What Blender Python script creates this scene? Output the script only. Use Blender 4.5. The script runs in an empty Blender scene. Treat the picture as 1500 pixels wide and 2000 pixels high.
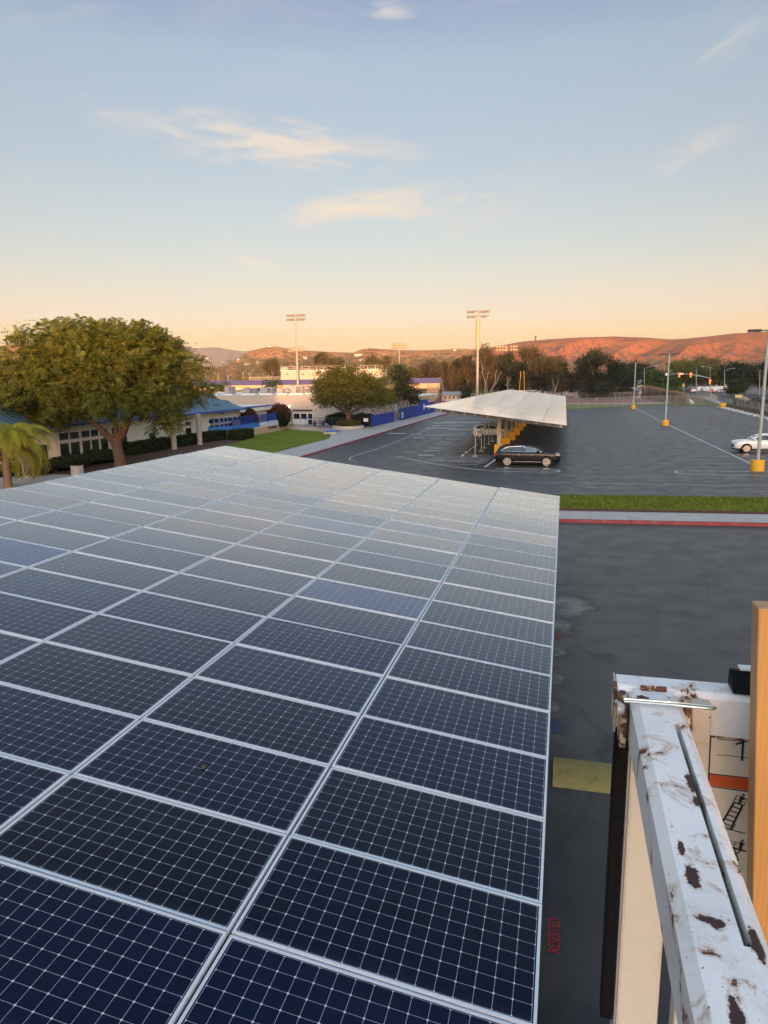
import bpy, bmesh, math, random
import numpy as np
from mathutils import Vector, Matrix, noise as mnoise

random.seed(7)
rng = np.random.default_rng(7)
R = math.radians
scene = bpy.context.scene
COL = scene.collection

# ---------------------------------------------------------------- camera
CAM_H = 6.9
cam = bpy.data.cameras.new('camera')
cam_ob = bpy.data.objects.new('camera', cam)
COL.objects.link(cam_ob)
cam.sensor_fit = 'VERTICAL'
cam.sensor_height = 36.0
cam.lens = 1370.0 / 2000.0 * 36.0
cam.clip_start = 0.05
cam.clip_end = 20000
PITCH, ROLL, YAW = R(10.6), R(0.7), 0.25039
_down = np.array([math.sin(ROLL) * math.cos(PITCH), math.cos(ROLL) * math.cos(PITCH), math.sin(PITCH)])
_f = np.array([0, 0, 1.0]); _fh = _f - _down * (_f @ _down); _fh /= np.linalg.norm(_fh)
_rh = np.cross(_down, _fh)
_Y = math.cos(YAW) * _fh + math.sin(YAW) * _rh
_X = math.cos(YAW) * _rh - math.sin(YAW) * _fh
CM = np.stack([_X, _Y, -_down])
_rm = np.stack([CM[:, 0], -CM[:, 1], -CM[:, 2]], 1)
cam_ob.matrix_world = Matrix([list(_rm[0]) + [0], list(_rm[1]) + [0], list(_rm[2]) + [CAM_H], [0, 0, 0, 1]])
scene.camera = cam_ob


def ray(x, y):
    """direction in the world of a spot measured on the 1500 x 2000 photograph"""
    return CM @ np.array([(x - 750) / 1370.0, (y - 1000) / 1370.0, 1.0])


def at(x, y, z=0.0):
    d = ray(x, y); t = (z - CAM_H) / d[2]
    return np.array([0, 0, CAM_H]) + t * d


def at_y(x, y, Y):
    d = ray(x, y); t = Y / d[1]
    return np.array([0, 0, CAM_H]) + t * d


def at_x(x, y, X):
    d = ray(x, y); t = X / d[0]
    return np.array([0, 0, CAM_H]) + t * d


# ---------------------------------------------------------------- light
SUN_EL = 3.0
LT = Vector((-0.30, 0.954, 0)).normalized()          # horizontal travel of the light
sun = bpy.data.lights.new('sun', 'SUN')
sun.energy = 2.0
sun.angle = R(0.55)
sun.color = (1.0, 0.50, 0.20)
sun_ob = bpy.data.objects.new('sun', sun)
COL.objects.link(sun_ob)
_ld = Vector((LT.x * math.cos(R(SUN_EL)), LT.y * math.cos(R(SUN_EL)), -math.sin(R(SUN_EL))))
sun_ob.rotation_euler = _ld.to_track_quat('-Z', 'Y').to_euler()
sun_ob.location = (30, -60, 40)

world = bpy.data.worlds.new('World')
scene.world = world
world.use_nodes = True
wt = world.node_tree
bg = wt.nodes['Background']
bg.inputs[1].default_value = 0.15


class NT:
    """small helper that writes node graphs"""
    def __init__(self, tree):
        self.t = tree

    def n(self, typ, ins=None, **kw):
        nd = self.t.nodes.new(typ)
        for k, v in kw.items():
            setattr(nd, k, v)
        if ins:
            for k, v in ins.items():
                self.put(nd.inputs[k], v)
        return nd

    def put(self, sock, v):
        if hasattr(v, 'is_output'):
            self.t.links.new(v, sock)
        else:
            sock.default_value = v

    def m(self, op, a, b=0.0, c=None, clamp=False):
        nd = self.n('ShaderNodeMath', operation=op, use_clamp=clamp)
        self.put(nd.inputs[0], a); self.put(nd.inputs[1], b)
        if c is not None:
            self.put(nd.inputs[2], c)
        return nd.outputs[0]

    def vm(self, op, a, b=(0, 0, 0)):
        nd = self.n('ShaderNodeVectorMath', operation=op)
        self.put(nd.inputs[0], a); self.put(nd.inputs[1], b)
        return nd.outputs['Value'] if op in ('DOT_PRODUCT', 'LENGTH', 'DISTANCE') else nd.outputs[0]

    def mix(self, fac, a, b, blend='MIX'):
        nd = self.n('ShaderNodeMix', data_type='RGBA', blend_type=blend)
        self.put(nd.inputs[0], fac)
        self.put(nd.inputs[6], a if hasattr(a, 'is_output') or len(a) == 4 else (*a, 1))
        self.put(nd.inputs[7], b if hasattr(b, 'is_output') or len(b) == 4 else (*b, 1))
        return nd.outputs[2]

    def ramp(self, fac, stops, interp='LINEAR'):
        nd = self.n('ShaderNodeValToRGB')
        nd.color_ramp.interpolation = interp
        el = nd.color_ramp.elements
        while len(el) < len(stops):
            el.new(0.5)
        for e, (p, c) in zip(el, stops):
            e.position = p
            e.color = (*c, 1) if len(c) == 3 else c
        self.put(nd.inputs[0], fac)
        return nd.outputs[0]

    def noise(self, vec, scale, detail=4, rough=0.55, dist=0.0, out=0):
        nd = self.n('ShaderNodeTexNoise', ins={'Vector': vec, 'Scale': scale, 'Detail': detail, 'Roughness': rough, 'Distortion': dist})
        return nd.outputs[out]

    def smooth(self, v, lo, hi, a=0.0, b=1.0):
        nd = self.n('ShaderNodeMapRange', interpolation_type='SMOOTHSTEP')
        for i, q in enumerate((v, lo, hi, a, b)):
            self.put(nd.inputs[i], q)
        return nd.outputs[0]

    def sep(self, v):
        nd = self.n('ShaderNodeSeparateXYZ'); self.put(nd.inputs[0], v)
        return nd.outputs[0], nd.outputs[1], nd.outputs[2]

    def comb(self, x, y, z):
        nd = self.n('ShaderNodeCombineXYZ')
        for i, q in enumerate((x, y, z)):
            self.put(nd.inputs[i], q)
        return nd.outputs[0]


def build_sky():
    g = NT(wt)
    tc = g.n('ShaderNodeTexCoord').outputs['Generated']
    x, y, z = g.sep(tc)
    # the hazy air near the horizon looks like the sky a few degrees higher up
    zz = g.m('SQRT', g.m('ADD', g.m('MULTIPLY', z, z), 0.0045))
    sky = g.n('ShaderNodeTexSky', sky_type='NISHITA', sun_disc=False, sun_elevation=R(SUN_EL),
              sun_rotation=math.atan2(-LT.x, -LT.y), altitude=400)
    g.put(sky.inputs[0], g.comb(x, y, zz))
    tint = g.ramp(g.m('MULTIPLY', g.m('MAXIMUM', z, 0.0), 1.6),
                  [(0.0, (0.56, 0.38, 0.33)), (0.09, (0.60, 0.43, 0.355)), (0.13, (0.59, 0.485, 0.57)), (0.25, (0.55, 0.52, 0.595)), (0.44, (0.57, 0.56, 0.635)), (0.61, (0.63, 0.635, 0.70)), (0.68, (0.51, 0.53, 0.675)), (1.0, (0.60, 0.60, 0.70))])
    # sky overhead and towards the sunset boosted to brighten the scene
    back_sky_boost = g.smooth(g.vm('DOT_PRODUCT', tc, (-LT.x * 0.6, -LT.y * 0.6, 0.8)), 0.1, 0.9, 0.0, 1.0)
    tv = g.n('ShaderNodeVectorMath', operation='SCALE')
    g.put(tv.inputs[0], g.mix(back_sky_boost, (0.732, 0.732, 0.732), (3.5, 3.3, 2.95))); g.put(tv.inputs['Scale'], 1.0)
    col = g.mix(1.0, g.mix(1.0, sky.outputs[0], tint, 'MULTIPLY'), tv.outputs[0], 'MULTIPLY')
    # thin high cloud, each patch at its own place in the sky
    clouds = [  # photo x, y, half width, half height (px), tilt deg, strength, cut
        (520, 278, 380, 66, 4, 0.9, 0.27), (600, 294, 180, 22, -4, 0.9, 0.18), (740, 402, 230, 44, -5, 0.9, 0.24), (680, 408, 160, 20, -2, 0.85, 0.18),
        (210, 220, 140, 30, 8, 0.5, 0.34), (750, 18, 100, 26, 0, 0.8, 0.25), (1400, 105, 160, 44, -24, 0.4, 0.34),
        (1340, 300, 180, 44, -16, 0.35, 0.34), (500, 514, 90, 16, 12, 0.6, 0.30), (455, 474, 70, 14, 8, 0.45, 0.32),
        (100, 25, 200, 44, -14, 0.3, 0.36), (950, 380, 80, 10, 0, 0.4, 0.3), (20, 350, 70, 14, 6, 0.3, 0.32)]
    total = None
    for (px, py, hw, hh, tilt, strength, cut) in clouds:
        c = Vector(ray(px, py)); ln = c.length; c.normalize()
        rt = Vector((c.y, -c.x, 0)).normalized()
        up = rt.cross(c).normalized()
        a = R(tilt)
        T = rt * math.cos(a) - up * math.sin(a)
        B = rt * math.sin(a) + up * math.cos(a)
        sw = hw / 1370.0 / ln; sh = hh / 1370.0 / ln
        u = g.m('MULTIPLY', g.vm('DOT_PRODUCT', tc, tuple(T)), 1 / sw)
        v = g.m('MULTIPLY', g.vm('DOT_PRODUCT', tc, tuple(B)), 1 / sh)
        nv = g.comb(g.m('MULTIPLY', u, hw / 120.0), g.m('MULTIPLY', v, hh / 26.0), px * 0.013 + 1.0)
        nz = g.noise(nv, 1.1, 4, 0.6, 0.4)
        r2 = g.m('ADD', g.m('MULTIPLY', u, u), g.m('MULTIPLY', v, v))
        fall = g.m('SUBTRACT', 1.0, r2, clamp=True)
        dens = g.smooth(g.m('SUBTRACT', nz, g.m('MULTIPLY', g.m('SUBTRACT', 1.0, fall), 0.32)), cut, cut + 0.34, 0.0, strength)
        front = g.m('GREATER_THAN', g.vm('DOT_PRODUCT', tc, tuple(c)), 0.5)
        dens = g.m('MULTIPLY', g.m('MULTIPLY', dens, fall), front)
        total = dens if total is None else g.m('MAXIMUM', total, dens)
    # faint veil everywhere
    veil = g.noise(g.comb(g.m('MULTIPLY', x, 2.0), g.m('MULTIPLY', y, 2.0), g.m('MULTIPLY', z, 9.0)), 2.2, 5, 0.6, 0.3)
    veil = g.smooth(veil, 0.5, 0.85, 0.0, 0.22)
    total = g.m('MAXIMUM', total, veil)
    warm = g.ramp(z, [(0.0, (0.29*4.9, 0.235*4.9, 0.15*4.9)), (0.2, (0.265*4.9, 0.225*4.9, 0.175*4.9)), (0.42, (0.21*4.9, 0.20*4.9, 0.19*4.9))])
    col = g.mix(total, col, warm)
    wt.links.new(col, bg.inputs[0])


build_sky()
scene.view_settings.view_transform = 'Standard'
scene.view_settings.look = 'None'
scene.view_settings.gamma = 1.0
scene.view_settings.use_curve_mapping = False
scene.view_settings.exposure = 2.25
scene.render.engine = 'CYCLES'
scene.cycles.max_bounces = 6
scene.cycles.use_denoising = True


# ---------------------------------------------------------------- materials
def mat(name):
    m = bpy.data.materials.new(name)
    m.use_nodes = True
    g = NT(m.node_tree)
    b = m.node_tree.nodes['Principled BSDF']
    return m, g, b


def pbr(name, color, rough=0.6, metal=0.0, var=0.12, scale=3.0, bump=0.0, bscale=40.0, spec=0.5, dirt=None, dscale=1.5, damt=0.5, rand=0.0, coat=0.0):
    m, g, b = mat(name)
    tc = g.n('ShaderNodeTexCoord').outputs['Object']
    nz = g.noise(tc, scale, 5, 0.6)
    k = g.m('ADD', 1.0, g.m('MULTIPLY', g.m('SUBTRACT', nz, 0.5), 2 * var))
    if rand:
        oi = g.n('ShaderNodeObjectInfo').outputs['Random']
        k = g.m('MULTIPLY', k, g.m('ADD', 1.0 - rand / 2, g.m('MULTIPLY', oi, rand)))
    c = g.vm('SCALE', (*color,)) if False else None
    sc_ = g.n('ShaderNodeVectorMath', operation='SCALE')
    sc_.inputs[0].default_value = color
    g.put(sc_.inputs['Scale'], k)
    col = sc_.outputs[0]
    if dirt:
        dn = g.smooth(g.noise(tc, dscale, 6, 0.65, 0.4), 0.5, 0.72, 0.0, damt)
        col = g.mix(dn, col, dirt)
    g.put(b.inputs['Base Color'], col)
    b.inputs['Roughness'].default_value = rough
    b.inputs['Metallic'].default_value = metal
    b.inputs['Specular IOR Level'].default_value = spec
    if coat:
        b.inputs['Coat Weight'].default_value = coat
        b.inputs['Coat Roughness'].default_value = 0.05
    if bump:
        bn = g.n('ShaderNodeBump', ins={'Strength': bump, 'Distance': 0.02, 'Height': g.noise(tc, bscale, 4, 0.6)})
        g.put(b.inputs['Normal'], bn.outputs[0])
    return m


def leaf_mat(name, c1, c2, trans=0.35, rough=0.55):
    m, g, b = mat(name)
    geo = g.n('ShaderNodeNewGeometry')
    tc = g.n('ShaderNodeTexCoord').outputs['Object']
    oi = g.n('ShaderNodeObjectInfo').outputs['Random']
    n1 = g.noise(tc, 0.55, 3, 0.6)
    k = g.m('ADD', g.m('MULTIPLY', geo.outputs['Random Per Island'], 0.6), g.m('MULTIPLY', n1, 0.6))
    col = g.mix(g.m('SUBTRACT', k, 0.1, clamp=True), c1, c2)
    hs = g.n('ShaderNodeHueSaturation', ins={'Hue': g.m('ADD', 0.49, g.m('MULTIPLY', oi, 0.02)), 'Saturation': 1.0,
                                              'Value': g.m('ADD', 0.85, g.m('MULTIPLY', oi, 0.3)), 'Color': col})
    col = hs.outputs[0]
    g.put(b.inputs['Base Color'], col)
    b.inputs['Roughness'].default_value = rough
    b.inputs['Specular IOR Level'].default_value = 0.3
    tr = g.n('ShaderNodeBsdfTranslucent', ins={'Color': col})
    mx = g.n('ShaderNodeMixShader')
    mx.inputs[0].default_value = trans
    m.node_tree.links.new(b.outputs[0], mx.inputs[1])
    m.node_tree.links.new(tr.outputs[0], mx.inputs[2])
    out = [n for n in m.node_tree.nodes if n.type == 'OUTPUT_MATERIAL'][0]
    m.node_tree.links.new(mx.outputs[0], out.inputs[0])
    return m


def blotches(g, vec, spots, wob=0.35, nscale=6.0):
    """mask of hand-placed irregular patches: spots = (x, y, rx, ry)"""
    nz = g.noise(vec, nscale, 5, 0.65, 0.0, out=1)
    nx, ny, _ = g.sep(nz)
    x, y, _ = g.sep(vec)
    best = None
    for (cx, cy, rx, ry) in spots:
        dx = g.m('ADD', g.m('MULTIPLY', g.m('SUBTRACT', x, cx), 1 / rx), g.m('MULTIPLY', g.m('SUBTRACT', nx, 0.5), wob * 4))
        dy = g.m('ADD', g.m('MULTIPLY', g.m('SUBTRACT', y, cy), 1 / ry), g.m('MULTIPLY', g.m('SUBTRACT', ny, 0.5), wob * 4))
        d = g.m('SQRT', g.m('ADD', g.m('MULTIPLY', dx, dx), g.m('MULTIPLY', dy, dy)))
        best = d if best is None else g.m('MINIMUM', best, d)
    return best


def asphalt_mat():
    m, g, b = mat('asphalt')
    tc = g.n('ShaderNodeTexCoord').outputs['Object']
    x, y, z = g.sep(tc)
    big = g.noise(g.comb(g.m('MULTIPLY', x, 0.35), y, z), 0.22, 6, 0.62, 0.6)
    mid = g.noise(tc, 0.9, 3, 0.5)
    fine = g.noise(tc, 60, 3, 0.6)
    streak = g.noise(g.comb(g.m('MULTIPLY', x, 0.10), g.m('MULTIPLY', y, 0.35), 0), 1.0, 3, 0.5)
    v = g.m('ADD', g.m('MULTIPLY', big, 0.5), g.m('ADD', g.m('MULTIPLY', mid, 0.22), g.m('MULTIPLY', streak, 0.28)))
    col = g.ramp(v, [(0.32, (0.036, 0.034, 0.032)), (0.5, (0.045, 0.0425, 0.0395)), (0.68, (0.058, 0.055, 0.051))])
    col = g.mix(0.35, col, g.ramp(fine, [(0.35, (0.02, 0.02, 0.022)), (0.7, (0.11, 0.107, 0.104))]))
    # dried water marks along the drip line of the canopy
    d = blotches(g, tc, [(0.25, 21.6, 0.75, 1.15), (0.1, 19.6, 0.40, 0.7), (0.05, 17.6, 0.28, 0.35), (0.0, 15.9, 0.24, 0.3), (-0.02, 14.4, 0.2, 0.25)], 0.45, 1.6)
    col = g.mix(g.smooth(d, 1.05, 1.45, 0.75, 0.0), col, (0.012, 0.012, 0.013))
    col = g.mix(g.smooth(d, 0.6, 1.0, 0.8, 0.0), col, (0.19, 0.205, 0.195))
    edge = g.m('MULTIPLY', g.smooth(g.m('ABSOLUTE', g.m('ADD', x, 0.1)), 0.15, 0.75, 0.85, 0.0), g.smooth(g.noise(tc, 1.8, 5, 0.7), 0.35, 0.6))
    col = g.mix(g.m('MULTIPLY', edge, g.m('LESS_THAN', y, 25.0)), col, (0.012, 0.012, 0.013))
    wet = blotches(g, tc, [(0.35, 6.3, 0.9, 0.75)], 0.25, 1.2)
    wm = g.smooth(wet, 0.9, 1.05, 0.7, 0.0)
    col = g.mix(wm, col, (0.010, 0.011, 0.012))
    near_dim = g.m('MULTIPLY', g.smooth(g.m('ADD', y, g.m('MULTIPLY', g.noise(tc, 0.6, 4, 0.6), 2.0)), 11.5, 15.5, 0.55, 0.0), g.smooth(g.m('ABSOLUTE', x), 4.0, 7.0, 1.0, 0.0))  # darker colour on the near asphalt imitates its weaker gloss at steep view
    col = g.mix(near_dim, col, (0.012, 0.012, 0.012))
    # patches of newer sealer on the car park
    pv = g.n('ShaderNodeTexVoronoi', ins={'Vector': g.comb(g.m('MULTIPLY', x, 0.05), g.m('MULTIPLY', y, 0.022), 0.0), 'Scale': 1.0}, feature='F1').outputs['Color']
    px_, _, _ = g.sep(pv)
    col = g.mix(g.m('MULTIPLY', px_, 0.25), col, (0.045, 0.044, 0.044))
    # thin cracks
    cr = g.n('ShaderNodeTexVoronoi', ins={'Vector': g.vm('ADD', tc, g.noise(tc, 0.8, 4, 0.6, out=1)), 'Scale': 0.16}, feature='DISTANCE_TO_EDGE').outputs[0]
    col = g.mix(g.smooth(cr, 0.0015, 0.0045, 0.85, 0.0), col, (0.012, 0.012, 0.012))
    # sealed seams: broad dark bands of sealer that wander across the lot
    cs = g.n('ShaderNodeTexVoronoi', ins={'Vector': g.vm('ADD', g.comb(g.m('MULTIPLY', x, 0.9), g.m('MULTIPLY', y, 0.6), 5.0), g.noise(tc, 0.5, 4, 0.6, out=1)), 'Scale': 0.075}, feature='DISTANCE_TO_EDGE').outputs[0]
    col = g.mix(g.smooth(cs, 0.003, 0.0055, 0.7, 0.0), col, (0.016, 0.016, 0.016))
    # oil drips
    oil = g.n('ShaderNodeTexVoronoi', ins={'Vector': g.vm('ADD', tc, g.noise(tc, 2.5, 4, 0.6, out=1)), 'Scale': 0.42}, feature='F1')
    od = g.m('MULTIPLY', g.smooth(oil.outputs['Distance'], 0.06, 0.17, 0.7, 0.0), g.m('GREATER_THAN', g.sep(oil.outputs['Color'])[0], 0.62))
    col = g.mix(od, col, (0.014, 0.0135, 0.013))
    # pale worn wheel tracks along the lane
    wt_ = g.smooth(g.noise(g.comb(g.m('MULTIPLY', x, 0.06), g.m('MULTIPLY', y, 0.30), 2.0), 1.0, 2, 0.5), 0.50, 0.74, 0.0, 0.2)
    col = g.mix(wt_, col, (0.085, 0.082, 0.078))
    g.put(b.inputs['Base Color'], col)
    g.put(b.inputs['Roughness'], g.m('SUBTRACT', g.smooth(mid, 0.3, 0.7, 0.40, 0.52), g.m('MULTIPLY', wm, 0.25)))
    b.inputs['Specular IOR Level'].default_value = 0.5
    bn = g.n('ShaderNodeBump', ins={'Strength': 0.06, 'Distance': 0.004, 'Height': fine})
    g.put(b.inputs['Normal'], bn.outputs[0])
    return m


def grass_mat(name, a, b_, c):
    m, g, b = mat(name)
    tc = g.n('ShaderNodeTexCoord').outputs['Object']
    x, y, z = g.sep(tc)
    n1 = g.noise(g.comb(g.m('MULTIPLY', x, 0.5), y, z), 0.7, 6, 0.65, 0.5)
    n2 = g.noise(tc, 14, 4, 0.7)
    v = g.m('ADD', g.m('MULTIPLY', n1, 0.65), g.m('MULTIPLY', n2, 0.35))
    dry = g.smooth(g.noise(g.comb(g.m('MULTIPLY', x, 0.8), g.m('MULTIPLY', y, 1.6), 3.0), 0.55, 6, 0.7, 0.8), 0.54, 0.70, 0.0, 0.75)
    col = g.ramp(v, [(0.33, tuple(q * 1.5 for q in a)), (0.5, tuple(q * 1.5 for q in b_)), (0.66, tuple(q * 1.5 for q in c))])
    col = g.mix(dry, col, (0.17, 0.125, 0.05))
    g.put(b.inputs['Base Color'], col)
    b.inputs['Roughness'].default_value = 0.9
    b.inputs['Specular IOR Level'].default_value = 0.15
    bn = g.n('ShaderNodeBump', ins={'Strength': 0.6, 'Distance': 0.06, 'Height': n2})
    g.put(b.inputs['Normal'], bn.outputs[0])
    return m


def hill_mat(name, soil, soil2, shrub, rock, s=1.0):
    m, g, b = mat(name)
    tc = g.n('ShaderNodeTexCoord').outputs['Object']
    x, y, z = g.sep(tc)
    n1 = g.noise(tc, 0.012 * s, 6, 0.62, 0.3)
    n2 = g.noise(tc, 0.05 * s, 6, 0.7)
    col = g.mix(g.smooth(n1, 0.35, 0.65), soil, soil2)
    low = g.smooth(z, 25.0, 110.0, 0.10, 0.0)
    col = g.mix(g.smooth(g.m('ADD', n2, low), 0.53, 0.62, 0.0, 0.85), col, shrub)
    vo = g.n('ShaderNodeTexVoronoi', ins={'Vector': tc, 'Scale': 0.10 * s, 'Randomness': 1.0}, feature='F1').outputs[0]
    band = g.smooth(g.noise(tc, 0.008 * s, 3, 0.5), 0.45, 0.62)
    rm = g.m('MULTIPLY', g.smooth(vo, 0.16, 0.26, 0.9, 0.0), band)
    col = g.mix(rm, col, rock)
    g.put(b.inputs['Base Color'], col)
    b.inputs['Roughness'].default_value = 0.95
    b.inputs['Specular IOR Level'].default_value = 0.05
    bn = g.n('ShaderNodeBump', ins={'Strength': 0.7, 'Distance': 5.0, 'Height': n2})
    g.put(b.inputs['Normal'], bn.outputs[0])
    return m


def panel_mat(name, nx=16, ny=8, W=2.067, D=1.065, dust=1.0, tint=None):
    """glass over rounded dark cells; local coordinates run over the panel"""
    m, g, b = mat(name)
    tc = g.n('ShaderNodeTexCoord').outputs['Object']
    oi = g.n('ShaderNodeObjectInfo').outputs['Random']
    x, y, z = g.sep(tc)
    mx, my = 0.034, 0.031
    px, py = (W - 2 * mx) / nx, (D - 2 * my) / ny
    fx = g.m('MULTIPLY', g.m('SUBTRACT', g.m('FRACT', g.m('ADD', g.m('DIVIDE', g.m('SUBTRACT', x, mx), px), 100.5)), 0.5), px)
    fy = g.m('MULTIPLY', g.m('SUBTRACT', g.m('FRACT', g.m('ADD', g.m('DIVIDE', g.m('SUBTRACT', y, my), py), 100.5)), 0.5), py)
    ax, ay = g.m('ABSOLUTE', fx), g.m('ABSOLUTE', fy)
    line = g.m('MAXIMUM', g.m('LESS_THAN', ax, 0.00105), g.m('LESS_THAN', ay, 0.00095))
    dia = g.m('LESS_THAN', g.m('ADD', ax, ay), 0.0105)
    inside = g.m('MULTIPLY', g.m('LESS_THAN', g.m('ABSOLUTE', g.m('SUBTRACT', x, W / 2)), W / 2 - mx + 0.001),
                 g.m('LESS_THAN', g.m('ABSOLUTE', g.m('SUBTRACT', y, D / 2)), D / 2 - my + 0.001))
    white = g.m('MULTIPLY', g.m('MAXIMUM', line, dia), inside)
    # each cell has its own slight tint
    ci = g.comb(g.m('FLOOR', g.m('DIVIDE', g.m('SUBTRACT', x, mx), px)), g.m('FLOOR', g.m('DIVIDE', g.m('SUBTRACT', y, my), py)), g.m('MULTIPLY', oi, 57.0))
    wn = g.n('ShaderNodeTexWhiteNoise', noise_dimensions='3D', ins={'Vector': ci})
    cv = wn.outputs['Value']
    hue = g.m('ADD', g.m('MULTIPLY', cv, 0.16), g.m('MULTIPLY', oi, 0.78))
    cell = g.ramp(hue, [(0.0, (0.0006, 0.0010, 0.0025)), (0.45, (0.0004, 0.0020, 0.0095)), (0.85, (0.0005, 0.0034, 0.0175)), (1.0, (0.0009, 0.0055, 0.028))])
    if tint:
        cell = g.mix(0.85, cell, tint)
    # soiling: a thin film of dust, thicker towards frames and in streaks
    ws = g.vm('ADD', tc, g.comb(g.m('MULTIPLY', oi, 31.0), g.m('MULTIPLY', oi, 17.0), 0.0))
    dn = g.noise(g.comb(g.m('MULTIPLY', g.sep(ws)[0], 0.7), g.m('MULTIPLY', g.sep(ws)[1], 2.2), 0), 2.2, 6, 0.65, 0.6)
    dy = g.smooth(y, 0.0, 0.10, 0.06, 0.0)
    dm = g.m('ADD', g.m('MULTIPLY', g.smooth(dn, 0.42, 0.8), 0.009), g.m('ADD', g.m('MULTIPLY', dy, 0.5), 0.0))
    col = g.mix(white, cell, (0.52, 0.56, 0.60))
    col = g.mix(dm, col, (0.30, 0.33, 0.36))
    spl = g.n('ShaderNodeTexVoronoi', ins={'Vector': ws, 'Scale': 0.85}, feature='F1')
    spd = g.m('ADD', spl.outputs['Distance'], g.m('MULTIPLY', g.m('SUBTRACT', g.noise(ws, 30.0, 3, 0.6), 0.5), 0.03))
    sm = g.m('MULTIPLY', g.smooth(spd, 0.010, 0.020, 0.55, 0.0), g.m('GREATER_THAN', g.sep(spl.outputs['Color'])[1], 0.62))
    col = g.mix(sm, col, (0.42, 0.42, 0.38))
    # runs and dried water marks low on each panel
    run = g.noise(g.comb(g.m('MULTIPLY', g.sep(ws)[0], 3.0), g.m('MULTIPLY', g.sep(ws)[1], 26.0), 0.0), 1.0, 4, 0.65, 0.4)
    col = g.mix(g.m('MULTIPLY', g.smooth(run, 0.58, 0.78, 0.0, 0.06), g.smooth(x, 0.9, 2.06)), col, (0.30, 0.34, 0.38))
    g.put(b.inputs['Base Color'], col)
    g.put(b.inputs['Roughness'], g.m('ADD', 0.10, g.m('MULTIPLY', g.smooth(dn, 0.35, 0.8), 0.06)))
    b.inputs['IOR'].default_value = 1.52
    b.inputs['Specular Tint'].default_value = (0.03, 0.12, 0.46, 1)
    b.inputs['Coat Weight'].default_value = 1.0
    b.inputs['Coat IOR'].default_value = 1.25
    b.inputs['Coat Roughness'].default_value = 0.08
    b.inputs['Sheen Weight'].default_value = dust
    b.inputs['Sheen Roughness'].default_value = 0.23
    g.put(b.inputs['Sheen Tint'], g.mix(g.m('FRACT', g.m('MULTIPLY', oi, 7.31)), (0.76, 0.84, 0.90), (0.42, 0.70, 1.0)))
    bn = g.n('ShaderNodeBump', ins={'Strength': 0.012, 'Distance': 0.01, 'Height': g.noise(ws, 3.0, 1, 0.5)})
    g.put(b.inputs['Normal'], bn.outputs[0])
    return m


def worn_paint(name, base, rust_scale=14.0, spots=None, amount=0.60, axis='xy'):
    m, g, b = mat(name)
    tc = g.n('ShaderNodeTexCoord').outputs['Object']
    n1 = g.noise(tc, 5.0, 5, 0.6)
    col = g.mix(g.smooth(n1, 0.35, 0.75), base, tuple(q * 0.86 for q in base))
    smear = g.smooth(g.noise(tc, 26.0, 6, 0.7, 1.0), 0.55, 0.75, 0.0, 0.35)
    col = g.mix(smear, col, (0.30, 0.29, 0.27))
    n2 = g.noise(tc, rust_scale, 7, 0.72, 0.6)
    rust = g.smooth(n2, amount, amount + 0.02)
    halo = g.smooth(n2, amount - 0.07, amount)
    fine = g.smooth(g.noise(tc, 150, 3, 0.6), 0.69, 0.715)
    sx_, sy_, sz_ = g.sep(tc)
    scr = g.noise(g.comb(g.m('MULTIPLY', sx_, 130.0), g.m('MULTIPLY', sy_, 14.0), g.m('MULTIPLY', sz_, 40.0)), 1.0, 5, 0.7, 1.5)
    col = g.mix(g.smooth(scr, 0.60, 0.72, 0.0, 0.38), col, (0.36, 0.33, 0.28))
    grime = g.smooth(g.noise(tc, 8.0, 6, 0.72, 1.2), 0.5, 0.8, 0.0, 0.5)
    col = g.mix(grime, col, (0.46, 0.42, 0.35))
    brown = g.mix(g.noise(tc, 90, 4, 0.7), (0.045, 0.022, 0.018), (0.16, 0.055, 0.022))
    col = g.mix(g.m('MULTIPLY', halo, 0.55), col, (0.42, 0.22, 0.09))
    col = g.mix(g.m('MAXIMUM', rust, fine), col, brown)
    rm = rust
    if spots:
        d = g.m('ADD', blotches(g, tc, [(a - 0.75, b_ - 0.2, rx, ry) for (a, b_, rx, ry) in spots], 0.42, 75.0), g.m('MULTIPLY', g.m('SUBTRACT', g.noise(tc, 330, 4, 0.7), 0.5), 1.1))
        col = g.mix(g.smooth(d, 1.0, 1.35, 0.6, 0.0), col, (0.40, 0.26, 0.15))
        sp = g.smooth(d, 0.95, 1.02, 1.0, 0.0)
        col = g.mix(sp, col, g.mix(g.noise(tc, 60, 4, 0.7), (0.012, 0.011, 0.012), (0.085, 0.035, 0.028)))
        rm = g.m('MAXIMUM', rust, sp)
    g.put(b.inputs['Base Color'], col)
    g.put(b.inputs['Roughness'], g.m('ADD', 0.32, g.m('MULTIPLY', rm, 0.5)))
    bn = g.n('ShaderNodeBump', ins={'Strength': 0.5, 'Distance': 0.0015, 'Height': g.m('ADD', g.m('MULTIPLY', rm, -1.0), g.m('MULTIPLY', n1, 0.3))})
    g.put(b.inputs['Normal'], bn.outputs[0])
    return m


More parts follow.
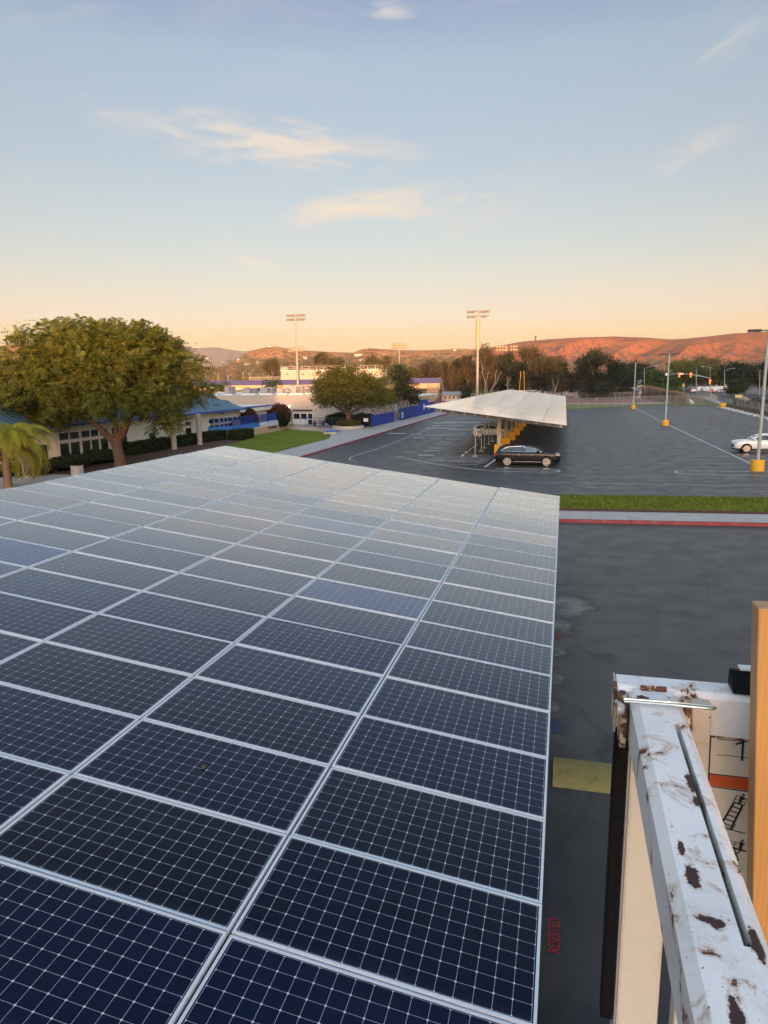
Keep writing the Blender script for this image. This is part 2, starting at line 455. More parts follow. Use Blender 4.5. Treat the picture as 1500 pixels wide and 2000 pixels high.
def wood_mat():
    m, g, b = mat('fir_lumber')
    tc = g.n('ShaderNodeTexCoord').outputs['Object']
    x, y, z = g.sep(tc)
    v = g.comb(g.m('MULTIPLY', x, 1.0), g.m('MULTIPLY', y, 1.0), g.m('MULTIPLY', z, 0.045))
    n1 = g.noise(v, 38.0, 5, 0.6, 0.6)
    wv = g.n('ShaderNodeTexWave', ins={'Vector': v, 'Scale': 42.0, 'Distortion': 3.5, 'Detail': 3.0, 'Detail Scale': 1.6}, bands_direction='X').outputs['Fac']
    col = g.mix(g.m('MULTIPLY', wv, 0.28), (0.60, 0.30, 0.085), (0.48, 0.205, 0.05))
    col = g.mix(g.smooth(n1, 0.5, 0.75, 0.0, 0.35), col, (0.36, 0.14, 0.045))
    kn = g.n('ShaderNodeTexVoronoi', ins={'Vector': g.comb(g.m('MULTIPLY', x, 14.0), g.m('MULTIPLY', y, 14.0), g.m('MULTIPLY', z, 5.0)), 'Scale': 1.0}, feature='F1').outputs[0]
    col = g.mix(g.smooth(kn, 0.05, 0.14, 0.75, 0.0), col, (0.22, 0.085, 0.03))
    g.put(b.inputs['Base Color'], col)
    b.inputs['Roughness'].default_value = 0.7
    bn = g.n('ShaderNodeBump', ins={'Strength': 0.25, 'Distance': 0.002, 'Height': n1})
    g.put(b.inputs['Normal'], bn.outputs[0])
    return m


def glow(name, color, strength):
    m, g, b = mat(name)
    b.inputs['Base Color'].default_value = (*color, 1)
    b.inputs['Emission Color'].default_value = (*color, 1)
    b.inputs['Emission Strength'].default_value = strength
    return m


def mesh_screen(name, color, pitch=0.06, wire=0.012):
    """woven wire: holes cut by the pattern of the wire itself"""
    m, g, b = mat(name)
    tc = g.n('ShaderNodeTexCoord').outputs['UV']
    x, y, z = g.sep(tc)
    a = g.m('FRACT', g.m('DIVIDE', g.m('ADD', x, y), pitch))
    c = g.m('FRACT', g.m('DIVIDE', g.m('SUBTRACT', x, y), pitch))
    w = wire / pitch
    al = g.m('MAXIMUM', g.m('LESS_THAN', a, w), g.m('LESS_THAN', c, w))
    b.inputs['Base Color'].default_value = (*color, 1)
    b.inputs['Roughness'].default_value = 0.5
    g.put(b.inputs['Alpha'], al)
    return m


M = {}
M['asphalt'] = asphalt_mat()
M['ground'] = pbr('dry_ground', (0.16, 0.11, 0.06), 0.95, 0, 0.4, 0.05, spec=0.1)
M['concrete'] = pbr('concrete', (0.42, 0.40, 0.37), 0.85, 0, 0.15, 0.9, 0.2, 30, 0.3, (0.25, 0.235, 0.22), 1.2, 0.5)
M['red_paint'] = pbr('red_kerb_paint', (0.29, 0.055, 0.06), 0.7, 0, 0.3, 2.5, 0, 1, 0.3, (0.27, 0.20, 0.18), 2.6, 0.75)
M['line'] = pbr('road_paint', (0.72, 0.73, 0.74), 0.7, 0, 0.1, 2, 0, 1, 0.3, (0.12, 0.12, 0.122), 1.6, 0.75)
M['line_worn'] = pbr('worn_road_paint', (0.58, 0.58, 0.585), 0.75, 0, 0.2, 2, 0, 1, 0.3, (0.06, 0.06, 0.062), 0.9, 0.85)
M['red_text'] = pbr('red_stencil', (0.30, 0.025, 0.035), 0.65, 0, 0.2, 12, 0, 1, 0.3, (0.06, 0.03, 0.03), 20, 0.7)
M['blue_text'] = pbr('blue_stencil', (0.03, 0.05, 0.16), 0.65, 0, 0.2, 12, 0, 1, 0.3, (0.03, 0.03, 0.035), 7, 1.0)
M['grass'] = grass_mat('lawn_grass', (0.034, 0.055, 0.004), (0.080, 0.110, 0.006), (0.15, 0.15, 0.018))
M['grass_dry'] = grass_mat('field_grass', (0.045, 0.075, 0.012), (0.075, 0.11, 0.018), (0.11, 0.14, 0.03))
M['mulch'] = pbr('bark_mulch', (0.085, 0.035, 0.022), 0.95, 0, 0.5, 5, 0.6, 18)
M['track'] = pbr('running_track', (0.26, 0.060, 0.065), 0.9, 0, 0.12, 0.2)
M['panel'] = panel_mat('solar_glass')
M['panel_blue'] = panel_mat('bluer_solar_glass', tint=(0.006, 0.028, 0.10))
M['frame'] = pbr('aluminium_frame', (0.60, 0.64, 0.68), 0.45, 0.0, 0.06, 3)
M['galv'] = pbr('galvanised_steel', (0.36, 0.37, 0.37), 0.5, 0.4, 0.2, 2.5, 0, 1, 0.5, (0.20, 0.16, 0.12), 2.0, 0.3)
M['pole'] = pbr('grey_pole_paint', (0.36, 0.42, 0.40), 0.5, 0.1, 0.12, 2.0)
M['yellow'] = pbr('yellow_paint', (0.72, 0.36, 0.015), 0.65, 0, 0.12, 2.5, 0.15, 20, 0.4, (0.28, 0.17, 0.05), 3.5, 0.5)
M['bump_yellow'] = pbr('faded_yellow_paint', (0.25, 0.215, 0.075), 0.8, 0, 0.2, 2.5, 0.3, 30, 0.3, (0.10, 0.085, 0.03), 5, 0.6)
M['col_conc'] = pbr('column_concrete', (0.44, 0.37, 0.30), 0.8, 0, 0.12, 1.5, 0.15, 25)
M['wall'] = pbr('cream_stucco', (0.78, 0.73, 0.63), 0.85, 0, 0.06, 0.6, 0.15, 30, 0.3, (0.52, 0.46, 0.38), 0.5, 0.25)
M['wall_box'] = pbr('press_box_boards', (0.42, 0.37, 0.29), 0.8, 0, 0.07, 0.3)
M['wall_tan'] = pbr('tan_stucco', (0.46, 0.34, 0.22), 0.85, 0, 0.08, 0.6, 0.15, 30, 0.3)
M['wall_pale'] = pbr('pale_stucco', (0.46, 0.40, 0.345), 0.85, 0, 0.07, 0.3, 0.12, 30, 0.3)
M['white'] = pbr('white_paint', (0.72, 0.72, 0.70), 0.55, 0, 0.07, 1.5)
M['roof_white'] = pbr('white_roofing', (0.66, 0.68, 0.69), 0.8, 0, 0.1, 0.4)
M['roof_blue'] = pbr('blue_metal_roof', (0.085, 0.165, 0.225), 0.45, 0.15, 0.12, 0.8)
M['trim_blue'] = pbr('blue_trim', (0.02, 0.075, 0.36), 0.5, 0, 0.12, 1.5)
M['band_blue'] = pbr('light_blue_band', (0.03, 0.17, 0.50), 0.55, 0, 0.1, 0.8)
M['fence_blue'] = pbr('blue_fabric', (0.008, 0.035, 0.27), 0.75, 0, 0.2, 0.6)
M['rail_dark'] = pbr('dark_blue_iron', (0.02, 0.03, 0.08), 0.5, 0.2, 0.15, 3)
M['rail_blue'] = pbr('blue_iron', (0.015, 0.05, 0.28), 0.5, 0.1, 0.15, 3)
M['glass'] = pbr('dark_window_glass', (0.018, 0.022, 0.024), 0.08, 0, 0.3, 0.6, spec=0.6)
M['door_dark'] = pbr('dark_door_glass', (0.012, 0.014, 0.03), 0.15, 0, 0.2, 0.6)
M['hvac'] = pbr('rooftop_unit_grey', (0.34, 0.31, 0.31), 0.55, 0.2, 0.15, 1.5)
M['hvac_dark'] = pbr('unit_louvre_dark', (0.09, 0.085, 0.09), 0.6, 0.1, 0.15, 4)
M['purple'] = pbr('purple_windscreen', (0.055, 0.055, 0.17), 0.75, 0, 0.12, 0.4)
M['bleach'] = pbr('bleacher_boards', (0.52, 0.38, 0.24), 0.6, 0.1, 0.12, 0.8)
M['dark_steel'] = pbr('dark_steel', (0.05, 0.045, 0.045), 0.6, 0.3, 0.2, 2)
M['black'] = pbr('black_rubber', (0.004, 0.004, 0.0045), 0.55, 0, 0.3, 20, 0.2, 80, 0.15, (0.05, 0.05, 0.05), 60, 0.12)
M['tyre'] = pbr('tyre_rubber', (0.016, 0.016, 0.017), 0.8, 0, 0.2, 8)
M['rim'] = pbr('alloy_rim', (0.62, 0.60, 0.57), 0.25, 0.85, 0.05, 4)
M['chrome'] = pbr('chrome_trim', (0.75, 0.75, 0.75), 0.15, 1.0, 0.02, 4)
M['car_black'] = pbr('black_car_paint', (0.004, 0.0045, 0.007), 0.25, 0.0, 0.05, 2, spec=0.25, coat=0.35)
M['car_white'] = pbr('white_car_paint', (0.74, 0.74, 0.73), 0.25, 0.0, 0.03, 2, coat=1.0)
M['car_red'] = pbr('red_car_paint', (0.42, 0.03, 0.03), 0.25, 0, 0.03, 2, coat=1.0)
M['car_blue'] = pbr('blue_car_paint', (0.05, 0.06, 0.22), 0.25, 0, 0.03, 2, coat=1.0)
M['car_dark'] = pbr('dark_green_car_paint', (0.02, 0.03, 0.028), 0.25, 0, 0.03, 2, coat=1.0)
M['car_glass'] = pbr('car_glass', (0.012, 0.018, 0.022), 0.05, 0, 0.2, 2, spec=0.8)
M['car_glass_pale'] = pbr('pale_windscreen_glass', (0.05, 0.11, 0.13), 0.04, 0, 0.2, 2, spec=1.0)
M['headlamp'] = pbr('headlamp_lens', (0.7, 0.72, 0.74), 0.08, 0.2, 0.05, 5)
M['taillamp'] = pbr('tail_lamp_lens', (0.35, 0.02, 0.02), 0.15, 0, 0.1, 5)
M['brake_lit'] = glow('lit_brake_lamp', (1.0, 0.06, 0.05), 1.6)
M['signal_red'] = glow('lit_red_signal', (1.0, 0.03, 0.02), 3.0)
M['lamp_lit'] = glow('lit_wall_lamp', (1.0, 0.93, 0.75), 3.0)
M['signal_yellow'] = pbr('signal_housing_yellow', (0.62, 0.40, 0.05), 0.5, 0, 0.1, 4)
M['flood'] = pbr('floodlight_reflector', (0.80, 0.66, 0.40), 0.35, 0.3, 0.1, 4)
M['bark'] = pbr('tree_bark', (0.125, 0.085, 0.062), 0.9, 0, 0.35, 2.5, 0.8, 9, 0.2, (0.07, 0.045, 0.035), 2.0, 0.6)
M['bark_red'] = pbr('bare_reddish_bark', (0.17, 0.075, 0.05), 0.85, 0, 0.35, 3.0, 0.5, 9, 0.2)
M['bark_pale'] = pbr('pale_eucalyptus_bark', (0.30, 0.23, 0.18), 0.85, 0, 0.3, 0.8, 0.3, 6, 0.2)
M['palm_trunk'] = pbr('palm_trunk_fibre', (0.21, 0.125, 0.085), 0.9, 0, 0.45, 6, 0.9, 12, 0.2, (0.34, 0.22, 0.16), 3, 0.7)
M['leaf_main'] = leaf_mat('feathery_leaf', (0.045, 0.068, 0.010), (0.22, 0.215, 0.036), 0.45)
M['leaf_pod'] = leaf_mat('yellow_seed_pod', (0.14, 0.120, 0.014), (0.24, 0.20, 0.024), 0.35)
M['leaf_mid'] = leaf_mat('broad_leaf', (0.045, 0.066, 0.010), (0.175, 0.170, 0.028), 0.4)
M['leaf_euc'] = leaf_mat('eucalyptus_leaf', (0.060, 0.050, 0.022), (0.150, 0.110, 0.042), 0.3)
M['leaf_dark'] = leaf_mat('dark_evergreen_leaf', (0.016, 0.024, 0.011), (0.040, 0.048, 0.020), 0.25)
M['leaf_green'] = leaf_mat('bright_green_leaf', (0.035, 0.075, 0.010), (0.085, 0.135, 0.020), 0.35)
M['leaf_hedge'] = leaf_mat('hedge_leaf', (0.018, 0.030, 0.008), (0.055, 0.070, 0.018), 0.25)
M['leaf_maroon'] = leaf_mat('maroon_leaf', (0.050, 0.014, 0.010), (0.105, 0.030, 0.018), 0.3)
M['leaf_palm'] = leaf_mat('palm_frond_leaf', (0.26, 0.28, 0.022), (0.60, 0.53, 0.055), 0.45)
M['leaf_palm_dry'] = leaf_mat('dry_palm_frond', (0.24, 0.15, 0.03), (0.38, 0.26, 0.06), 0.35)
M['leaf_palm_dark'] = leaf_mat('distant_palm_leaf', (0.030, 0.055, 0.016), (0.075, 0.100, 0.028), 0.3)
M['reed'] = leaf_mat('dry_reed', (0.07, 0.042, 0.028), (0.42, 0.30, 0.20), 0.2)
M['agave'] = leaf_mat('grey_agave_leaf', (0.07, 0.09, 0.085), (0.15, 0.18, 0.17), 0.1)
M['wood_core'] = pbr('shrub_core', (0.010, 0.014, 0.006), 1.0, 0, 0.2, 3, spec=0.0)
M['far_leaf'] = leaf_mat('distant_leaf', (0.12, 0.105, 0.03), (0.26, 0.20, 0.055), 0.2)
M['stone'] = pbr('boulder_stone', (0.30, 0.25, 0.20), 0.9, 0, 0.25, 1.5, 0.6, 6)
M['hill_right'] = hill_mat('dry_mountain_soil', (0.36, 0.098, 0.020), (0.255, 0.066, 0.018), (0.070, 0.052, 0.038), (0.42, 0.30, 0.22))
M['hill_mid'] = hill_mat('dry_hill_soil', (0.50, 0.21, 0.050), (0.38, 0.155, 0.038), (0.055, 0.052, 0.028), (0.42, 0.32, 0.22))
M['hill_far'] = hill_mat('distant_hill_soil', (0.30, 0.19, 0.13), (0.25, 0.16, 0.115), (0.09, 0.07, 0.05), (0.28, 0.2, 0.15), 0.5)
M['rust_white'] = worn_paint('worn_white_paint', (0.80, 0.805, 0.79), 13.0,
                             [(0.139, 0.735, 0.0035, 0.012), (0.143, 0.690, 0.0065, 0.017), (0.147, 0.632, 0.011, 0.006), (0.154, 0.628, 0.007, 0.0085),
                              (0.149, 0.520, 0.0060, 0.022), (0.150, 0.492, 0.005, 0.008), (0.1370, 1.105, 0.0085, 0.011), (0.171, 0.872, 0.006, 0.022), (0.170, 0.83, 0.004, 0.012), (0.184, 0.61, 0.005, 0.02)],
                             0.615)
M['rust_cream'] = worn_paint('worn_cream_paint', (0.56, 0.50, 0.40), 16.0, None, 0.62)
M['cream_plate'] = pbr('cream_plate_paint', (0.62, 0.57, 0.47), 0.45, 0, 0.05, 6, 0, 1, 0.5, (0.34, 0.27, 0.18), 14, 0.25)
M['rust'] = worn_paint('rusting_cream_paint', (0.58, 0.46, 0.30), 42.0, None, 0.50)
M['zinc'] = pbr('zinc_plated_wire', (0.62, 0.60, 0.52), 0.22, 0.95, 0.1, 20)
M['decal_black'] = pbr('black_decal_ink', (0.012, 0.012, 0.012), 0.5, 0, 0.1, 20)
M['decal_orange'] = pbr('orange_decal_ink', (0.50, 0.085, 0.015), 0.5, 0, 0.15, 20, 0, 1, 0.4, (0.30, 0.06, 0.02), 40, 0.5)
M['wood'] = wood_mat()
M['wood_side'] = pbr('shaded_lumber_side', (0.40, 0.25, 0.13), 0.8, 0, 0.2, 8, 0.2, 60)  # duller tan: side faces carry the weaker warm light in their colour
M['fence_wire'] = mesh_screen('chain_link_wire', (0.30, 0.31, 0.30), 0.075, 0.010)
M['fence_board'] = pbr('weathered_board', (0.20, 0.145, 0.105), 0.9, 0, 0.25, 2.0)
M['sign_white'] = pbr('sign_white', (0.78, 0.79, 0.80), 0.5, 0, 0.03, 3)
M['sign_green'] = pbr('street_sign_green', (0.10, 0.24, 0.17), 0.5, 0, 0.05, 3)
M['sign_yellow'] = pbr('warning_sign_yellow', (0.62, 0.52, 0.16), 0.5, 0, 0.05, 3)
M['navy_text'] = pbr('navy_lettering', (0.035, 0.025, 0.10), 0.5, 0, 0.05, 3)
M['house_wall'] = pbr('house_stucco', (0.62, 0.55, 0.46), 0.85, 0, 0.1, 0.3, rand=0.5)
M['house_roof'] = pbr('house_roof', (0.26, 0.17, 0.13), 0.8, 0, 0.15, 0.4, rand=0.6)


# ---------------------------------------------------------------- mesh helpers
class MB:
    def __init__(self):
        self.v, self.f, self.k, self.uv = [], [], [], {}

    def add(self, verts, faces, k=0):
        o = len(self.v)
        self.v += [tuple(map(float, p)) for p in verts]
        for f in faces:
            self.f.append(tuple(o + i for i in f)); self.k.append(k)

    def box(self, x0, x1, y0, y1, z0, z1, k=0):
        v = [(x0, y0, z0), (x1, y0, z0), (x1, y1, z0), (x0, y1, z0), (x0, y0, z1), (x1, y0, z1), (x1, y1, z1), (x0, y1, z1)]
        self.add(v, [(0, 3, 2, 1), (4, 5, 6, 7), (0, 1, 5, 4), (1, 2, 6, 5), (2, 3, 7, 6), (3, 0, 4, 7)], k)

    def cbox(self, c, s, rz=0.0, k=0):
        h = [q / 2 for q in s]; ca, sa = math.cos(rz), math.sin(rz)
        v = []
        for dz in (-1, 1):
            for dx, dy in ((-1, -1), (1, -1), (1, 1), (-1, 1)):
                a, b = dx * h[0], dy * h[1]
                v.append((c[0] + a * ca - b * sa, c[1] + a * sa + b * ca, c[2] + dz * h[2]))
        self.add(v, [(0, 3, 2, 1), (4, 5, 6, 7), (0, 1, 5, 4), (1, 2, 6, 5), (2, 3, 7, 6), (3, 0, 4, 7)], k)

    def beam(self, p0, p1, w, h, k=0, up=(0, 0, 1)):
        """box between two points, w across, h along up"""
        p0, p1 = Vector(p0), Vector(p1); d = (p1 - p0).normalized()
        s = d.cross(Vector(up))
        if s.length < 1e-5:
            s = Vector((1, 0, 0))
        s.normalize(); u = s.cross(d).normalized()
        v = []
        for p in (p0, p1):
            for a, b in ((-1, -1), (1, -1), (1, 1), (-1, 1)):
                v.append(p + s * (a * w / 2) + u * (b * h / 2))
        self.add(v, [(0, 1, 2, 3), (7, 6, 5, 4), (0, 4, 5, 1), (1, 5, 6, 2), (2, 6, 7, 3), (3, 7, 4, 0)], k)

    def tube(self, pts, rad, n=8, k=0, caps=True):
        pts = [Vector(p) for p in pts]
        if not hasattr(rad, '__len__'):
            rad = [rad] * len(pts)
        base = len(self.v); ref = None
        for i, p in enumerate(pts):
            d = (pts[min(i + 1, len(pts) - 1)] - pts[max(i - 1, 0)]).normalized()
            if ref is None:
                ref = Vector((1, 0, 0)) if abs(d.x) < 0.8 else Vector((0, 1, 0))
            s = (ref - d * ref.dot(d)).normalized(); ref = s
            t = d.cross(s)
            for j in range(n):
                a = 2 * math.pi * j / n
                self.v.append(tuple(p + (s * math.cos(a) + t * math.sin(a)) * rad[i]))
        for i in range(len(pts) - 1):
            for j in range(n):
                a = base + i * n + j; b = base + i * n + (j + 1) % n
                self.f.append((a, b, b + n, a + n)); self.k.append(k)
        if caps:
            self.f.append(tuple(base + j for j in reversed(range(n)))); self.k.append(k)
            e = base + (len(pts) - 1) * n
            self.f.append(tuple(e + j for j in range(n))); self.k.append(k)

    def prism(self, poly, z0, z1, k=0, top=None):
        """vertical prism over a counter-clockwise polygon of (x, y)"""
        n = len(poly)
        v = [(p[0], p[1], z0) for p in poly] + [(p[0], p[1], z1) for p in poly]
        self.add(v, [tuple(reversed(range(n))), tuple(range(n, 2 * n))], k if top is None else top)
        self.add(v, [(i, (i + 1) % n, n + (i + 1) % n, n + i) for i in range(n)], k)

    def extrude(self, poly3, vec, k=0):
        n = len(poly3); vec = Vector(vec)
        v = [Vector(p) for p in poly3]; v += [p + vec for p in v]
        self.add(v, [tuple(reversed(range(n))), tuple(range(n, 2 * n))] + [(i, (i + 1) % n, n + (i + 1) % n, n + i) for i in range(n)], k)

    def lathe(self, prof, c=(0, 0, 0), n=16, k=0):
        base = len(self.v)
        for (r, z) in prof:
            for j in range(n):
                a = 2 * math.pi * j / n
                self.v.append((c[0] + r * math.cos(a), c[1] + r * math.sin(a), c[2] + z))
        for i in range(len(prof) - 1):
            for j in range(n):
                a = base + i * n + j; b = base + i * n + (j + 1) % n
                self.f.append((a, b, b + n, a + n)); self.k.append(k)
        self.f.append(tuple(base + j for j in reversed(range(n)))); self.k.append(k)
        e = base + (len(prof) - 1) * n
        self.f.append(tuple(e + j for j in range(n))); self.k.append(k)

    def build(self, name, mats, parent=None, smooth=False, bevel=0.0, root=None):
        """one mesh object; root = the thing's Empty when the shape was written in world coordinates"""
        me = bpy.data.meshes.new(name)
        v = self.v
        if root is not None:
            L = root.location
            v = [(p[0] - L.x, p[1] - L.y, p[2] - L.z) for p in v]
        me.from_pydata(v, [], self.f)
        for m_ in (mats if isinstance(mats, (list, tuple)) else [mats]):
            me.materials.append(m_)
        me.polygons.foreach_set('material_index', self.k)
        if smooth:
            me.polygons.foreach_set('use_smooth', [True] * len(self.f))
        me.update()
        o = bpy.data.objects.new(name, me)
        COL.objects.link(o)
        if parent is not None:
            o.parent = parent
        if bevel:
            b = o.modifiers.new('bevel', 'BEVEL'); b.width = bevel; b.segments = 2; b.limit_method = 'ANGLE'; b.angle_limit = R(40)
        if smooth:
            try:
                me.set_sharp_from_angle(angle=R(42))
            except Exception:
                pass
        return o


def fast_mesh(name, verts, faces, kidx, mats, parent=None, smooth=False):
    """verts (N,3) array, faces (F,4) array of quads"""
    me = bpy.data.meshes.new(name)
    nv, nf = len(verts), len(faces)
    me.vertices.add(nv); me.vertices.foreach_set('co', np.asarray(verts, np.float32).ravel())
    me.loops.add(nf * 4); me.loops.foreach_set('vertex_index', np.asarray(faces, np.int32).ravel())
    me.polygons.add(nf)
    me.polygons.foreach_set('loop_start', np.arange(0, nf * 4, 4, dtype=np.int32))
    me.polygons.foreach_set('loop_total', np.full(nf, 4, np.int32))
    for m_ in mats:
        me.materials.append(m_)
    me.polygons.foreach_set('material_index', np.asarray(kidx, np.int32))
    if smooth:
        me.polygons.foreach_set('use_smooth', np.ones(nf, bool))
    me.update(); me.validate()
    o = bpy.data.objects.new(name, me)
    COL.objects.link(o)
    if parent is not None:
        o.parent = parent
    return o


def tag(o, label=None, cat=None, group=None, kind=None):
    if label: o['label'] = label
    if cat: o['category'] = cat
    if group: o['group'] = group
    if kind: o['kind'] = kind
    return o


def thing(name, label, cat, loc=(0, 0, 0), rz=0.0, group=None):
    o = bpy.data.objects.new(name, None)
    COL.objects.link(o)
    o.location = tuple(map(float, loc)); o.rotation_euler = (0, 0, rz)
    o.empty_display_size = 0.3
    return tag(o, label, cat, group)


def copy_tree(o, loc=None, rz=None, label=None, scale=None):
    def rec(a, par):
        c = a.copy(); COL.objects.link(c)
        if par is not None:
            c.parent = par
        for ch in list(a.children):
            rec(ch, c)
        return c
    c = rec(o, None)
    if loc is not None: c.location = tuple(map(float, loc))
    if rz is not None: c.rotation_euler = (0, 0, rz)
    if scale is not None: c.scale = scale if hasattr(scale, '__len__') else (scale,) * 3
    if label: c['label'] = label
    return c


def structure(name, mb, mats, **kw):
    return tag(mb.build(name, mats, **kw), kind='structure')


def text_mesh(name, body, size, mat_, matrix, parent=None, extrude=0.004, spacing=1.0, sx=1.0, bold=0.0):
    cu = bpy.data.curves.new(name, 'FONT')
    cu.body = body; cu.size = size; cu.extrude = extrude; cu.space_character = spacing
    cu.align_x = 'CENTER'; cu.offset = bold
    tmp = bpy.data.objects.new(name, cu)
    COL.objects.link(tmp)
    dg = bpy.context.evaluated_depsgraph_get(); dg.update()
    me = bpy.data.meshes.new_from_object(tmp.evaluated_get(dg))
    bpy.data.objects.remove(tmp); bpy.data.curves.remove(cu)
    me.transform(Matrix.Diagonal((sx, 1, 1, 1)))
    me.transform(matrix)
    me.materials.clear(); me.materials.append(mat_)
    o = bpy.data.objects.new(name, me); COL.objects.link(o)
    if parent is not None:
        o.parent = parent
    return o


# ================================================================ the setting
def poly_sheet(name, poly, z, m_, thick=0.0):
    mb = MB()
    if thick:
        mb.prism(poly, z - thick, z)
    else:
        mb.add([(p[0], p[1], z) for p in poly], [tuple(range(len(poly)))])
    return structure(name, mb, m_)


# ground: one sheet to the horizon
mb = MB(); mb.add([(-9000, -3000, -0.06), (9000, -3000, -0.06), (9000, 12000, -0.06), (-9000, 12000, -0.06)], [(0, 1, 2, 3)])
structure('ground', mb, M['ground'])
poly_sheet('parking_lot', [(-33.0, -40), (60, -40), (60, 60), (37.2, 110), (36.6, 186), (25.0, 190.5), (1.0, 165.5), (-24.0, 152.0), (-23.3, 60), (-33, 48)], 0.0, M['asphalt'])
# sports ground behind the car park
poly_sheet('playing_field', [(-24, 152.0), (1.0, 165.5), (25.0, 190.5), (36.6, 186), (38.0, 225), (40, 420), (-140, 420), (-140, 210)], -0.02, M['grass_dry'])
poly_sheet('running_track', [(-60, 212), (16, 206), (27, 214), (31, 228), (31, 330), (-60, 330)], 0.0, M['track'])
poly_sheet('running_track_apron', [(-60, 203), (17, 199.5), (30, 207), (35.5, 222), (31.4, 226), (27.3, 213.2), (16, 205.2), (-60, 211.2)], 0.0, M['concrete'])
# street and far car park on the right
poly_sheet('street', [(38.5, 186), (60, 110), (160, 60), (400, 330), (260, 520), (60, 560), (46, 300)], -0.025, M['asphalt'])
poly_sheet('street_pavement', [(36.8, 186.5), (38.6, 184), (47.5, 262), (45.5, 262)], 0.12, M['concrete'], 0.14)
# lawn, beds and pavements at the school
poly_sheet('lawn', [(-33.0, 46), (-27.25, 55), (-27.25, 80), (-28.5, 84), (-31.0, 90.5), (-33.5, 93.2), (-39.2, 96.5), (-39.2, 84), (-36.6, 77.0), (-36.2, 66), (-36.0, 56)], 0.10, M['grass'], 0.14)
poly_sheet('planting_bed', [(-46, 46.0), (-36.4, 46.4), (-36.2, 66), (-36.7, 77), (-39.6, 84), (-41.7, 84), (-41.7, 51.2)], 0.09, M['mulch'], 0.12)
poly_sheet('pavement', [(-27.2, 55), (-23.5, 55), (-23.5, 152), (-27.4, 152), (-27.4, 100), (-40.8, 100.0), (-40.8, 97.0), (-33.3, 93.4), (-30.6, 90.6), (-28.4, 84.2), (-27.2, 80)], 0.13, M['concrete'], 0.18)
poly_sheet('forecourt_pavement', [(-41.0, 100.05), (-27.42, 100.05), (-27.42, 150), (-33, 150), (-33, 107), (-41, 107)], 0.126, M['concrete'], 0.17)
poly_sheet('walkway_pavement', [(-60, 30), (-33.05, 30), (-33.05, 46.2), (-60, 46.2)], 0.06, M['concrete'], 0.1)
mb = MB()
mb.prism([(-23.5, 55), (-23.3, 55), (-23.3, 99), (-23.5, 99)], -0.05, 0.14)
mb.prism([(-23.5, 101.6), (-23.3, 101.6), (-23.3, 152), (-23.5, 152)], -0.05, 0.14)
structure('red_kerb', mb, M['red_paint'])
mb = MB(); mb.prism([(-23.5, 99), (-23.3, 99), (-23.3, 101.6), (-23.5, 101.6)], -0.05, 0.14)
structure('storm_drain_inlet', mb, M['dark_steel'])


def ty(x, y0):                       # the island across the lane is turned a few degrees
    return y0 + 0.085 * x


XI0, XI1 = -15.0, 70.0
def slabs(name, y0, y1, z, step, gap, m_):
    mb = MB(); x = XI0
    while x < XI1:
        a, b = x, min(XI1, x + step) - gap
        mb.prism([(a, ty(a, y0)), (b, ty(b, y0)), (b, ty(b, y1)), (a, ty(a, y1))], -0.05, z + random.uniform(-0.003, 0.003)); x += step
    return structure(name, mb, m_)


slabs('red_kerb', 34.62, 34.82, 0.15, 3.05, 0.012, M['red_paint'])
slabs('island_pavement', 34.82, 37.0, 0.145, 1.83, 0.014, M['concrete'])
# mounded grass strip with a ragged earth edge, and blades standing on it
nx_, ny_ = 220, 16
gv, gf = [], []
for j in range(ny_ + 1):
    for i in range(nx_ + 1):
        x = XI0 + (XI1 - XI0) * i / nx_; t = j / ny_
        y = ty(x, 37.0 + 5.3 * t)
        z = 0.10 + 0.16 * math.sin(math.pi * min(1, max(0, t))) ** 0.6 + 0.03 * mnoise.noise((x * 1.4, y * 1.4, 0))
        gv.append((x, y, z))
for j in range(ny_):
    for i in range(nx_):
        a = j * (nx_ + 1) + i
        gf.append((a, a + 1, a + nx_ + 2, a + nx_ + 1))
mb = MB(); mb.add(gv, gf)
tag(mb.build('grass_verge', M['grass'], smooth=True), kind='structure')
mb = MB()
pts = [(x, ty(x, 37.02)) for x in np.linspace(XI0, XI1, 170)]
top = [(x, y + 0.28 + 0.22 * mnoise.noise((x * 1.1, 3.1, 0)) + 0.12 * mnoise.noise((x * 4.1, 1.1, 0))) for x, y in pts]
mb.add([(x, y, 0.165) for x, y in pts] + [(x, y, 0.235) for x, y in top], [(i, i + 1, 171 + i, 170 + i) for i in range(169)])
structure('bare_earth_edge', mb, M['mulch'])


def blades(name, n, region, h, m_, label=None):
    p = np.array([region() for _ in range(n)])
    a = rng.uniform(0, 2 * math.pi, n)
    hh = rng.uniform(0.5, 1.0, n) * h
    w = 0.02 + 0.25 * hh
    lean = rng.normal(0, 0.35, (n, 2)) * hh[:, None]
    d = np.stack([np.cos(a), np.sin(a)], 1) * w[:, None]
    v = np.zeros((n, 4, 3))
    v[:, 0, :2] = p[:, :2] - d; v[:, 1, :2] = p[:, :2] + d
    v[:, 2, :2] = p[:, :2] + lean + d * 0.3; v[:, 3, :2] = p[:, :2] + lean - d * 0.3
    v[:, :2, 2] = p[:, 2:3] - 0.03; v[:, 2:, 2] = (p[:, 2] + hh)[:, None]
    o = fast_mesh(name, v.reshape(-1, 3), np.arange(n * 4).reshape(-1, 4), np.zeros(n, int), [m_])
    return tag(o, label or 'short rough green grass growing on the verge', 'grass', kind='stuff')


M['blade'] = leaf_mat('grass_blade', (0.075, 0.110, 0.010), (0.24, 0.28, 0.035), 0.3)


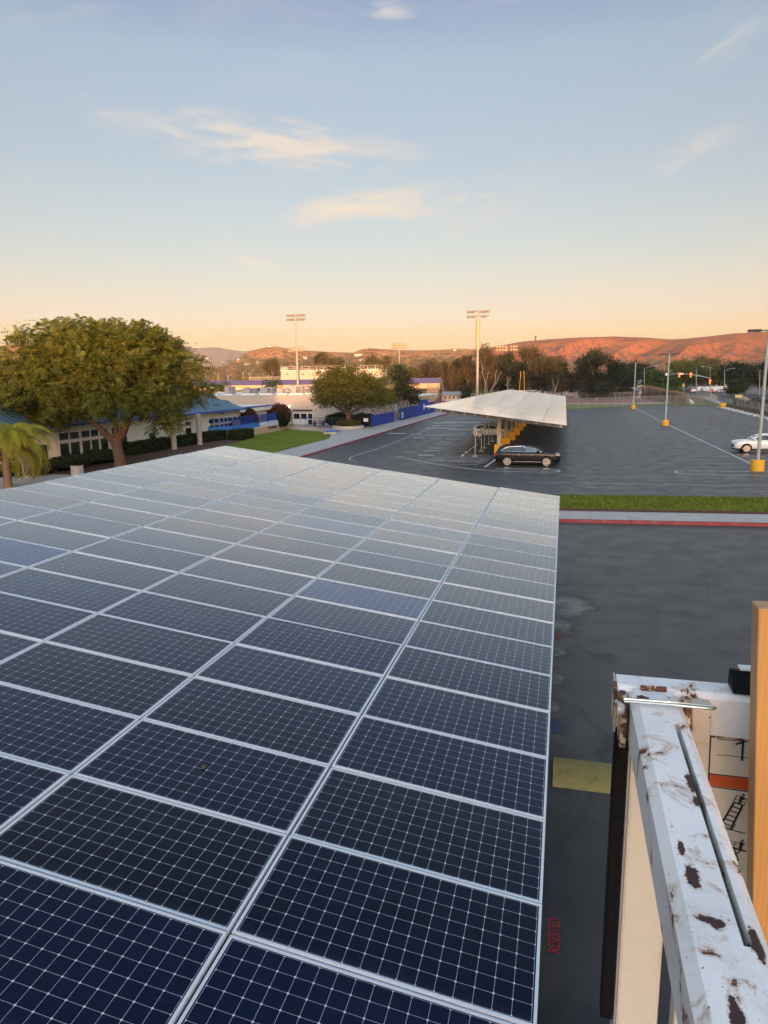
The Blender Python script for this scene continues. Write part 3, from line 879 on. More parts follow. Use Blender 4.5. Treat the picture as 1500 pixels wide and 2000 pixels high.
def verge_pt():
    x = random.uniform(-1, 16.5); t = random.uniform(0.07, 1.0)
    return (x, ty(x, 37.0 + 5.3 * t), 0.10 + 0.16 * math.sin(math.pi * t) ** 0.6)


blades('grass_tufts', 9000, verge_pt, 0.09, M['blade'])

# ---- painted markings (sheets 4 mm and 8 mm above the asphalt)
ZL = 0.005


def stroke(mb, pts, w, z=ZL):
    pts = [Vector((p[0], p[1], 0)) for p in pts]
    l, r = [], []
    for i, p in enumerate(pts):
        d = (pts[min(i + 1, len(pts) - 1)] - pts[max(i - 1, 0)]).normalized()
        n = Vector((-d.y, d.x, 0)) * (w / 2)
        l.append(p + n); r.append(p - n)
    v = [(p.x, p.y, z) for p in r] + [(p.x, p.y, z) for p in l]
    n = len(pts)
    mb.add(v, [(i, i + 1, n + i + 1, n + i) for i in range(n - 1)])


mb = MB()
stroke(mb, [(14.68, 57.5), (14.98, 112.6)], 0.13); stroke(mb, [(15.02, 116.0), (15.8, 170.6)], 0.12)
# long thin end loop below the near lamp
loop = [(22, 54.3), (11, 54.0), (9.0, 54.2)] + [(8.9 - 0.75 * math.sin(a), 55.15 - 0.95 * math.cos(a)) for a in np.linspace(0.1, math.pi - 0.1, 9)] + [(9.0, 56.1), (11, 56.2), (22, 56.7)]
stroke(mb, loop, 0.12)
# loop and stall end under the near end of the carport
loop = [(-13.6, 61.6), (-11.2, 58.6), (-8.8, 56.2), (-6.6, 54.6), (-5.2, 53.85), (-3.0, 53.6), (-1.2, 53.75)] + [(-0.9 + 0.75 * math.sin(a), 54.55 - 0.8 * math.cos(a)) for a in np.linspace(0.1, math.pi - 0.1, 9)] + [(-1.2, 55.4), (-5.0, 55.3)]
stroke(mb, loop, 0.12)
stroke(mb, [(-6.0, 56.2), (-5.7, 60.6), (-5.55, 63.2)], 0.14)
structure('lane_markings', mb, M['line'])
mb = MB()
stroke(mb, [(-2, 48.25), (14, 48.95), (26, 49.4)], 0.10)
stroke(mb, [(-0.5, 51.9), (9, 52.1), (16, 52.5)], 0.06); stroke(mb, [(1.5, 46.4), (4.6, 46.5)], 0.07); stroke(mb, [(8.0, 46.3), (15.0, 46.6)], 0.07)
cv = [(-17.2, 58.2), (-18.3, 59.6), (-18.9, 61.4), (-18.8, 64.0), (-18.6, 67.5), (-18.5, 75), (-18.6, 90), (-18.7, 108)]
stroke(mb, cv, 0.10)
for i in range(17):                                   # stalls either side of the lamp line
    y = 58.6 + i * 2.75
    stroke(mb, [(9.9 + 0.3 * math.sin(i * 2.3), y), (14.5, y + 0.05)], 0.10)
    if i != 4:
        stroke(mb, [(15.2, y + 0.05), (20.2, y + 0.1)], 0.10)
for i in range(17, 38):
    y = 58.6 + i * 2.75
    stroke(mb, [(10.2, y), (20.2, y + 0.1)], 0.09)
for i in range(34):                                   # stalls under the carport
    y = 57.6 + i * 2.75
    stroke(mb, [(-5.2, y), (0.2, y)], 0.10)
    stroke(mb, [(-11.6, y), (-6.6, y)], 0.11)
for i in range(26):
    stroke(mb, [(26.5, 105 + i * 2.9), (31.5, 105.2 + i * 2.9)], 0.10)
# dense wheelchair-aisle hatching at the carport's near end
for i in range(11):
    y = 58.4 + i * 0.62
    stroke(mb, [(-12.4 + 0.55 * i * 0.6, y + 2.2), (-6.2, y)], 0.10)
structure('worn_stall_markings', mb, M['line_worn'])
mb = MB()
for (px, py, w, l) in [(775, 846.5, 0.75, 2.4), (870, 850, 0.55, 5.0), (862, 836, 0.9, 4.6), (905, 839, 0.8, 4.0), (875, 831, 0.7, 5.0), (900, 824.5, 1.0, 6.0), (868, 826, 0.9, 4.0), (925, 826, 0.8, 4.0),
                       (905, 817, 0.6, 2.2), (852, 857, 0.4, 1.3), (780, 893, 0.28, 0.9), (832, 889, 0.55, 1.6), (844, 880, 0.45, 1.6), (852, 875, 0.4, 1.6), (864, 868, 0.4, 1.5), (872, 864, 0.4, 1.4), (885, 858, 0.4, 1.5),
                       (818, 855, 0.5, 1.3), (812, 848, 0.4, 1.8), (798, 883, 0.25, 1.0), (890, 846.5, 0.4, 3.0)]:
    c = at(px, py)
    stroke(mb, [(c[0] - l / 2, c[1] - 0.03 * l), (c[0] + l / 2, c[1] + 0.03 * l)], w)
structure('accessible_bay_markings', mb, M['line'])
for (bx_, by_, ln_) in ((0.175, 7.98, 0.62), (0.12, 18.75, 0.62)):
    t_ = text_mesh('reserved_stencil', 'RESERVED', 0.215, M['red_text'], Matrix.Translation((bx_, by_, ZL + 0.004)) @ Matrix.Rotation(R(90), 4, 'Z'), None, 0.0005, 1.0, 0.60)
    tag(t_, kind='structure')
mb = MB(); stroke(mb, [(0.05, 13.3), (0.05, 13.9)], 0.09, ZL + 0.004)
structure('blue_bay_stencil', mb, M['blue_text'])

# ---- hills: real terrain rising to each ridge
def ridge_y(x, pts):
    xs = [p[0] for p in pts]; ys = [p[1] for p in pts]
    return float(np.interp(x, xs, ys))


def terrain(name, pts, dist, foot, x0, x1, nx, ny, gully, m_, seed=0.0, run=1.0, sharp=0.62):
    v, f = [], []
    for i in range(nx + 1):
        px = x0 + (x1 - x0) * i / nx
        d = ray(px, 742.0); d = Vector((d[0], d[1], 0)).normalized()
        dd = ray(px, ridge_y(px, pts)); el = dd[2] / math.hypot(dd[0], dd[1])
        for j in range(ny + 1):
            t = j / ny * 1.25
            r = foot + (dist - foot) * t
            crest = CAM_H + dist * el
            if t <= 1:
                s = t ** 1.25 * (1 - sharp) + sharp * (t * t * (3 - 2 * t))
            else:
                s = 1 - ((t - 1) * 1.9) ** 1.5
            x, y = d.x * r, d.y * r
            env = math.sin(min(1, t) * math.pi) ** 1.5 if t < 1 else 0.0
            q = (x + run * y * 0.55) / 210.0
            n = 1 - abs(mnoise.noise((q, y / 1500.0 + seed, seed))) * 2.2
            n += 0.5 * (1 - abs(mnoise.noise((q * 2.3 + 5, y / 700.0, seed + 3))) * 2.2)
            n += 0.16 * mnoise.fractal((x / 70.0, y / 70.0, seed), 1.0, 2.1, 4)
            z = crest * s + gully * env * (n - 0.9)
            if 0.9 < t:
                z += 0.6 * dist / 2000 * mnoise.fractal((x / 60.0, y / 60.0, seed + 1), 1.0, 2.0, 3) * max(0, 1 - abs(t - 1) * 6)
            v.append((x, y, max(z, -3.0) if t > 0.02 else -3.0))
    for i in range(nx):
        for j in range(ny):
            a = i * (ny + 1) + j
            f.append((a, a + ny + 1, a + ny + 2, a + 1))
    mb = MB(); mb.add(v, f)
    o = mb.build(name, m_, smooth=True)
    o.data.set_sharp_from_angle(angle=R(180))
    return tag(o, kind='structure')


RIGHT = [(640, 735), (760, 712), (840, 696), (905, 684), (950, 680), (985, 674), (1020, 667), (1080, 662), (1130, 659), (1200, 657), (1262, 660), (1305, 663), (1340, 661), (1380, 657), (1430, 651), (1500, 648), (1600, 640), (1750, 630), (2000, 640), (2300, 660)]
MIDH = [(300, 735), (440, 716), (470, 698), (490, 686), (520, 678.5), (540, 676.5), (560, 680), (580, 684), (620, 686), (660, 688), (690, 689), (705, 683), (722, 680), (745, 682), (780, 683.5), (840, 684), (900, 681), (925, 682), (960, 690), (1050, 715), (1150, 735)]
FARH = [(-700, 665), (-200, 668), (0, 680), (120, 676), (300, 684), (390, 679.5), (425, 677), (450, 682), (480, 686), (505, 683), (600, 690), (800, 689), (960, 690), (1300, 700), (1500, 705)]
LEFTH = [(-900, 660), (-400, 668), (-100, 682), (0, 676), (45, 673), (90, 684), (160, 700), (330, 722), (480, 736)]
terrain('hills', FARH, 5200, 4200, -800, 1500, 230, 16, 40, M['hill_far'], 2.0)
terrain('hills', LEFTH, 1500, 1180, -900, 480, 120, 24, 10, M['hill_mid'], 5.0)
terrain('hills', MIDH, 1900, 1520, 300, 1150, 240, 40, 12, M['hill_mid'], 7.5)
terrain('hills', RIGHT, 2300, 1560, 640, 2300, 480, 90, 46, M['hill_right'], 1.3, -1.0)
# unseen ridge added behind the viewer, crest shaped to shade the car park
LAT = Vector((LT.y, -LT.x, 0))
crest_rel = [(-900, 10), (-260, 5), (-120, 6.5), (-60, 8.5), (-20, 10.0), (0, 11.2), (20, 14), (50, 20), (95, 27), (150, 33), (260, 36), (900, 44)]
v, f = [], []
lats = np.concatenate([np.linspace(-900, -200, 20), np.linspace(-180, 220, 90), np.linspace(240, 900, 20)])
prof = [(-260, 0.0), (-160, 0.35), (-60, 0.85), (0, 1.0), (60, 0.86), (160, 0.4), (270, 0.0)]
for la in lats:
    h = np.interp(la, [p[0] for p in crest_rel], [p[1] for p in crest_rel]) + 500 * math.tan(R(SUN_EL))
    for (s, k) in prof:
        p = LT * (-500 + s) + LAT * float(la)
        z = h * k + (1.2 * mnoise.noise((la / 14.0, s / 30.0, 4)) if 0.3 < k else 0) - (0.5 if k == 0 else 0)
        v.append((p.x, p.y, z))
n = len(prof)
for i in range(len(lats) - 1):
    for j in range(n - 1):
        a = i * n + j
        f.append((a, a + n, a + n + 1, a + 1))
mb = MB(); mb.add(v, f)
tag(mb.build('hills', M['hill_mid'], smooth=True), kind='structure')


# ================================================================ solar carports
SLOPE = 0.1287                     # the roofs rise towards the left
PW, PD, GX, GY = 2.067, 1.065, 2.09, 1.0868


def panel_mesh(name, m_='panel'):
    """glass sheet; local x runs down the slope, y along the roof, origin at the low-left corner"""
    mb = MB(); mb.box(0.012, PW - 0.012, 0.012, PD - 0.012, -0.012, 0.0)
    me = bpy.data.meshes.new(name)
    me.from_pydata(mb.v, [], mb.f); me.materials.append(M[m_]); me.update()
    return me


def frame_mesh(name):
    mb = MB()
    w, t, b = 0.022, 0.003, -0.04
    mb.box(0, PW, 0, w, b, t); mb.box(0, PW, PD - w, PD, b, t)
    mb.box(0, w, w, PD - w, b, t); mb.box(PW - w, PW, w, PD - w, b, t)
    me = bpy.data.meshes.new(name)
    me.from_pydata(mb.v, [], mb.f); me.materials.append(M['frame']); me.update()
    return me


PANEL_ME, FRAME_ME = panel_mesh('solar_panel'), frame_mesh('panel_frame')
BLUE_ME = panel_mesh('solar_panel', 'panel_blue')


def panel_matrix(col, row, jitter=1.0):
    """col counts from the low right-hand edge to the left"""
    ca, sa = math.cos(SLOPE), math.sin(SLOPE)
    u = -(col + 1) * GX + 0.011
    mtx = Matrix.Translation((u * ca, row * GY + 0.011 + random.gauss(0, 0.0018), -u * sa + random.gauss(0, 0.002))) @ Matrix.Rotation(SLOPE, 4, 'Y')
    mtx = mtx @ Matrix.Rotation(R(random.gauss(0, 0.25 * jitter)), 4, 'X') @ Matrix.Rotation(R(random.gauss(0, 0.10 * jitter)), 4, 'Y')
    return mtx


def carport(name, label, origin, rows, cols, bays, order, group=None, wob=1.0):
    """origin: low right-hand corner of the first row"""
    root = thing(name, label, 'solar carport', (origin[0], origin[1], 0), 0, group)
    z0 = origin[2]
    W = cols * GX; L = rows * GY
    ca, sa = math.cos(SLOPE), math.sin(SLOPE)
    cells = [(c, r) for r in range(rows) for c in range(cols)]
    cells.sort(key=order)
    for (c, r) in cells[:100]:
        o = bpy.data.objects.new('solar_panel', BLUE_ME if group is None and origin[1] < 30 and (c, r) in ((1, 10), (4, 9), (4, 8), (5, 11), (2, 14)) else PANEL_ME); COL.objects.link(o); o.parent = root
        o.matrix_local = Matrix.Translation((0, 0, z0)) @ panel_matrix(c, r, wob)
        fo = bpy.data.objects.new('panel_frame', FRAME_ME); COL.objects.link(fo); fo.parent = o
    rest = cells[100:]
    if rest:
        # the remaining panels: one mesh; the cell pattern repeats with the roof grid
        mb = MB(); mf = MB()
        pv, fv = [v.co.copy() for v in PANEL_ME.vertices], [v.co.copy() for v in FRAME_ME.vertices]
        pf = [tuple(p.vertices) for p in PANEL_ME.polygons]; ff = [tuple(p.vertices) for p in FRAME_ME.polygons]
        inv = Matrix.Rotation(-SLOPE, 4, 'Y')
        for (c, r) in rest:
            mt = inv @ panel_matrix(c, r, wob)
            mb.add([mt @ q for q in pv], pf); mf.add([mt @ q for q in fv], ff)
        o = mb.build('solar_panel', M['panel_far'], root)
        o.matrix_local = Matrix.Translation((0, 0, z0)) @ Matrix.Rotation(SLOPE, 4, 'Y')
        tag(o, kind='stuff')
        fo = mf.build('panel_frame', M['frame'], o)
    # steel under the panels
    mb = MB()
    for c in range(cols):
        for off in (0.5, 1.6):
            u = -(c * GX + off)
            mb.beam((u * ca - 0.08 * sa, -0.02, z0 - u * sa - 0.13), (u * ca - 0.08 * sa, L + 0.02, z0 - u * sa - 0.13), 0.07, 0.16)
    mb.build('purlin', M['galv'], root)
    for (y, col_x) in bays:
        mb = MB()
        h = 0.36
        mb.beam((-0.35 * ca, y, z0 + 0.35 * sa - 0.21 - h / 2), (-(W - 0.35) * ca, y, z0 + (W - 0.35) * sa - 0.21 - h / 2), 0.18, h)
        mb.build('beam', M['galv'], root)
        zt = z0 - col_x * math.tan(SLOPE) - 0.21 - h
        mb = MB(); mb.box(col_x - 0.19, col_x + 0.19, y - 0.19, y + 0.19, 0.0, zt + 0.03)
        co = mb.build('column', M['col_conc'], root, bevel=0.015)
        mb = MB(); mb.box(col_x - 0.42, col_x + 0.42, y - 0.42, y + 0.42, -0.05, 0.95)
        mb.build('column_base', M['yellow'], co, bevel=0.03)
    return root


# the glass of panels that share one mesh uses the roof grid for its cells
M['panel_far'] = panel_mat('solar_glass_grid', 16, 8, PW, PD)


def refit_far(m_):
    """make the grid pattern repeat every panel"""
    t = m_.node_tree
    g = NT(t)
    tcn = [n for n in t.nodes if n.type == 'TEX_COORD'][0]
    links = [l for l in t.links if l.from_node == tcn]
    x, y, z = g.sep(tcn.outputs['Object'])
    rep = g.comb(g.m('SUBTRACT', g.m('MULTIPLY', g.m('FRACT', g.m('ADD', g.m('DIVIDE', x, GX), 100.0)), GX), 0.011),
                 g.m('SUBTRACT', g.m('MULTIPLY', g.m('FRACT', g.m('ADD', g.m('DIVIDE', y, GY), 100.0)), GY), 0.011), z)
    for l in links:
        ts = l.to_socket
        t.links.remove(l)
        t.links.new(rep, ts)


refit_far(M['panel_far'])

# near roof: 23 rows of six, nearest rows are below the viewer
near = carport('solar_carport', 'large tilted blue solar panel canopy filling the foreground beside the lift', (-0.023, 3.787 - 4 * GY, 2.93), 23, 6,
               [(2.6, -6.1), (11.4, -6.1), (20.2, -6.1)], order=lambda q: math.hypot(q[1] * GY - 3.0, q[0] * GX * 0.75))
# a dead leaf on the glass
q_ = None
dl = Vector(ray(398, 1500)); nn_ = Vector((math.sin(SLOPE), 0, math.cos(SLOPE))); o_ = Vector((-0.023, 0, 2.93))
tt = (o_ - Vector((0, 0, CAM_H))).dot(nn_) / dl.dot(nn_); q_ = Vector((0, 0, CAM_H)) + dl * tt
lf = thing('dead_leaf', 'small curled brown dead leaf lying on a near solar panel', 'leaf', q_ + nn_ * 0.012)
mb = MB()
vv = [(0.028 * math.sin(a) * (1 if i % 2 else 0.55), 0.024 * math.cos(a), 0.012 * math.cos(3 * a) + 0.006 - 0.13 * 0.055 * math.sin(a)) for i, a in enumerate(np.linspace(0, 5.6, 9))]
mb.add(vv + [(0, 0, 0.012)], [(i, (i + 1) % 9, 9) for i in range(9)])
mb.build('leaf_blade', M['bark'], lf)
far_rows = 94
far = carport('solar_carport', 'pale solar canopy on yellow-footed columns across the parking lot', (0.3, 62.2, 3.0), far_rows, 6,
              [(4.0 + 8.05 * i, -6.05) for i in range(13)], order=lambda q: q[1] * 6 + q[0], wob=0.3)

# ================================================================ the work platform beside the viewer
lift = thing('work_platform', 'worn white steel guard rail and cream panels of a raised work platform', 'work platform', (0.75, 0.2, 5.25))
ZT = 6.40
mb = MB()
x0, x1 = 0.1185, 0.1965
ch = 0.011
slot = (0.1720, 0.1790)
ya, yb, s0, s1 = -0.25, 1.142, 0.605, 1.035


def rail_section(xa, xb, y0, y1, left_ch, right_ch):
    prof = []
    prof.append((xa, ZT - 0.075))
    if left_ch: prof += [(xa, ZT - ch), (xa + ch, ZT)]
    else: prof += [(xa, ZT)]
    if right_ch: prof += [(xb - ch, ZT), (xb, ZT - ch)]
    else: prof += [(xb, ZT)]
    prof.append((xb, ZT - 0.075))
    mb.extrude([(p[0], y0, p[1]) for p in prof], (0, y1 - y0, 0))


rail_section(x0, slot[0], s0, s1, True, False)
rail_section(slot[1], x1, s0, s1, False, True)
rail_section(x0, x1, ya, s0, True, True)
rail_section(x0, x1, s1, yb, True, True)
mb.box(slot[0] - 0.001, slot[1] + 0.001, s0 - 0.001, s1 + 0.001, ZT - 0.070, ZT - 0.022)
gate = mb.build('gate_rail', M['rust_white'], lift, root=lift)
mb = MB()                                               # thin strap inside the slot
mb.box(slot[0] + 0.002, slot[0] + 0.0045, s0 + 0.02, s1 - 0.05, ZT - 0.022, ZT - 0.012)
mb.build('slot_strap', M['bump_yellow'], gate, root=lift)
mb = MB()                                               # top rail across the platform
mb.extrude([(0.1015, 1.146, ZT - 0.072), (0.1015, 1.146, ZT - 0.008), (0.1015, 1.154, ZT), (0.1015, 1.196, ZT), (0.1015, 1.204, ZT - 0.008), (0.1015, 1.204, ZT - 0.072)], (1.45, 0, 0))
cross = mb.build('top_rail', M['rust_white'], lift, root=lift, bevel=0.002)
mb = MB()
mb.box(0.098, 0.1012, 1.140, 1.207, ZT - 0.080, ZT - 0.002)
mb.build('end_cap', M['rust'], cross, root=lift, bevel=0.002)
for (xx, zz) in ((0.1045, 0.0), (0.2005, 0.0)):          # hinge ears that hold the gate
    mb = MB()
    pr = [(xx, 1.10, ZT - 0.085), (xx, 1.145, ZT - 0.085), (xx, 1.145, ZT - 0.006), (xx, 1.118, ZT - 0.004), (xx, 1.098, ZT - 0.03)]
    mb.extrude(pr, (0.010, 0, 0))
    mb.build('hinge_ear', M['rust'], lift, root=lift, bevel=0.0015)
mb = MB()                                               # worn block right of the hinge
mb.box(0.2115, 0.242, 1.118, 1.145, ZT - 0.072, ZT - 0.008)
mb.build('hinge_block', M['rust_cream'], lift, root=lift, bevel=0.003)
mb = MB(); mb.tube([(0.137, 1.139, ZT + 0.003), (0.176, 1.142, ZT + 0.003)], 0.005, 8)
mb.build('weld_bead', M['rust'], lift, root=lift, smooth=True)
mb = MB()                                               # pin with its knob and doubled wire handle
yw = 1.078
mb.tube([(0.106, yw + 0.007, ZT + 0.006), (0.170, yw + 0.006, ZT + 0.008), (0.232, yw + 0.004, ZT + 0.008), (0.2365, yw, ZT + 0.008), (0.232, yw - 0.004, ZT + 0.008), (0.170, yw - 0.003, ZT + 0.008), (0.106, yw - 0.002, ZT + 0.006)], 0.0024, 8)
pin = mb.build('latch_pin', M['zinc'], lift, root=lift, smooth=True)
mb = MB(); mb.tube([(0.096, yw, ZT - 0.006), (0.099, yw, ZT - 0.006), (0.104, yw + 0.003, ZT)], [0.0135, 0.0125, 0.006], 14)
mb.build('pin_head', M['galv'], pin, root=lift, smooth=True)
mb = MB(); mb.box(0.128, 0.200, 1.150, 1.20, 5.25, ZT - 0.075)
mb.build('corner_post', M['cream_plate'], lift, root=lift, bevel=0.006)
mb = MB()
mb.extrude([(0.101, 1.140, 5.76), (0.101, 1.140, ZT - 0.087), (0.101, 1.152, ZT - 0.078), (0.101, 1.175, ZT - 0.09), (0.101, 1.175, 5.76)], (0.022, 0, 0))
seal = mb.build('edge_guard', M['black'], lift, root=lift, bevel=0.003)
mb = MB(); mb.box(0.1245, 0.1275, 1.146, 1.20, 5.25, ZT - 0.08)
mb.build('guard_strip', M['galv'], lift, root=lift)
# control / instruction plate under the top rail
PX0, PX1, PZ0, PZ1, PYF = 0.226, 0.52, 5.70, ZT - 0.072, 1.150
mb = MB(); mb.box(PX0, PX1, PYF, 1.196, PZ0, PZ1)
plate = mb.build('instruction_plate', M['cream_plate'], lift, root=lift, bevel=0.004)
mb = MB(); mb.box(PX0 + 0.004, 0.305, 1.146, 1.1498, ZT - 0.0745, ZT - 0.071)
mb.build('weld_line', M['rust'], plate, root=lift)
mb = MB(); mb.box(0.2005, 0.2255, 1.186, 1.2, ZT - 0.40, ZT - 0.072)
mb.build('gap_plate', M['black'], lift, root=lift)
YD = PYF - 0.0006


def on_plate(px, py):
    p = at_y(px, py, YD)
    return (p[0], p[2])


def ink(name, strokes, m_, fills=()):
    mb = MB()
    for (pts, w) in strokes:
        q = [Vector((*on_plate(*p), 0)) for p in pts]
        l, r = [], []
        for i, p in enumerate(q):
            d = (q[min(i + 1, len(q) - 1)] - q[max(i - 1, 0)]).normalized(); nn = Vector((-d.y, d.x, 0)) * (w / 2)
            l.append(p + nn); r.append(p - nn)
        vv = [(p.x, YD, p.y) for p in l + r]; k = len(q)
        mb.add(vv, [(i, i + 1, k + i + 1, k + i) for i in range(k - 1)])
    for poly in fills:
        q = [on_plate(*p) for p in poly]
        mb.add([(p[0], YD + 0.0002, p[1]) for p in q], [tuple(range(len(q)))])
    mb.v = [p for p in mb.v]
    return mb.build(name, m_, plate, root=lift)


W1 = 0.0022
ink('decal_border', [([(1383.5, 1533), (1386, 1480), (1389, 1425), (1392, 1414), (1398, 1408.5), (1405, 1407.5), (1460, 1413), (1520, 1419)], W1),
                     ([(1385, 1511), (1462, 1519.5), (1530, 1527)], W1 * 0.8), ([(1383.5, 1535), (1460, 1546), (1530, 1556)], W1 * 0.9)], M['decal_black'])
ink('decal_stripe', [], M['decal_orange'], [[(1386, 1512.5), (1530, 1528.5), (1530, 1554), (1384.5, 1533.5)]])
ink('decal_symbol', [([(1402, 1438), (1425, 1443), (1462, 1445)], 0.0011), ([(1402, 1443), (1425, 1446), (1462, 1447.5)], 0.0011), ([(1400, 1475), (1425, 1476), (1462, 1481)], 0.0011),
                     ([(1452, 1444), (1450.5, 1465), (1449.5, 1486)], 0.0036), ([(1436.5, 1454), (1452, 1449), (1470, 1444)], 0.0034), ([(1421, 1435), (1424, 1429)], 0.002)], M['decal_black'])
lad = []
A, B = (1447, 1571), (1421, 1603)
A2, B2 = (1436, 1566), (1412, 1600)
lad += [([(1434, 1567), (1408, 1611)], 0.0034), ([(1451, 1572), (1428, 1618)], 0.0034)]
for i in range(6):
    t = i / 5.5
    lad.append(([(1434 - 26 * t + 0.5, 1567 + 44 * t), (1451 - 23 * t, 1572 + 46 * t)], 0.0022))
lad += [([(1432, 1567), (1439, 1553), (1459, 1561), (1453, 1574), (1432, 1567)], 0.0014), ([(1435, 1560), (1456, 1568)], 0.001), ([(1439, 1553), (1436, 1562)], 0.001),
        ([(1412, 1599), (1407, 1610), (1431, 1620), (1437, 1609)], 0.0018), ([(1404, 1609), (1412, 1600)], 0.004), ([(1405, 1615), (1456, 1628)], 0.0018)]
man = [[(1452.5 + 2.6 * math.cos(a), 1553 + 2.6 * math.sin(a)) for a in np.linspace(0, 6.0, 10)], [(1445, 1555), (1449, 1555), (1456, 1559), (1454, 1563), (1450, 1562), (1449, 1568), (1441, 1570), (1444, 1562)]]
ink('decal_pictogram', lad, M['decal_black'], man)
sc_ = [([(1419, 1651), (1423, 1641), (1437, 1645), (1456, 1650)], 0.0012), ([(1421, 1646), (1440, 1650)], 0.001), ([(1419, 1652), (1442, 1659), (1457, 1663)], 0.003), ([(1435, 1645), (1434, 1656)], 0.001),
       ([(1434, 1658), (1442, 1679), (1430, 1687), (1428, 1675), (1448, 1661)], 0.0021), ([(1428, 1675), (1436, 1698)], 0.0024), ([(1442, 1679), (1431, 1688)], 0.0021), ([(1440, 1722), (1456, 1723)], 0.0012), ([(1443, 1729), (1456, 1731)], 0.002)]
man2 = [[(1450 + 2.5 * math.cos(a), 1642 + 2.5 * math.sin(a)) for a in np.linspace(0, 6.0, 10)], [(1444, 1644.5), (1451, 1645), (1454, 1651), (1450, 1653), (1449, 1661), (1442, 1659), (1444, 1652)]]
ink('decal_pictogram', sc_, M['decal_black'], man2)
# black bracket with a pale cover clipped on the rail
mb = MB()
mb.extrude([(0.277, 1.150, ZT + 0.002), (0.277, 1.190, ZT + 0.002), (0.277, 1.190, ZT + 0.030), (0.277, 1.176, ZT + 0.032)], (0.10, 0, 0))
br = mb.build('rail_bracket', M['black'], lift, root=lift, bevel=0.002)
mb = MB(); mb.extrude([(0.290, 1.1725, ZT + 0.0335), (0.290, 1.190, ZT + 0.0335), (0.290, 1.190, ZT + 0.037), (0.290, 1.1725, ZT + 0.037)], (0.085, 0, 0))
mb.build('bracket_cover', M['white'], br, root=lift)
# the rest of the machine, below and to the right
mb = MB(); mb.box(0.11, 1.56, -1.25, 1.21, 5.17, 5.245)
mb.build('platform_floor', M['galv'], lift, root=lift, bevel=0.01)
for (xx, yy) in ((1.50, 1.15), (1.50, -1.2), (0.12, -1.2)):
    mb = MB(); mb.box(xx, xx + 0.05, yy, yy + 0.05, 5.24, ZT - 0.01)
    mb.build('guard_post', M['rust_white'], lift, root=lift, bevel=0.004)
mb = MB(); mb.box(1.50, 1.55, -1.2, 1.14, ZT - 0.06, ZT - 0.01); mb.box(0.17, 1.5, -1.2, -1.15, ZT - 0.06, ZT - 0.01); mb.box(1.51, 1.54, -1.2, 1.14, 5.80, 5.84)
mb.build('guard_rail', M['rust_white'], lift, root=lift, bevel=0.004)
mb = MB()
for k in range(4):
    za, zb = 0.95 + k * 1.05, 0.95 + (k + 1) * 1.05
    for yy in (-0.0, 0.9):
        pass
    for xx in (0.45, 1.25):
        mb.beam((xx, -1.0, za), (xx, 1.0, zb), 0.06, 0.12); mb.beam((xx + 0.065, 1.0, za), (xx + 0.065, -1.0, zb), 0.06, 0.12)
    mb.beam((0.42, -1.0, zb), (1.34, -1.0, zb), 0.06, 0.06); mb.beam((0.42, 1.0, zb), (1.34, 1.0, zb), 0.06, 0.06)
mb.build('scissor_arm', M['galv'], lift, root=lift)
mb = MB(); mb.box(0.30, 1.45, -1.25, 1.25, 0.30, 0.92)
mb.build('chassis', M['rust_cream'], lift, root=lift, bevel=0.03)
for xx in (0.24, 1.36):
    for yy in (-0.85, 0.85):
        mb = MB(); mb.tube([(xx, yy, 0.30), (xx + 0.16, yy, 0.30)], 0.30, 20)
        mb.build('wheel', M['tyre'], lift, root=lift, bevel=0.02)
# timber standing in the platform corner
a_ = at_y(1481, 1188, 1.035); b_ = at_y(1462, 2150, 1.035)
stud = thing('lumber', 'upright orange fir stud leaning at the right edge before the rail', 'lumber', (a_[0], 1.05, 5.26))
tilt = (a_[0] - b_[0]) / (a_[2] - b_[2])
mb = MB()
zt = a_[2]; zb = 5.26
xt, xb = a_[0], a_[0] - tilt * (a_[2] - zb)
mb.extrude([(xb, 1.035, zb), (xb + 0.089, 1.035, zb), (xt + 0.089, 1.035, zt), (xt, 1.035, zt)], (0, 0.038, 0))
so = mb.build('stud', [M['wood'], M['wood_side']], stud, root=stud, bevel=0.0025)
for p in so.data.polygons:
    if abs(p.normal.x) > 0.6 or abs(p.normal.z) > 0.6: p.material_index = 1
stud2 = thing('lumber', 'slightly taller dull tan board behind the orange fir stud', 'lumber', (xt + 0.012, 1.08, 5.26))
mb = MB()
mb.extrude([(xb + 0.013, 1.0745, zb), (xb + 0.10, 1.0745, zb), (xt + 0.10, 1.0745, zt - 0.008), (xt + 0.013, 1.0745, zt - 0.008)], (0, 0.026, 0))
mb.build('board', M['wood_side'], stud2, root=stud2, bevel=0.002)
# raised yellow crossing in the lane beside the canopy
mb = MB()
pr = []
for i in range(13):
    t = i / 12; pr.append((0.0, 11.35 + 1.0 * t, 0.085 * math.sin(math.pi * t) ** 0.7 + 0.002))
mb.extrude(pr + [(0.0, 12.35, -0.02), (0.0, 11.35, -0.02)], (4.2, 0, 0))
o = mb.build('speed_bump', M['bump_yellow'], smooth=True)
o.location = (0.03, 0, 0)
tag(o, 'faded yellow speed bump crossing the dark lane beside the canopy edge', 'speed bump')


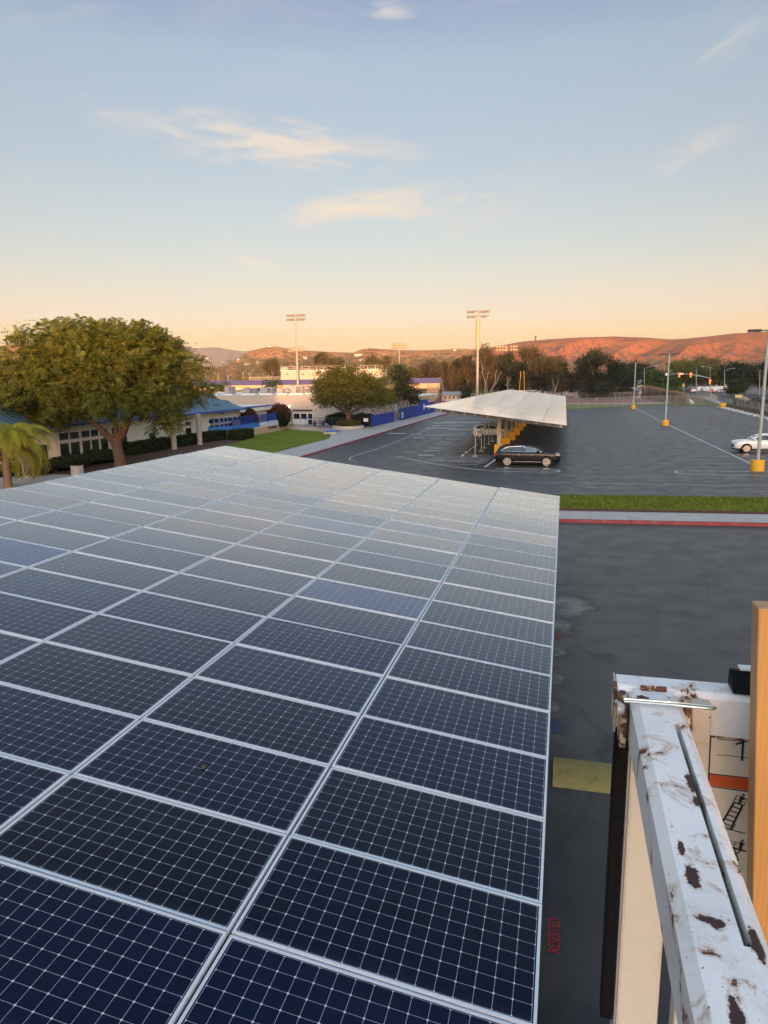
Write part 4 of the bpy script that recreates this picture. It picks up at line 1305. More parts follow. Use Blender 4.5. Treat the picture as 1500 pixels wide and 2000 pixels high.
# ================================================================ school buildings
def window(root, wall, x, y0, y1, z0, z1, frame='white', bar=0):
    """window in a wall that faces +X: frame proud of the wall, glass set inside it"""
    mb = MB(); w = 0.07
    mb.box(x, x + 0.05, y0 - w, y1 + w, z0 - w, z0); mb.box(x, x + 0.05, y0 - w, y1 + w, z1, z1 + w)
    mb.box(x, x + 0.05, y0 - w, y0, z0, z1); mb.box(x, x + 0.05, y1, y1 + w, z0, z1)
    o = mb.build('window', M[frame], root, root=root)
    mb = MB(); mb.box(x + 0.004, x + 0.018, y0, y1, z0, z1)
    mb.build('pane', M['glass'], o, root=root)
    return o


XW = -41.7
adm = thing('school_building', 'long cream school building with blue metal hip roof behind the big tree', 'building', (XW, 65, 0))
mb = MB()
foot = [(XW, 51.0), (XW, 95.2), (-56, 95.2), (-56, 40), (-50.5, 40), (-46.6, 44.0)]
mb.prism(foot, 0.66, 3.74)
mb.build('wall', M['wall'], adm, root=adm)
mb = MB()
mb.prism([(p[0] + (0.03 if p[0] > -50 else 0), p[1]) for p in foot], 0.0, 0.66)
mb.build('wall_base', M['wall_tan'], adm, root=adm)
EX, EZ, YN, YF, T, RZ = -39.95, 3.62, 43.0, 84.6, 7.2, 7.35
XB = -57.0
mb = MB()
c = [(EX, YN, EZ), (EX, YF, EZ), (XB, YF, EZ), (XB, YN, EZ), (EX - T, YN + T, RZ), (EX - T, YF - T, RZ), (XB + T, YF - T, RZ), (XB + T, YN + T, RZ)]
mb.add(c, [(0, 1, 5, 4), (1, 2, 6, 5), (2, 3, 7, 6), (3, 0, 4, 7), (4, 5, 6, 7), (3, 2, 1, 0)])
rf = mb.build('roof', M['roof_blue'], adm, root=adm)
mb = MB()                                               # standing seams
for i in range(1, 66):
    y = YN + i * 0.6
    t = min(T, y - YN, YF - y)
    if t > 0.2:
        mb.beam((EX, y, EZ + 0.012), (EX - t, y, EZ + 0.012 + (RZ - EZ) * t / T), 0.03, 0.045)
for i in range(1, 30):
    x = EX - i * 0.6
    t = min(T, EX - x, x - XB)
    if t > 0.2:
        mb.beam((x, YN, EZ + 0.012), (x, YN + t, EZ + 0.012 + (RZ - EZ) * t / T), 0.03, 0.045)
mb.build('standing_seams', M['roof_blue'], rf, root=adm)
mb = MB()
mb.box(EX, EX + 0.12, YN, YF + 0.05, EZ - 0.16, EZ + 0.015); mb.box(EX - 18, EX, YF, YF + 0.06, EZ - 0.16, EZ + 0.015); mb.box(EX - 18, EX + 0.12, YN - 0.06, YN, EZ - 0.16, EZ + 0.015)
mb.build('gutter', M['trim_blue'], rf, root=adm)
mb = MB(); mb.box(XB + 0.3, EX - 0.02, YN + 0.02, YF - 0.02, EZ - 0.10, EZ - 0.05)
mb.build('soffit', M['wall'], adm, root=adm)
for (y0, y1) in ((51.35, 52.5), (52.7, 53.9), (54.25, 55.35), (55.55, 56.6), (56.85, 57.95), (58.6, 59.7), (59.9, 61.0)):
    window(adm, None, XW, y0, y1, 0.80, 1.92); window(adm, None, XW, y0, y1, 2.22, 2.80)
for (y0, y1) in ((64.8, 66.1), (72.2, 73.5)):
    window(adm, None, XW, y0, y1, 0.72, 1.84)
window(adm, None, XW, 72.2, 73.5, 2.15, 2.55)
for (y0, y1) in ((77.75, 79.0), (79.2, 80.3), (80.7, 81.55), (81.75, 82.65), (82.85, 83.8)):
    window(adm, None, XW, y0, y1, 0.62, 1.76); window(adm, None, XW, y0, y1, 2.05, 2.5)
for (y0, y1) in ((84.3, 85.4), (85.7, 86.8)):
    window(adm, None, XW, y0, y1, 2.05, 2.5)
# windows of the angled bay at the left
d = Vector((-46.6 - XW, 44.0 - 51.0, 0)); L_ = d.length; d.normalize(); nrm = Vector((-d.y, d.x, 0))
if nrm.x < 0: nrm = -nrm
for k, (t0, t1) in enumerate(((0.7, 2.7), (3.0, 5.0), (5.3, 7.3))):
    a = Vector((XW, 51.0, 0)) + d * t0; b = Vector((XW, 51.0, 0)) + d * t1
    mb = MB(); q = nrm * 0.05
    for (p, r, z0, z1) in ((a, b, 0.72, 0.80), (a, b, 1.95, 2.03)):
        mb.extrude([(p.x, p.y, z0), (r.x, r.y, z0), (r.x, r.y, z1), (p.x, p.y, z1)], q)
    for p in (a, b - d * 0.08):
        r = p + d * 0.08; mb.extrude([(p.x, p.y, 0.80), (r.x, r.y, 0.80), (r.x, r.y, 1.95), (p.x, p.y, 1.95)], q)
    o = mb.build('window', M['white'], adm, root=adm)
    mb = MB(); p, r = a + d * 0.08, b - d * 0.08
    mb.extrude([(p.x, p.y, 0.8), (r.x, r.y, 0.8), (r.x, r.y, 1.95), (p.x, p.y, 1.95)], nrm * 0.02)
    mb.build('pane', M['glass'], o, root=adm)
for (px, X) in ((45, -39.0), (339, -39.55), (390, -39.55)):
    y = at_x(px, 860, X)[1]
    mb = MB(); mb.lathe([(0.34, 0.0), (0.34, 0.1), (0.29, 0.14), (0.29, 3.3), (0.33, 3.35), (0.33, EZ - 0.11)], (X, y, 0), 20)
    mb.build('column', M['col_conc'], adm, smooth=True, root=adm)
for y in (51.15, 58.25, 71.9, 80.5):
    mb = MB(); mb.tube([(XW + 0.09, y, 0.05), (XW + 0.09, y, 3.5)], 0.05, 8)
    mb.build('downspout', M['wall'], adm, root=adm, smooth=True)
mb = MB(); mb.box(XW, XW + 0.25, 80.95, 81.35, 3.05, 3.2)
mb.build('wall_lamp', M['dark_steel'], adm, root=adm)
# flat entrance canopy at the far end
mb = MB(); mb.box(-48, -40.9, 84.8, 96.4, 3.05, 3.55)
cn = mb.build('entrance_canopy', M['wall'], adm, root=adm)
mb = MB(); mb.box(-48.1, -40.8, 84.72, 96.5, 3.55, 3.66)
mb.build('canopy_edge', M['trim_blue'], cn, root=adm)
for (x, y) in ((-41.2, 96.0), (-41.2, 89.2), (-46, 96.0)):
    mb = MB(); mb.box(x - 0.22, x + 0.22, y - 0.22, y + 0.22, 0.1, 3.05)
    mb.build('canopy_post', M['wall_pale'], adm, root=adm)

# terrace wall with the school's name
sw = thing('sign_wall', 'tan terrace wall with bright blue band and white lettering by the lawn', 'sign wall', (-39.5, 88, 0))
XS = -39.6
wp = [(XS, 79.6), (XS, 98.6), (-40.6, 98.6), (-40.6, 79.9), (-41.66, 77.4), (-41.66, 76.2)]
mb = MB(); mb.prism([(XS, 79.6), (XS, 98.6), (XS - 0.3, 98.6), (XS - 0.3, 79.75), (-41.66, 78.0), (-41.66, 77.5)], 0.0, 0.92)
mb.build('wall', M['wall_tan'], sw, root=sw)
mb = MB(); mb.prism([(XS + 0.03, 79.55), (XS + 0.03, 98.6), (XS - 0.27, 98.6), (XS - 0.27, 79.8), (-41.66, 78.05), (-41.66, 77.45)], 1.0, 1.60)
mb.build('blue_band', M['band_blue'], sw, root=sw)
mb = MB(); mb.prism([(XS + 0.05, 79.52), (XS + 0.05, 98.65), (XS - 0.29, 98.65), (XS - 0.29, 79.82), (-41.66, 78.08), (-41.66, 77.42)], 0.92, 1.0)
mb.build('white_ledge', M['white'], sw, root=sw)
Mx = Matrix(((0, 0, 1, 0), (1, 0, 0, 0), (0, 1, 0, 0), (0, 0, 0, 1)))     # text plane: reads along +Y, faces +X


def wall_text(body, size, m_, x, yc, z, parent, root, sx=1.0, bold=0.0, sp=1.0):
    off = root.location
    mt = Matrix.Translation((x - off.x, yc - off.y, z - off.z)) @ Mx
    return text_mesh('lettering', body, size, m_, mt, parent, 0.012, sp, sx, bold)


wall_text('RAMONA HIGH SCHOOL', 0.78, M['sign_white'], XS + 0.045, 91.6, 1.03, sw, sw, 0.86, 0.02, 1.0)
wall_text('THE COMMUNITY', 0.42, M['navy_text'], XS + 0.015, 92.2, 0.52, sw, sw, 0.95, 0.015)
# terrace floor behind the sign wall
mb = MB(); mb.prism([(XS - 0.3, 79.8), (XS - 0.3, 100.5), (-46, 100.5), (-46, 80)], 0.0, 0.60)
structure('terrace_floor', mb, M['concrete'])


def railing(name, label, pts, z0, h, m_, gap, group=None, post_every=2.4, bar=0.014, rail=0.03, cat='railing', rails=(0.06, -0.04)):
    c = Vector((*pts[0], z0))
    t = thing(name, label, cat, c, 0, group)
    mr = MB(); mbar = MB()
    for a, b in zip(pts[:-1], pts[1:]):
        a, b = Vector((*a, z0)), Vector((*b, z0)); L = (b - a).length; d = (b - a) / L
        for q in rails:
            zz = q if q > 0 else h + q
            mr.beam(a + Vector((0, 0, zz)), b + Vector((0, 0, zz)), rail, rail)
        n = max(1, round(L / gap))
        for i in range(n):
            p = a + d * (L * (i + 0.5) / n)
            mbar.beam(p + Vector((0, 0, 0.06)), p + Vector((0, 0, h - 0.03)), bar, bar, up=(0, 1, 0))
        n = max(1, round(L / post_every))
        for i in range(n + 1):
            p = a + d * (L * i / n)
            mp = MB(); mp.beam(p, p + Vector((0, 0, h + 0.04)), 0.06, 0.06, up=(0, 1, 0))
            mp.build('post', m_, t, root=t)
    mr.build('rail', m_, t, root=t); mbar.build('bars', m_, t, root=t)
    return t


railing('terrace_railing', 'blue picket railing standing on the lettered terrace wall', [(-41.6, 78.2), (XS - 0.12, 80.0), (XS - 0.12, 98.4)], 1.60, 1.05, M['rail_blue'], 0.11, None, 2.3, 0.028, 0.04)
railing('entrance_fence', 'dark iron fence with pickets before the cream school entrance', [(-39.4, 98.75), (-34.8, 98.6), (-31.4, 99.4), (-27.6, 101.0)], 0.13, 1.55, M['rail_dark'], 0.125, None, 2.3, 0.022, 0.04)
gt = thing('fence_gate', 'narrow tall blue gate frame at the end of the terrace wall', 'gate', (-40.4, 99.0, 0.13))
mb = MB()
for y in (98.8, 99.9):
    mb.box(-40.45, -40.37, y, y + 0.08, 0.0, 2.6)
mb.box(-40.45, -40.37, 98.88, 99.9, 2.1, 2.6); mb.box(-40.43, -40.39, 98.88, 99.9, 0.1, 0.18)
mb.build('gate_frame', M['rail_blue'], gt, root=gt)
mb = MB()
for i in range(7):
    mb.box(-40.42, -40.40, 98.95 + i * 0.14, 98.97 + i * 0.14, 0.18, 2.1)
mb.build('pickets', M['rail_blue'], gt, root=gt)

# main hall with rooftop units
YB = 107.0
hall = thing('school_building', 'pale flat-roofed school hall with rooftop machines behind the lettered wall', 'building', (-45, YB, 0))
mb = MB(); mb.box(-75, -31.2, YB, 140, 0.0, 4.72)
mb.build('wall', M['wall_pale'], hall, root=hall)
mb = MB(); mb.box(-75.05, -31.15, YB - 0.05, YB + 0.3, 4.72, 4.86); mb.box(-31.45, -31.15, YB + 0.3, 140, 4.72, 4.86); mb.box(-75, -31.5, 139.7, 140, 4.72, 5.0)
mb.build('parapet', M['wall_pale'], hall, root=hall)
mb = MB(); mb.box(-75, -31.5, YB + 0.32, 139.6, 4.724, 4.76)
mb.build('roof', M['roof_white'], hall, root=hall)
mb = MB(); mb.box(-42.3, -39.0, YB - 0.10, YB - 0.002, 2.22, 2.52)
mb.build('sign_board', M['dark_steel'], hall, root=hall)
for i, (xa, xb) in enumerate(((-42.2, -41.15), (-40.95, -39.95), (-39.75, -39.0))):
    mb = MB(); w = 0.08
    mb.box(xa - w, xa, YB - 0.06, YB - 0.002, 0.13, 1.95); mb.box(xb, xb + w, YB - 0.06, YB - 0.002, 0.13, 1.95); mb.box(xa, xb, YB - 0.06, YB - 0.002, 1.87, 1.95); mb.box(xa, xb, YB - 0.06, YB - 0.002, 0.92, 1.02)
    if i < 2: mb.box(xa, xb, YB - 0.05, YB - 0.002, 0.13, 0.92)
    d_ = mb.build('door' if i == 2 else 'window', M['white'], hall, root=hall)
    mb = MB(); mb.box(xa, xb, YB - 0.03, YB - 0.003, 1.02, 1.87)
    if i == 2: mb.box(xa, xb, YB - 0.03, YB - 0.003, 0.15, 0.92)
    mb.build('pane', M['door_dark'], d_, root=hall)
mb = MB(); mb.box(-34.2, -33.7, YB - 0.06, YB - 0.002, 0.1, 3.2)
mb.build('downpipe', M['hvac'], hall, root=hall)
mb = MB(); mb.box(-42.95, -42.7, YB - 0.16, YB, 2.95, 3.2)
wl = mb.build('wall_lamp', M['dark_steel'], hall, root=hall)
mb = MB(); mb.lathe([(0.0, -0.13), (0.1, -0.1), (0.13, 0), (0.1, 0.1), (0.0, 0.13)], (-42.82, YB - 0.26, 3.06), 12)
mb.build('lamp_globe', M['lamp_lit'], wl, root=hall, smooth=True)
hv = [(450, 6.9, 3.0, 'square rooftop unit with reddish grille, leftmost on the hall roof'), (489, 3.3, 2.6, 'long low grey rooftop unit, second from the left on the hall roof'),
      (523, 2.3, 2.5, 'boxy grey rooftop unit with louvred end, left of the tall floodlight mast'), (553, 2.8, 2.6, 'pale low rooftop unit on a white curb, just left of the floodlight mast'),
      (578, 4.0, 2.6, 'wide grey rooftop unit right at the foot of the floodlight mast'), (606, 2.6, 2.4, 'grey rooftop unit with slanted hood, right of the floodlight mast'), (624, 2.2, 2.4, 'small grey rooftop unit half behind the round street tree')]
hw = [1.25, 2.3, 2.2, 1.7, 2.9, 2.0, 2.0]; hh = [1.25, 0.95, 1.05, 0.85, 1.25, 1.2, 1.2]
for i, ((px, a, dd, lab), w, h) in enumerate(zip(hv, hw, hh)):
    y = 112 + (i % 3) * 1.3
    x = at_y(px, 770, y)[0]
    t = thing('rooftop_unit', lab, 'air conditioner', (x, y, 4.78), 0, 'air conditioners on the hall roof')
    mb = MB(); mb.box(-w / 2 - 0.1, w / 2 + 0.1, -0.9, 0.9, -0.02, 0.22); mb.build('curb', M['roof_white'], t)
    mb = MB(); mb.box(-w / 2, w / 2, -0.8, 0.8, 0.22, 0.22 + h)
    if i in (3, 5): mb.extrude([(w / 2, -0.6, 0.22 + h), (w / 2 + 0.5, -0.6, 0.5), (w / 2, -0.6, 0.4)], (0, 1.2, 0))
    mb.build('cabinet', M['hvac'], t, bevel=0.02)
    mb = MB()
    for k in range(6): mb.box(w * 0.12, w * 0.44, -0.83, -0.802, 0.32 + k * (h - 0.2) / 6, 0.32 + (k + 0.6) * (h - 0.2) / 6)
    mb.build('louvre', M['hvac_dark'], t)
    mb = MB(); mb.lathe([(0.36, 0), (0.38, 0.10), (0.30, 0.10), (0.28, 0.02)], (-w * 0.2, 0, 0.22 + h), 16); mb.build('fan_ring', M['hvac_dark'], t)

# low wing along the side lane, with pillars and dark openings
wing = thing('school_building', 'low cream classroom wing with pillars behind the blue fabric fence', 'building', (-33, 128, 0))
XG = -33.0
mb = MB(); mb.box(-31.8 - 12, XG, 140.1, 178, 0.0, 3.25); mb.box(-43.8, XG, 118.0, 140.09, 0.0, 3.2)
mb.build('wall', M['wall_pale'], wing, root=wing)
mb = MB(); mb.box(-44, XG + 1.7, 117.8, 178.2, 3.26, 3.56)
mb.build('roof_edge', M['roof_white'], wing, root=wing)
for i in range(20):
    y = 118.6 + i * 3.0
    mb = MB(); mb.box(XG + 1.2, XG + 1.55, y, y + 0.45, 0.1, 3.26); mb.build('pillar', M['trim_blue'] if i in (0, 4, 5) else M['wall_pale'], wing, root=wing)
    mb = MB(); mb.box(XG, XG + 0.05, y + 0.8, y + 2.3, 0.3, 2.5)
    w_ = mb.build('window', M['white'], wing, root=wing)
    mb = MB(); mb.box(XG + 0.052, XG + 0.06, y + 0.9, y + 1.5, 0.4, 2.4); mb.box(XG + 0.052, XG + 0.06, y + 1.6, y + 2.2, 0.4, 2.4); mb.build('pane', M['glass'], w_, root=wing)
mb = MB()
cx, cy = -32.0, 137
mb.prism([(cx + 3.2 * math.cos(a), cy + 5.2 * math.sin(a)) for a in np.linspace(-math.pi / 2, math.pi / 2, 16)], 3.57, 4.15)
mb.build('curved_fascia', M['roof_white'], wing, root=wing)
mb = MB(); mb.box(-38, -37.6, YB - 0.2, YB - 0.002, 0.1, 2.4)
# blue fabric fence along the side pavement
fn = [('low plain stretch of blue fabric fence beside the dark iron entrance fence', [(-27.7, 101.4), (-27.45, 115.2)], 1.75, None),
      ('blue fabric fence stretch with stepped top and white D emblem nearest the gate', [(-27.2, 118.0), (-27.15, 133.6)], 2.1, (119.8, 0.55)),
      ('tall far stretch of blue fabric fence with a white D emblem high up', [(-27.12, 133.7), (-27.1, 143.4)], 3.0, (139.2, 1.2)),
      ('short low end piece of blue fabric fence beside the pale carport tip', [(-27.1, 143.5), (-27.1, 151.5)], 2.3, None)]
for (lab, pts, h, em) in fn:
    t = thing('fabric_fence', lab, 'fence', (*pts[0], 0.13), 0, 'blue fabric fence stretches')
    a, b = Vector((*pts[0], 0)), Vector((*pts[1], 0)); L = (b - a).length
    mb = MB(); mb.beam(a + Vector((0, 0, 0.13 + h / 2)), b + Vector((0, 0, 0.13 + h / 2)), 0.02, h - 0.06); mb.build('fabric', M['fence_blue'], t, root=t)
    n = round(L / 3.0)
    for i in range(n + 1):
        p = a + (b - a) * (i / n); mb = MB(); mb.tube([(p.x - 0.05, p.y, 0.1), (p.x - 0.05, p.y, 0.13 + h + 0.05)], 0.035, 6); mb.build('post', M['rail_blue'], t, root=t)
    if em:
        o = wall_text('D', 1.35 if h < 2.5 else 1.5, M['sign_white'], -27.08 + (0.0 if h > 2.5 else -0.04), em[0], em[1], t, t, 1.3, 0.05); o.name = 'emblem'
t = thing('mesh_gate', 'grey see-through gate leaf between two blue fabric fence stretches', 'gate', (-27.5, 116.6, 0.13))
mb = MB()
for y in (115.5, 117.7): mb.box(-27.53, -27.47, y - 0.03, y + 0.03, 0.13, 2.9)
mb.box(-27.53, -27.47, 115.5, 117.7, 2.84, 2.9); mb.box(-27.53, -27.47, 115.5, 117.7, 1.5, 1.55); mb.box(-27.53, -27.47, 115.5, 117.7, 0.2, 0.26)
mb.build('gate_frame', M['galv'], t, root=t)
mb = MB(); mb.box(-27.51, -27.49, 115.55, 117.65, 0.95, 1.02); mb.box(-27.51, -27.49, 116.0, 117.3, 0.5, 0.9); mb.build('lock_plate', M['hvac_dark'], t, root=t)
# brick-like low walls round the lawn end, planter, sign, bench
t = thing('planter_wall', 'low pale curved planter wall at the lawn corner by the pavement', 'planter wall', (-32, 94, 0.1))
mb = MB(); mb.beam((-39.2, 97.2, 0.3), (-33.4, 93.7, 0.3), 0.25, 0.45); mb.beam((-33.3, 93.6, 0.3), (-30.7, 90.9, 0.3), 0.25, 0.40)
mb.build('wall', M['wall_pale'], t, root=t)
t = thing('bench_plinth', 'small blue-topped concrete plinth at the right end of the lawn', 'plinth', (-29.6, 88.5, 0.13))
mb = MB(); mb.box(-30.4, -28.7, 87.4, 89.6, 0.1, 0.42); mb.build('base', M['wall_pale'], t, root=t, bevel=0.03)
mb = MB(); mb.box(-30.45, -28.65, 87.35, 89.65, 0.42, 0.5); mb.build('top', M['band_blue'], t, root=t)
t = thing('planter', 'round pale concrete planter ring under the street tree', 'planter', (-30.5, 98.6, 0.13))
mb = MB(); mb.lathe([(2.35, 0), (2.35, 0.42), (2.1, 0.42), (2.05, 0.3), (0.0, 0.3)], (0, 0, 0), 28); mb.build('ring', M['wall_pale'], t)
t = thing('notice_board', 'small white notice on the dark fence right of the street tree', 'sign', (-27.95, 100.6, 0.13))
mb = MB(); mb.box(-28.6, -27.9, 100.25, 100.28, 1.0, 1.5); mb.build('panel', M['sign_white'], t, root=t)
mb = MB(); mb.box(-28.28, -28.22, 100.29, 100.33, 0.13, 1.6); mb.build('post', M['rail_dark'], t, root=t)
t = thing('trash_bin', 'cream bin with black lid standing by the hedge near the big tree', 'bin', (*at(152, 932)[:2], 0.06))
mb = MB(); mb.box(-0.32, 0.32, -0.32, 0.32, 0, 0.85); mb.build('body', M['wall_pale'], t, bevel=0.02)
mb = MB(); mb.box(-0.36, 0.36, -0.36, 0.36, 0.85, 1.08); mb.build('lid', M['black'], t, bevel=0.03)
t = thing('patio_table', 'dark table with bench seats behind the iron entrance fence', 'table', (-36.6, 103.2, 0.13))
mb = MB(); mb.box(-1.0, 1.0, -0.4, 0.4, 0.72, 0.77); mb.build('tabletop', M['rail_dark'], t)
for s in (-1, 1):
    mb = MB(); mb.box(-1.0, 1.0, s * 0.75 - 0.14, s * 0.75 + 0.14, 0.42, 0.46); mb.build('bench_seat', M['rail_dark'], t)
    mb = MB(); mb.box(s * 0.7 - 0.04, s * 0.7 + 0.04, -0.8, 0.8, 0.36, 0.42); mb.box(s * 0.7 - 0.04, s * 0.7 + 0.04, -0.3, 0.3, 0, 0.72); mb.build('leg', M['rail_dark'], t)

# stadium: stand with purple screen, press box
std = thing('grandstand', 'long open grandstand with purple screens along its top edge', 'grandstand', (-70, 200, 0))
mb = MB(); X0, X1 = -112, -34.2
mb.box(X0, X1, 199.6, 200.0, 6.05, 7.55); mb.build('windscreen', M['purple'], std, root=std)
mb = MB()
for k in range(9):
    mb.box(X0, X1, 200.3 + k * 0.95, 200.9 + k * 0.95, 5.8 - k * 0.55, 5.87 - k * 0.55)
mb.box(X0, X1, 199.3, 200.1, 5.78, 5.88)
mb.build('seat_boards', M['bleach'], std, root=std)
mb = MB(); mb.box(X0, X1, 199.62, 199.8, 4.6, 6.0); mb.build('back_boards', M['bleach'], std, root=std)
mb = MB()
for i in range(27):
    x = X0 + (X1 - X0) * i / 26
    mb.beam((x, 199.9, 0), (x, 199.9, 6.1), 0.2, 0.2, up=(0, 1, 0)); mb.beam((x, 199.9, 4.4), (x, 208.6, 0.4), 0.12, 0.12)
mb.build('frame', M['dark_steel'], std, root=std)
mb = MB()                                               # end stair facing the side pavement
for k in range(12):
    mb.box(-37.2, -34.3, 198.9 - 0.42 * k, 199.35 - 0.42 * k, 5.3 - k * 0.3, 5.42 - k * 0.3)
mb.beam((-34.25, 199.4, 5.35), (-34.25, 194.0, 1.5), 0.08, 0.3); mb.beam((-37.25, 199.4, 5.35), (-37.25, 194.0, 1.5), 0.08, 0.3)
st_ = mb.build('stair', M['bleach'], std, root=std)
mb = MB()
for x in (-34.2, -37.3):
    mb.beam((x, 199.4, 6.5), (x, 194.0, 2.7), 0.06, 0.06)
    for k in range(5): mb.beam((x, 199.2 - k * 1.25, 5.3 - k * 0.9), (x, 199.2 - k * 1.25, 6.4 - k * 0.9), 0.05, 0.05, up=(0, 1, 0))
mb.beam((-34.1, 199.4, 7.7), (-32.4, 196.0, 3.0), 0.1, 0.1)
mb.build('handrail', M['galv'], st_, root=std)
pb = thing('press_box', 'cream press box with roof railing standing above the grandstand', 'press box', (-70, 204, 5.9))
YP = 204.0
xa, xb = at_y(549, 735, YP)[0], -52.0
mb = MB(); mb.box(xa, xb, YP, YP + 5, 6.55, 10.25); mb.build('wall', M['wall_box'], pb, root=pb)
mb = MB(); mb.box(xa - 0.15, xb + 0.15, YP - 0.15, YP + 5.1, 10.25, 10.4); mb.build('roof', M['roof_white'], pb, root=pb)
mb = MB()
for z in (10.85, 11.4): mb.box(xa, xb, YP - 0.05, YP + 0.02, z, z + 0.09)
n = 14
for i in range(n + 1):
    x = xa + (xb - xa) * i / n; mb.box(x - 0.06, x + 0.06, YP - 0.06, YP + 0.03, 10.4, 11.45)
mb.build('roof_railing', M['wall_pale'], pb, root=pb)
mb = MB(); mb.box(xa + 0.2, xa + 2.0, YP + 0.1, YP + 0.2, 10.4, 11.3); mb.build('roof_panel', M['hvac'], pb, root=pb)
for px in (562, 592):
    x = at_y(px, 732, YP)[0]; mb = MB(); mb.box(x - 0.3, x + 0.3, YP - 0.25, YP, 9.0, 9.3); mb.build('wall_lamp', M['dark_steel'], pb, root=pb)
for px in (559, 628):
    x = at_y(px, 712, YP + 1.5)[0]; mb = MB(); mb.lathe([(0.5, 0), (0.55, 0.3), (0.45, 1.3), (0.2, 1.4)], (x, YP + 1.5, 11.2), 12); mb.tube([(x, YP + 1.5, 10.4), (x, YP + 1.5, 11.3)], 0.1, 6); mb.build('loudspeaker', M['dark_steel'], pb, root=pb)
mb = MB(); mb.box(xa - 10.5, xa - 0.2, YP - 0.2, YP + 0.1, 6.6, 6.75)
for i in range(22):
    x = xa - 10.4 + i * 0.49; mb.box(x - 0.05, x + 0.05, YP - 0.15, YP - 0.05, 6.75, 8.5)
mb.box(xa - 10.5, xa - 0.2, YP - 0.18, YP - 0.02, 8.4, 8.5)
mb.build('side_railing', M['wall_pale'], pb, root=pb)
mb = MB(); mb.box(xa + 0.4, xb - 0.4, YP + 0.4, YP + 4.6, 3.9, 6.55); mb.build('support', M['dark_steel'], pb, root=pb)


# ---- tall floodlight masts
def floodlights(label, x, y, h, rows, half, pole_r=(0.34, 0.16), facing=0.0, cover=None, lamp_r=0.42, rowgap=1.15, skip=None, group='stadium floodlight masts'):
    t = thing('floodlight_mast', label, 'floodlight', (x, y, 0), facing, group)
    mb = MB(); mb.tube([(0, 0, 0), (0, 0, h * 0.55), (0, 0, h + 0.2)], [pole_r[0], (pole_r[0] + pole_r[1]) / 2, pole_r[1]], 12); mb.build('pole', M['pole_warm'], t, smooth=True)
    if cover:
        mb = MB(); mb.tube([(0, 0, cover[0]), (0, 0, cover[1])], cover[2], 14); mb.build('pole_cover', M['cover_tan'], t, smooth=True)
    mb = MB()
    for k in range(len(rows)):
        z = h - k * rowgap; mb.box(-half - 0.2, half + 0.2, -0.08, 0.08, z - 0.06, z + 0.08)
    mb.build('crossarm', M['dark_steel'], t)
    for k, n in enumerate(rows):
        z = h - k * rowgap
        for i in range(n):
            xx = -half + 2 * half * i / (n - 1)
            if skip and (k, i) in skip: continue
            mb = MB(); s = 0.25
            mb.tube([(xx, 0.35, z + 0.12), (xx, 0.1, z + 0.05), (xx, -0.25, z - 0.18), (xx, -0.32, z - 0.24)], [0.14, lamp_r * 0.7, lamp_r, lamp_r * 0.96], 10)
            lp = mb.build('lamp', M['hvac'], t, smooth=True)
            mb = MB(); mb.tube([(xx, -0.325, z - 0.245), (xx, -0.34, z - 0.26)], lamp_r * 0.8, 10); mb.build('reflector', M['flood'], lp)
    return t


M['pole_warm'] = pbr('weathered_mast', (0.32, 0.28, 0.25), 0.55, 0.1, 0.15, 0.3)
M['cover_tan'] = pbr('tan_mast_sleeve', (0.42, 0.31, 0.20), 0.6, 0, 0.1, 0.3)
floodlights('slim floodlight mast with two long lamp rows rising behind the press box', at_y(582, 757, 198)[0], 198, 26.0, (8, 8), 2.55, (0.36, 0.2), math.pi * 0.0 + R(180))
t = floodlights('thick tan-sleeved floodlight mast rising behind the pale carport', at_y(932, 770, 200)[0], 200, 25.4, (8, 8), 2.75, (0.46, 0.16), R(180), (15.1, 23.3, 0.60), 0.44, 1.3, {(0, 4), (1, 0), (1, 3), (1, 4)})
floodlights('small distant floodlight mast seen left of the round street tree', at_y(580, 720, 392)[0], 392, 26.5, (8, 8), 4.4, (0.36, 0.2), 0.0, None, 0.75, 1.7)
floodlights('small distant floodlight mast above the slim trees by the blue fence', at_y(780, 720, 392)[0], 392, 26.8, (7, 7), 3.6, (0.36, 0.2), 0.0, None, 0.75, 1.7)
floodlights('thin distant floodlight mast in front of the dark eucalyptus trees', at_y(989, 740, 350)[0], 350, 22.5, (8, 8), 4.6, (0.42, 0.22), 0.0, None, 0.62, 1.5, {(0, 4), (1, 4)})


# ---- car park lamps
def lot_lamp(label, x, y, h, heads=True):
    t = thing('lot_lamp', label, 'street lamp', (x, y, 0), 0, 'car park lamps on yellow footings')
    mb = MB(); mb.lathe([(0.48, -0.05), (0.48, 0.76), (0.45, 0.80), (0.12, 0.81)], (0, 0, 0), 20); mb.build('footing', M['yellow'], t, smooth=True)
    mb = MB(); mb.tube([(0, 0, 0.8), (0, 0, h)], [0.125, 0.10], 4 if False else 10); p = mb.build('pole', M['pole'], t, smooth=True)
    mb = MB(); mb.box(-0.75, 0.75, -0.05, 0.05, h - 0.12, h - 0.04); mb.build('bracket', M['dark_steel'], t)
    for s in (-1, 1):
        mb = MB(); mb.box(s * 0.95 - 0.42, s * 0.95 + 0.42, -0.24, 0.24, h - 0.17, h + 0.01); hd = mb.build('lamp_head', M['dark_steel'], t, bevel=0.03)
        mb = MB(); mb.box(s * 0.95 - 0.34, s * 0.95 + 0.34, -0.2, 0.2, h - 0.185, h - 0.171); mb.build('lens', M['sign_white'], hd)
    return t


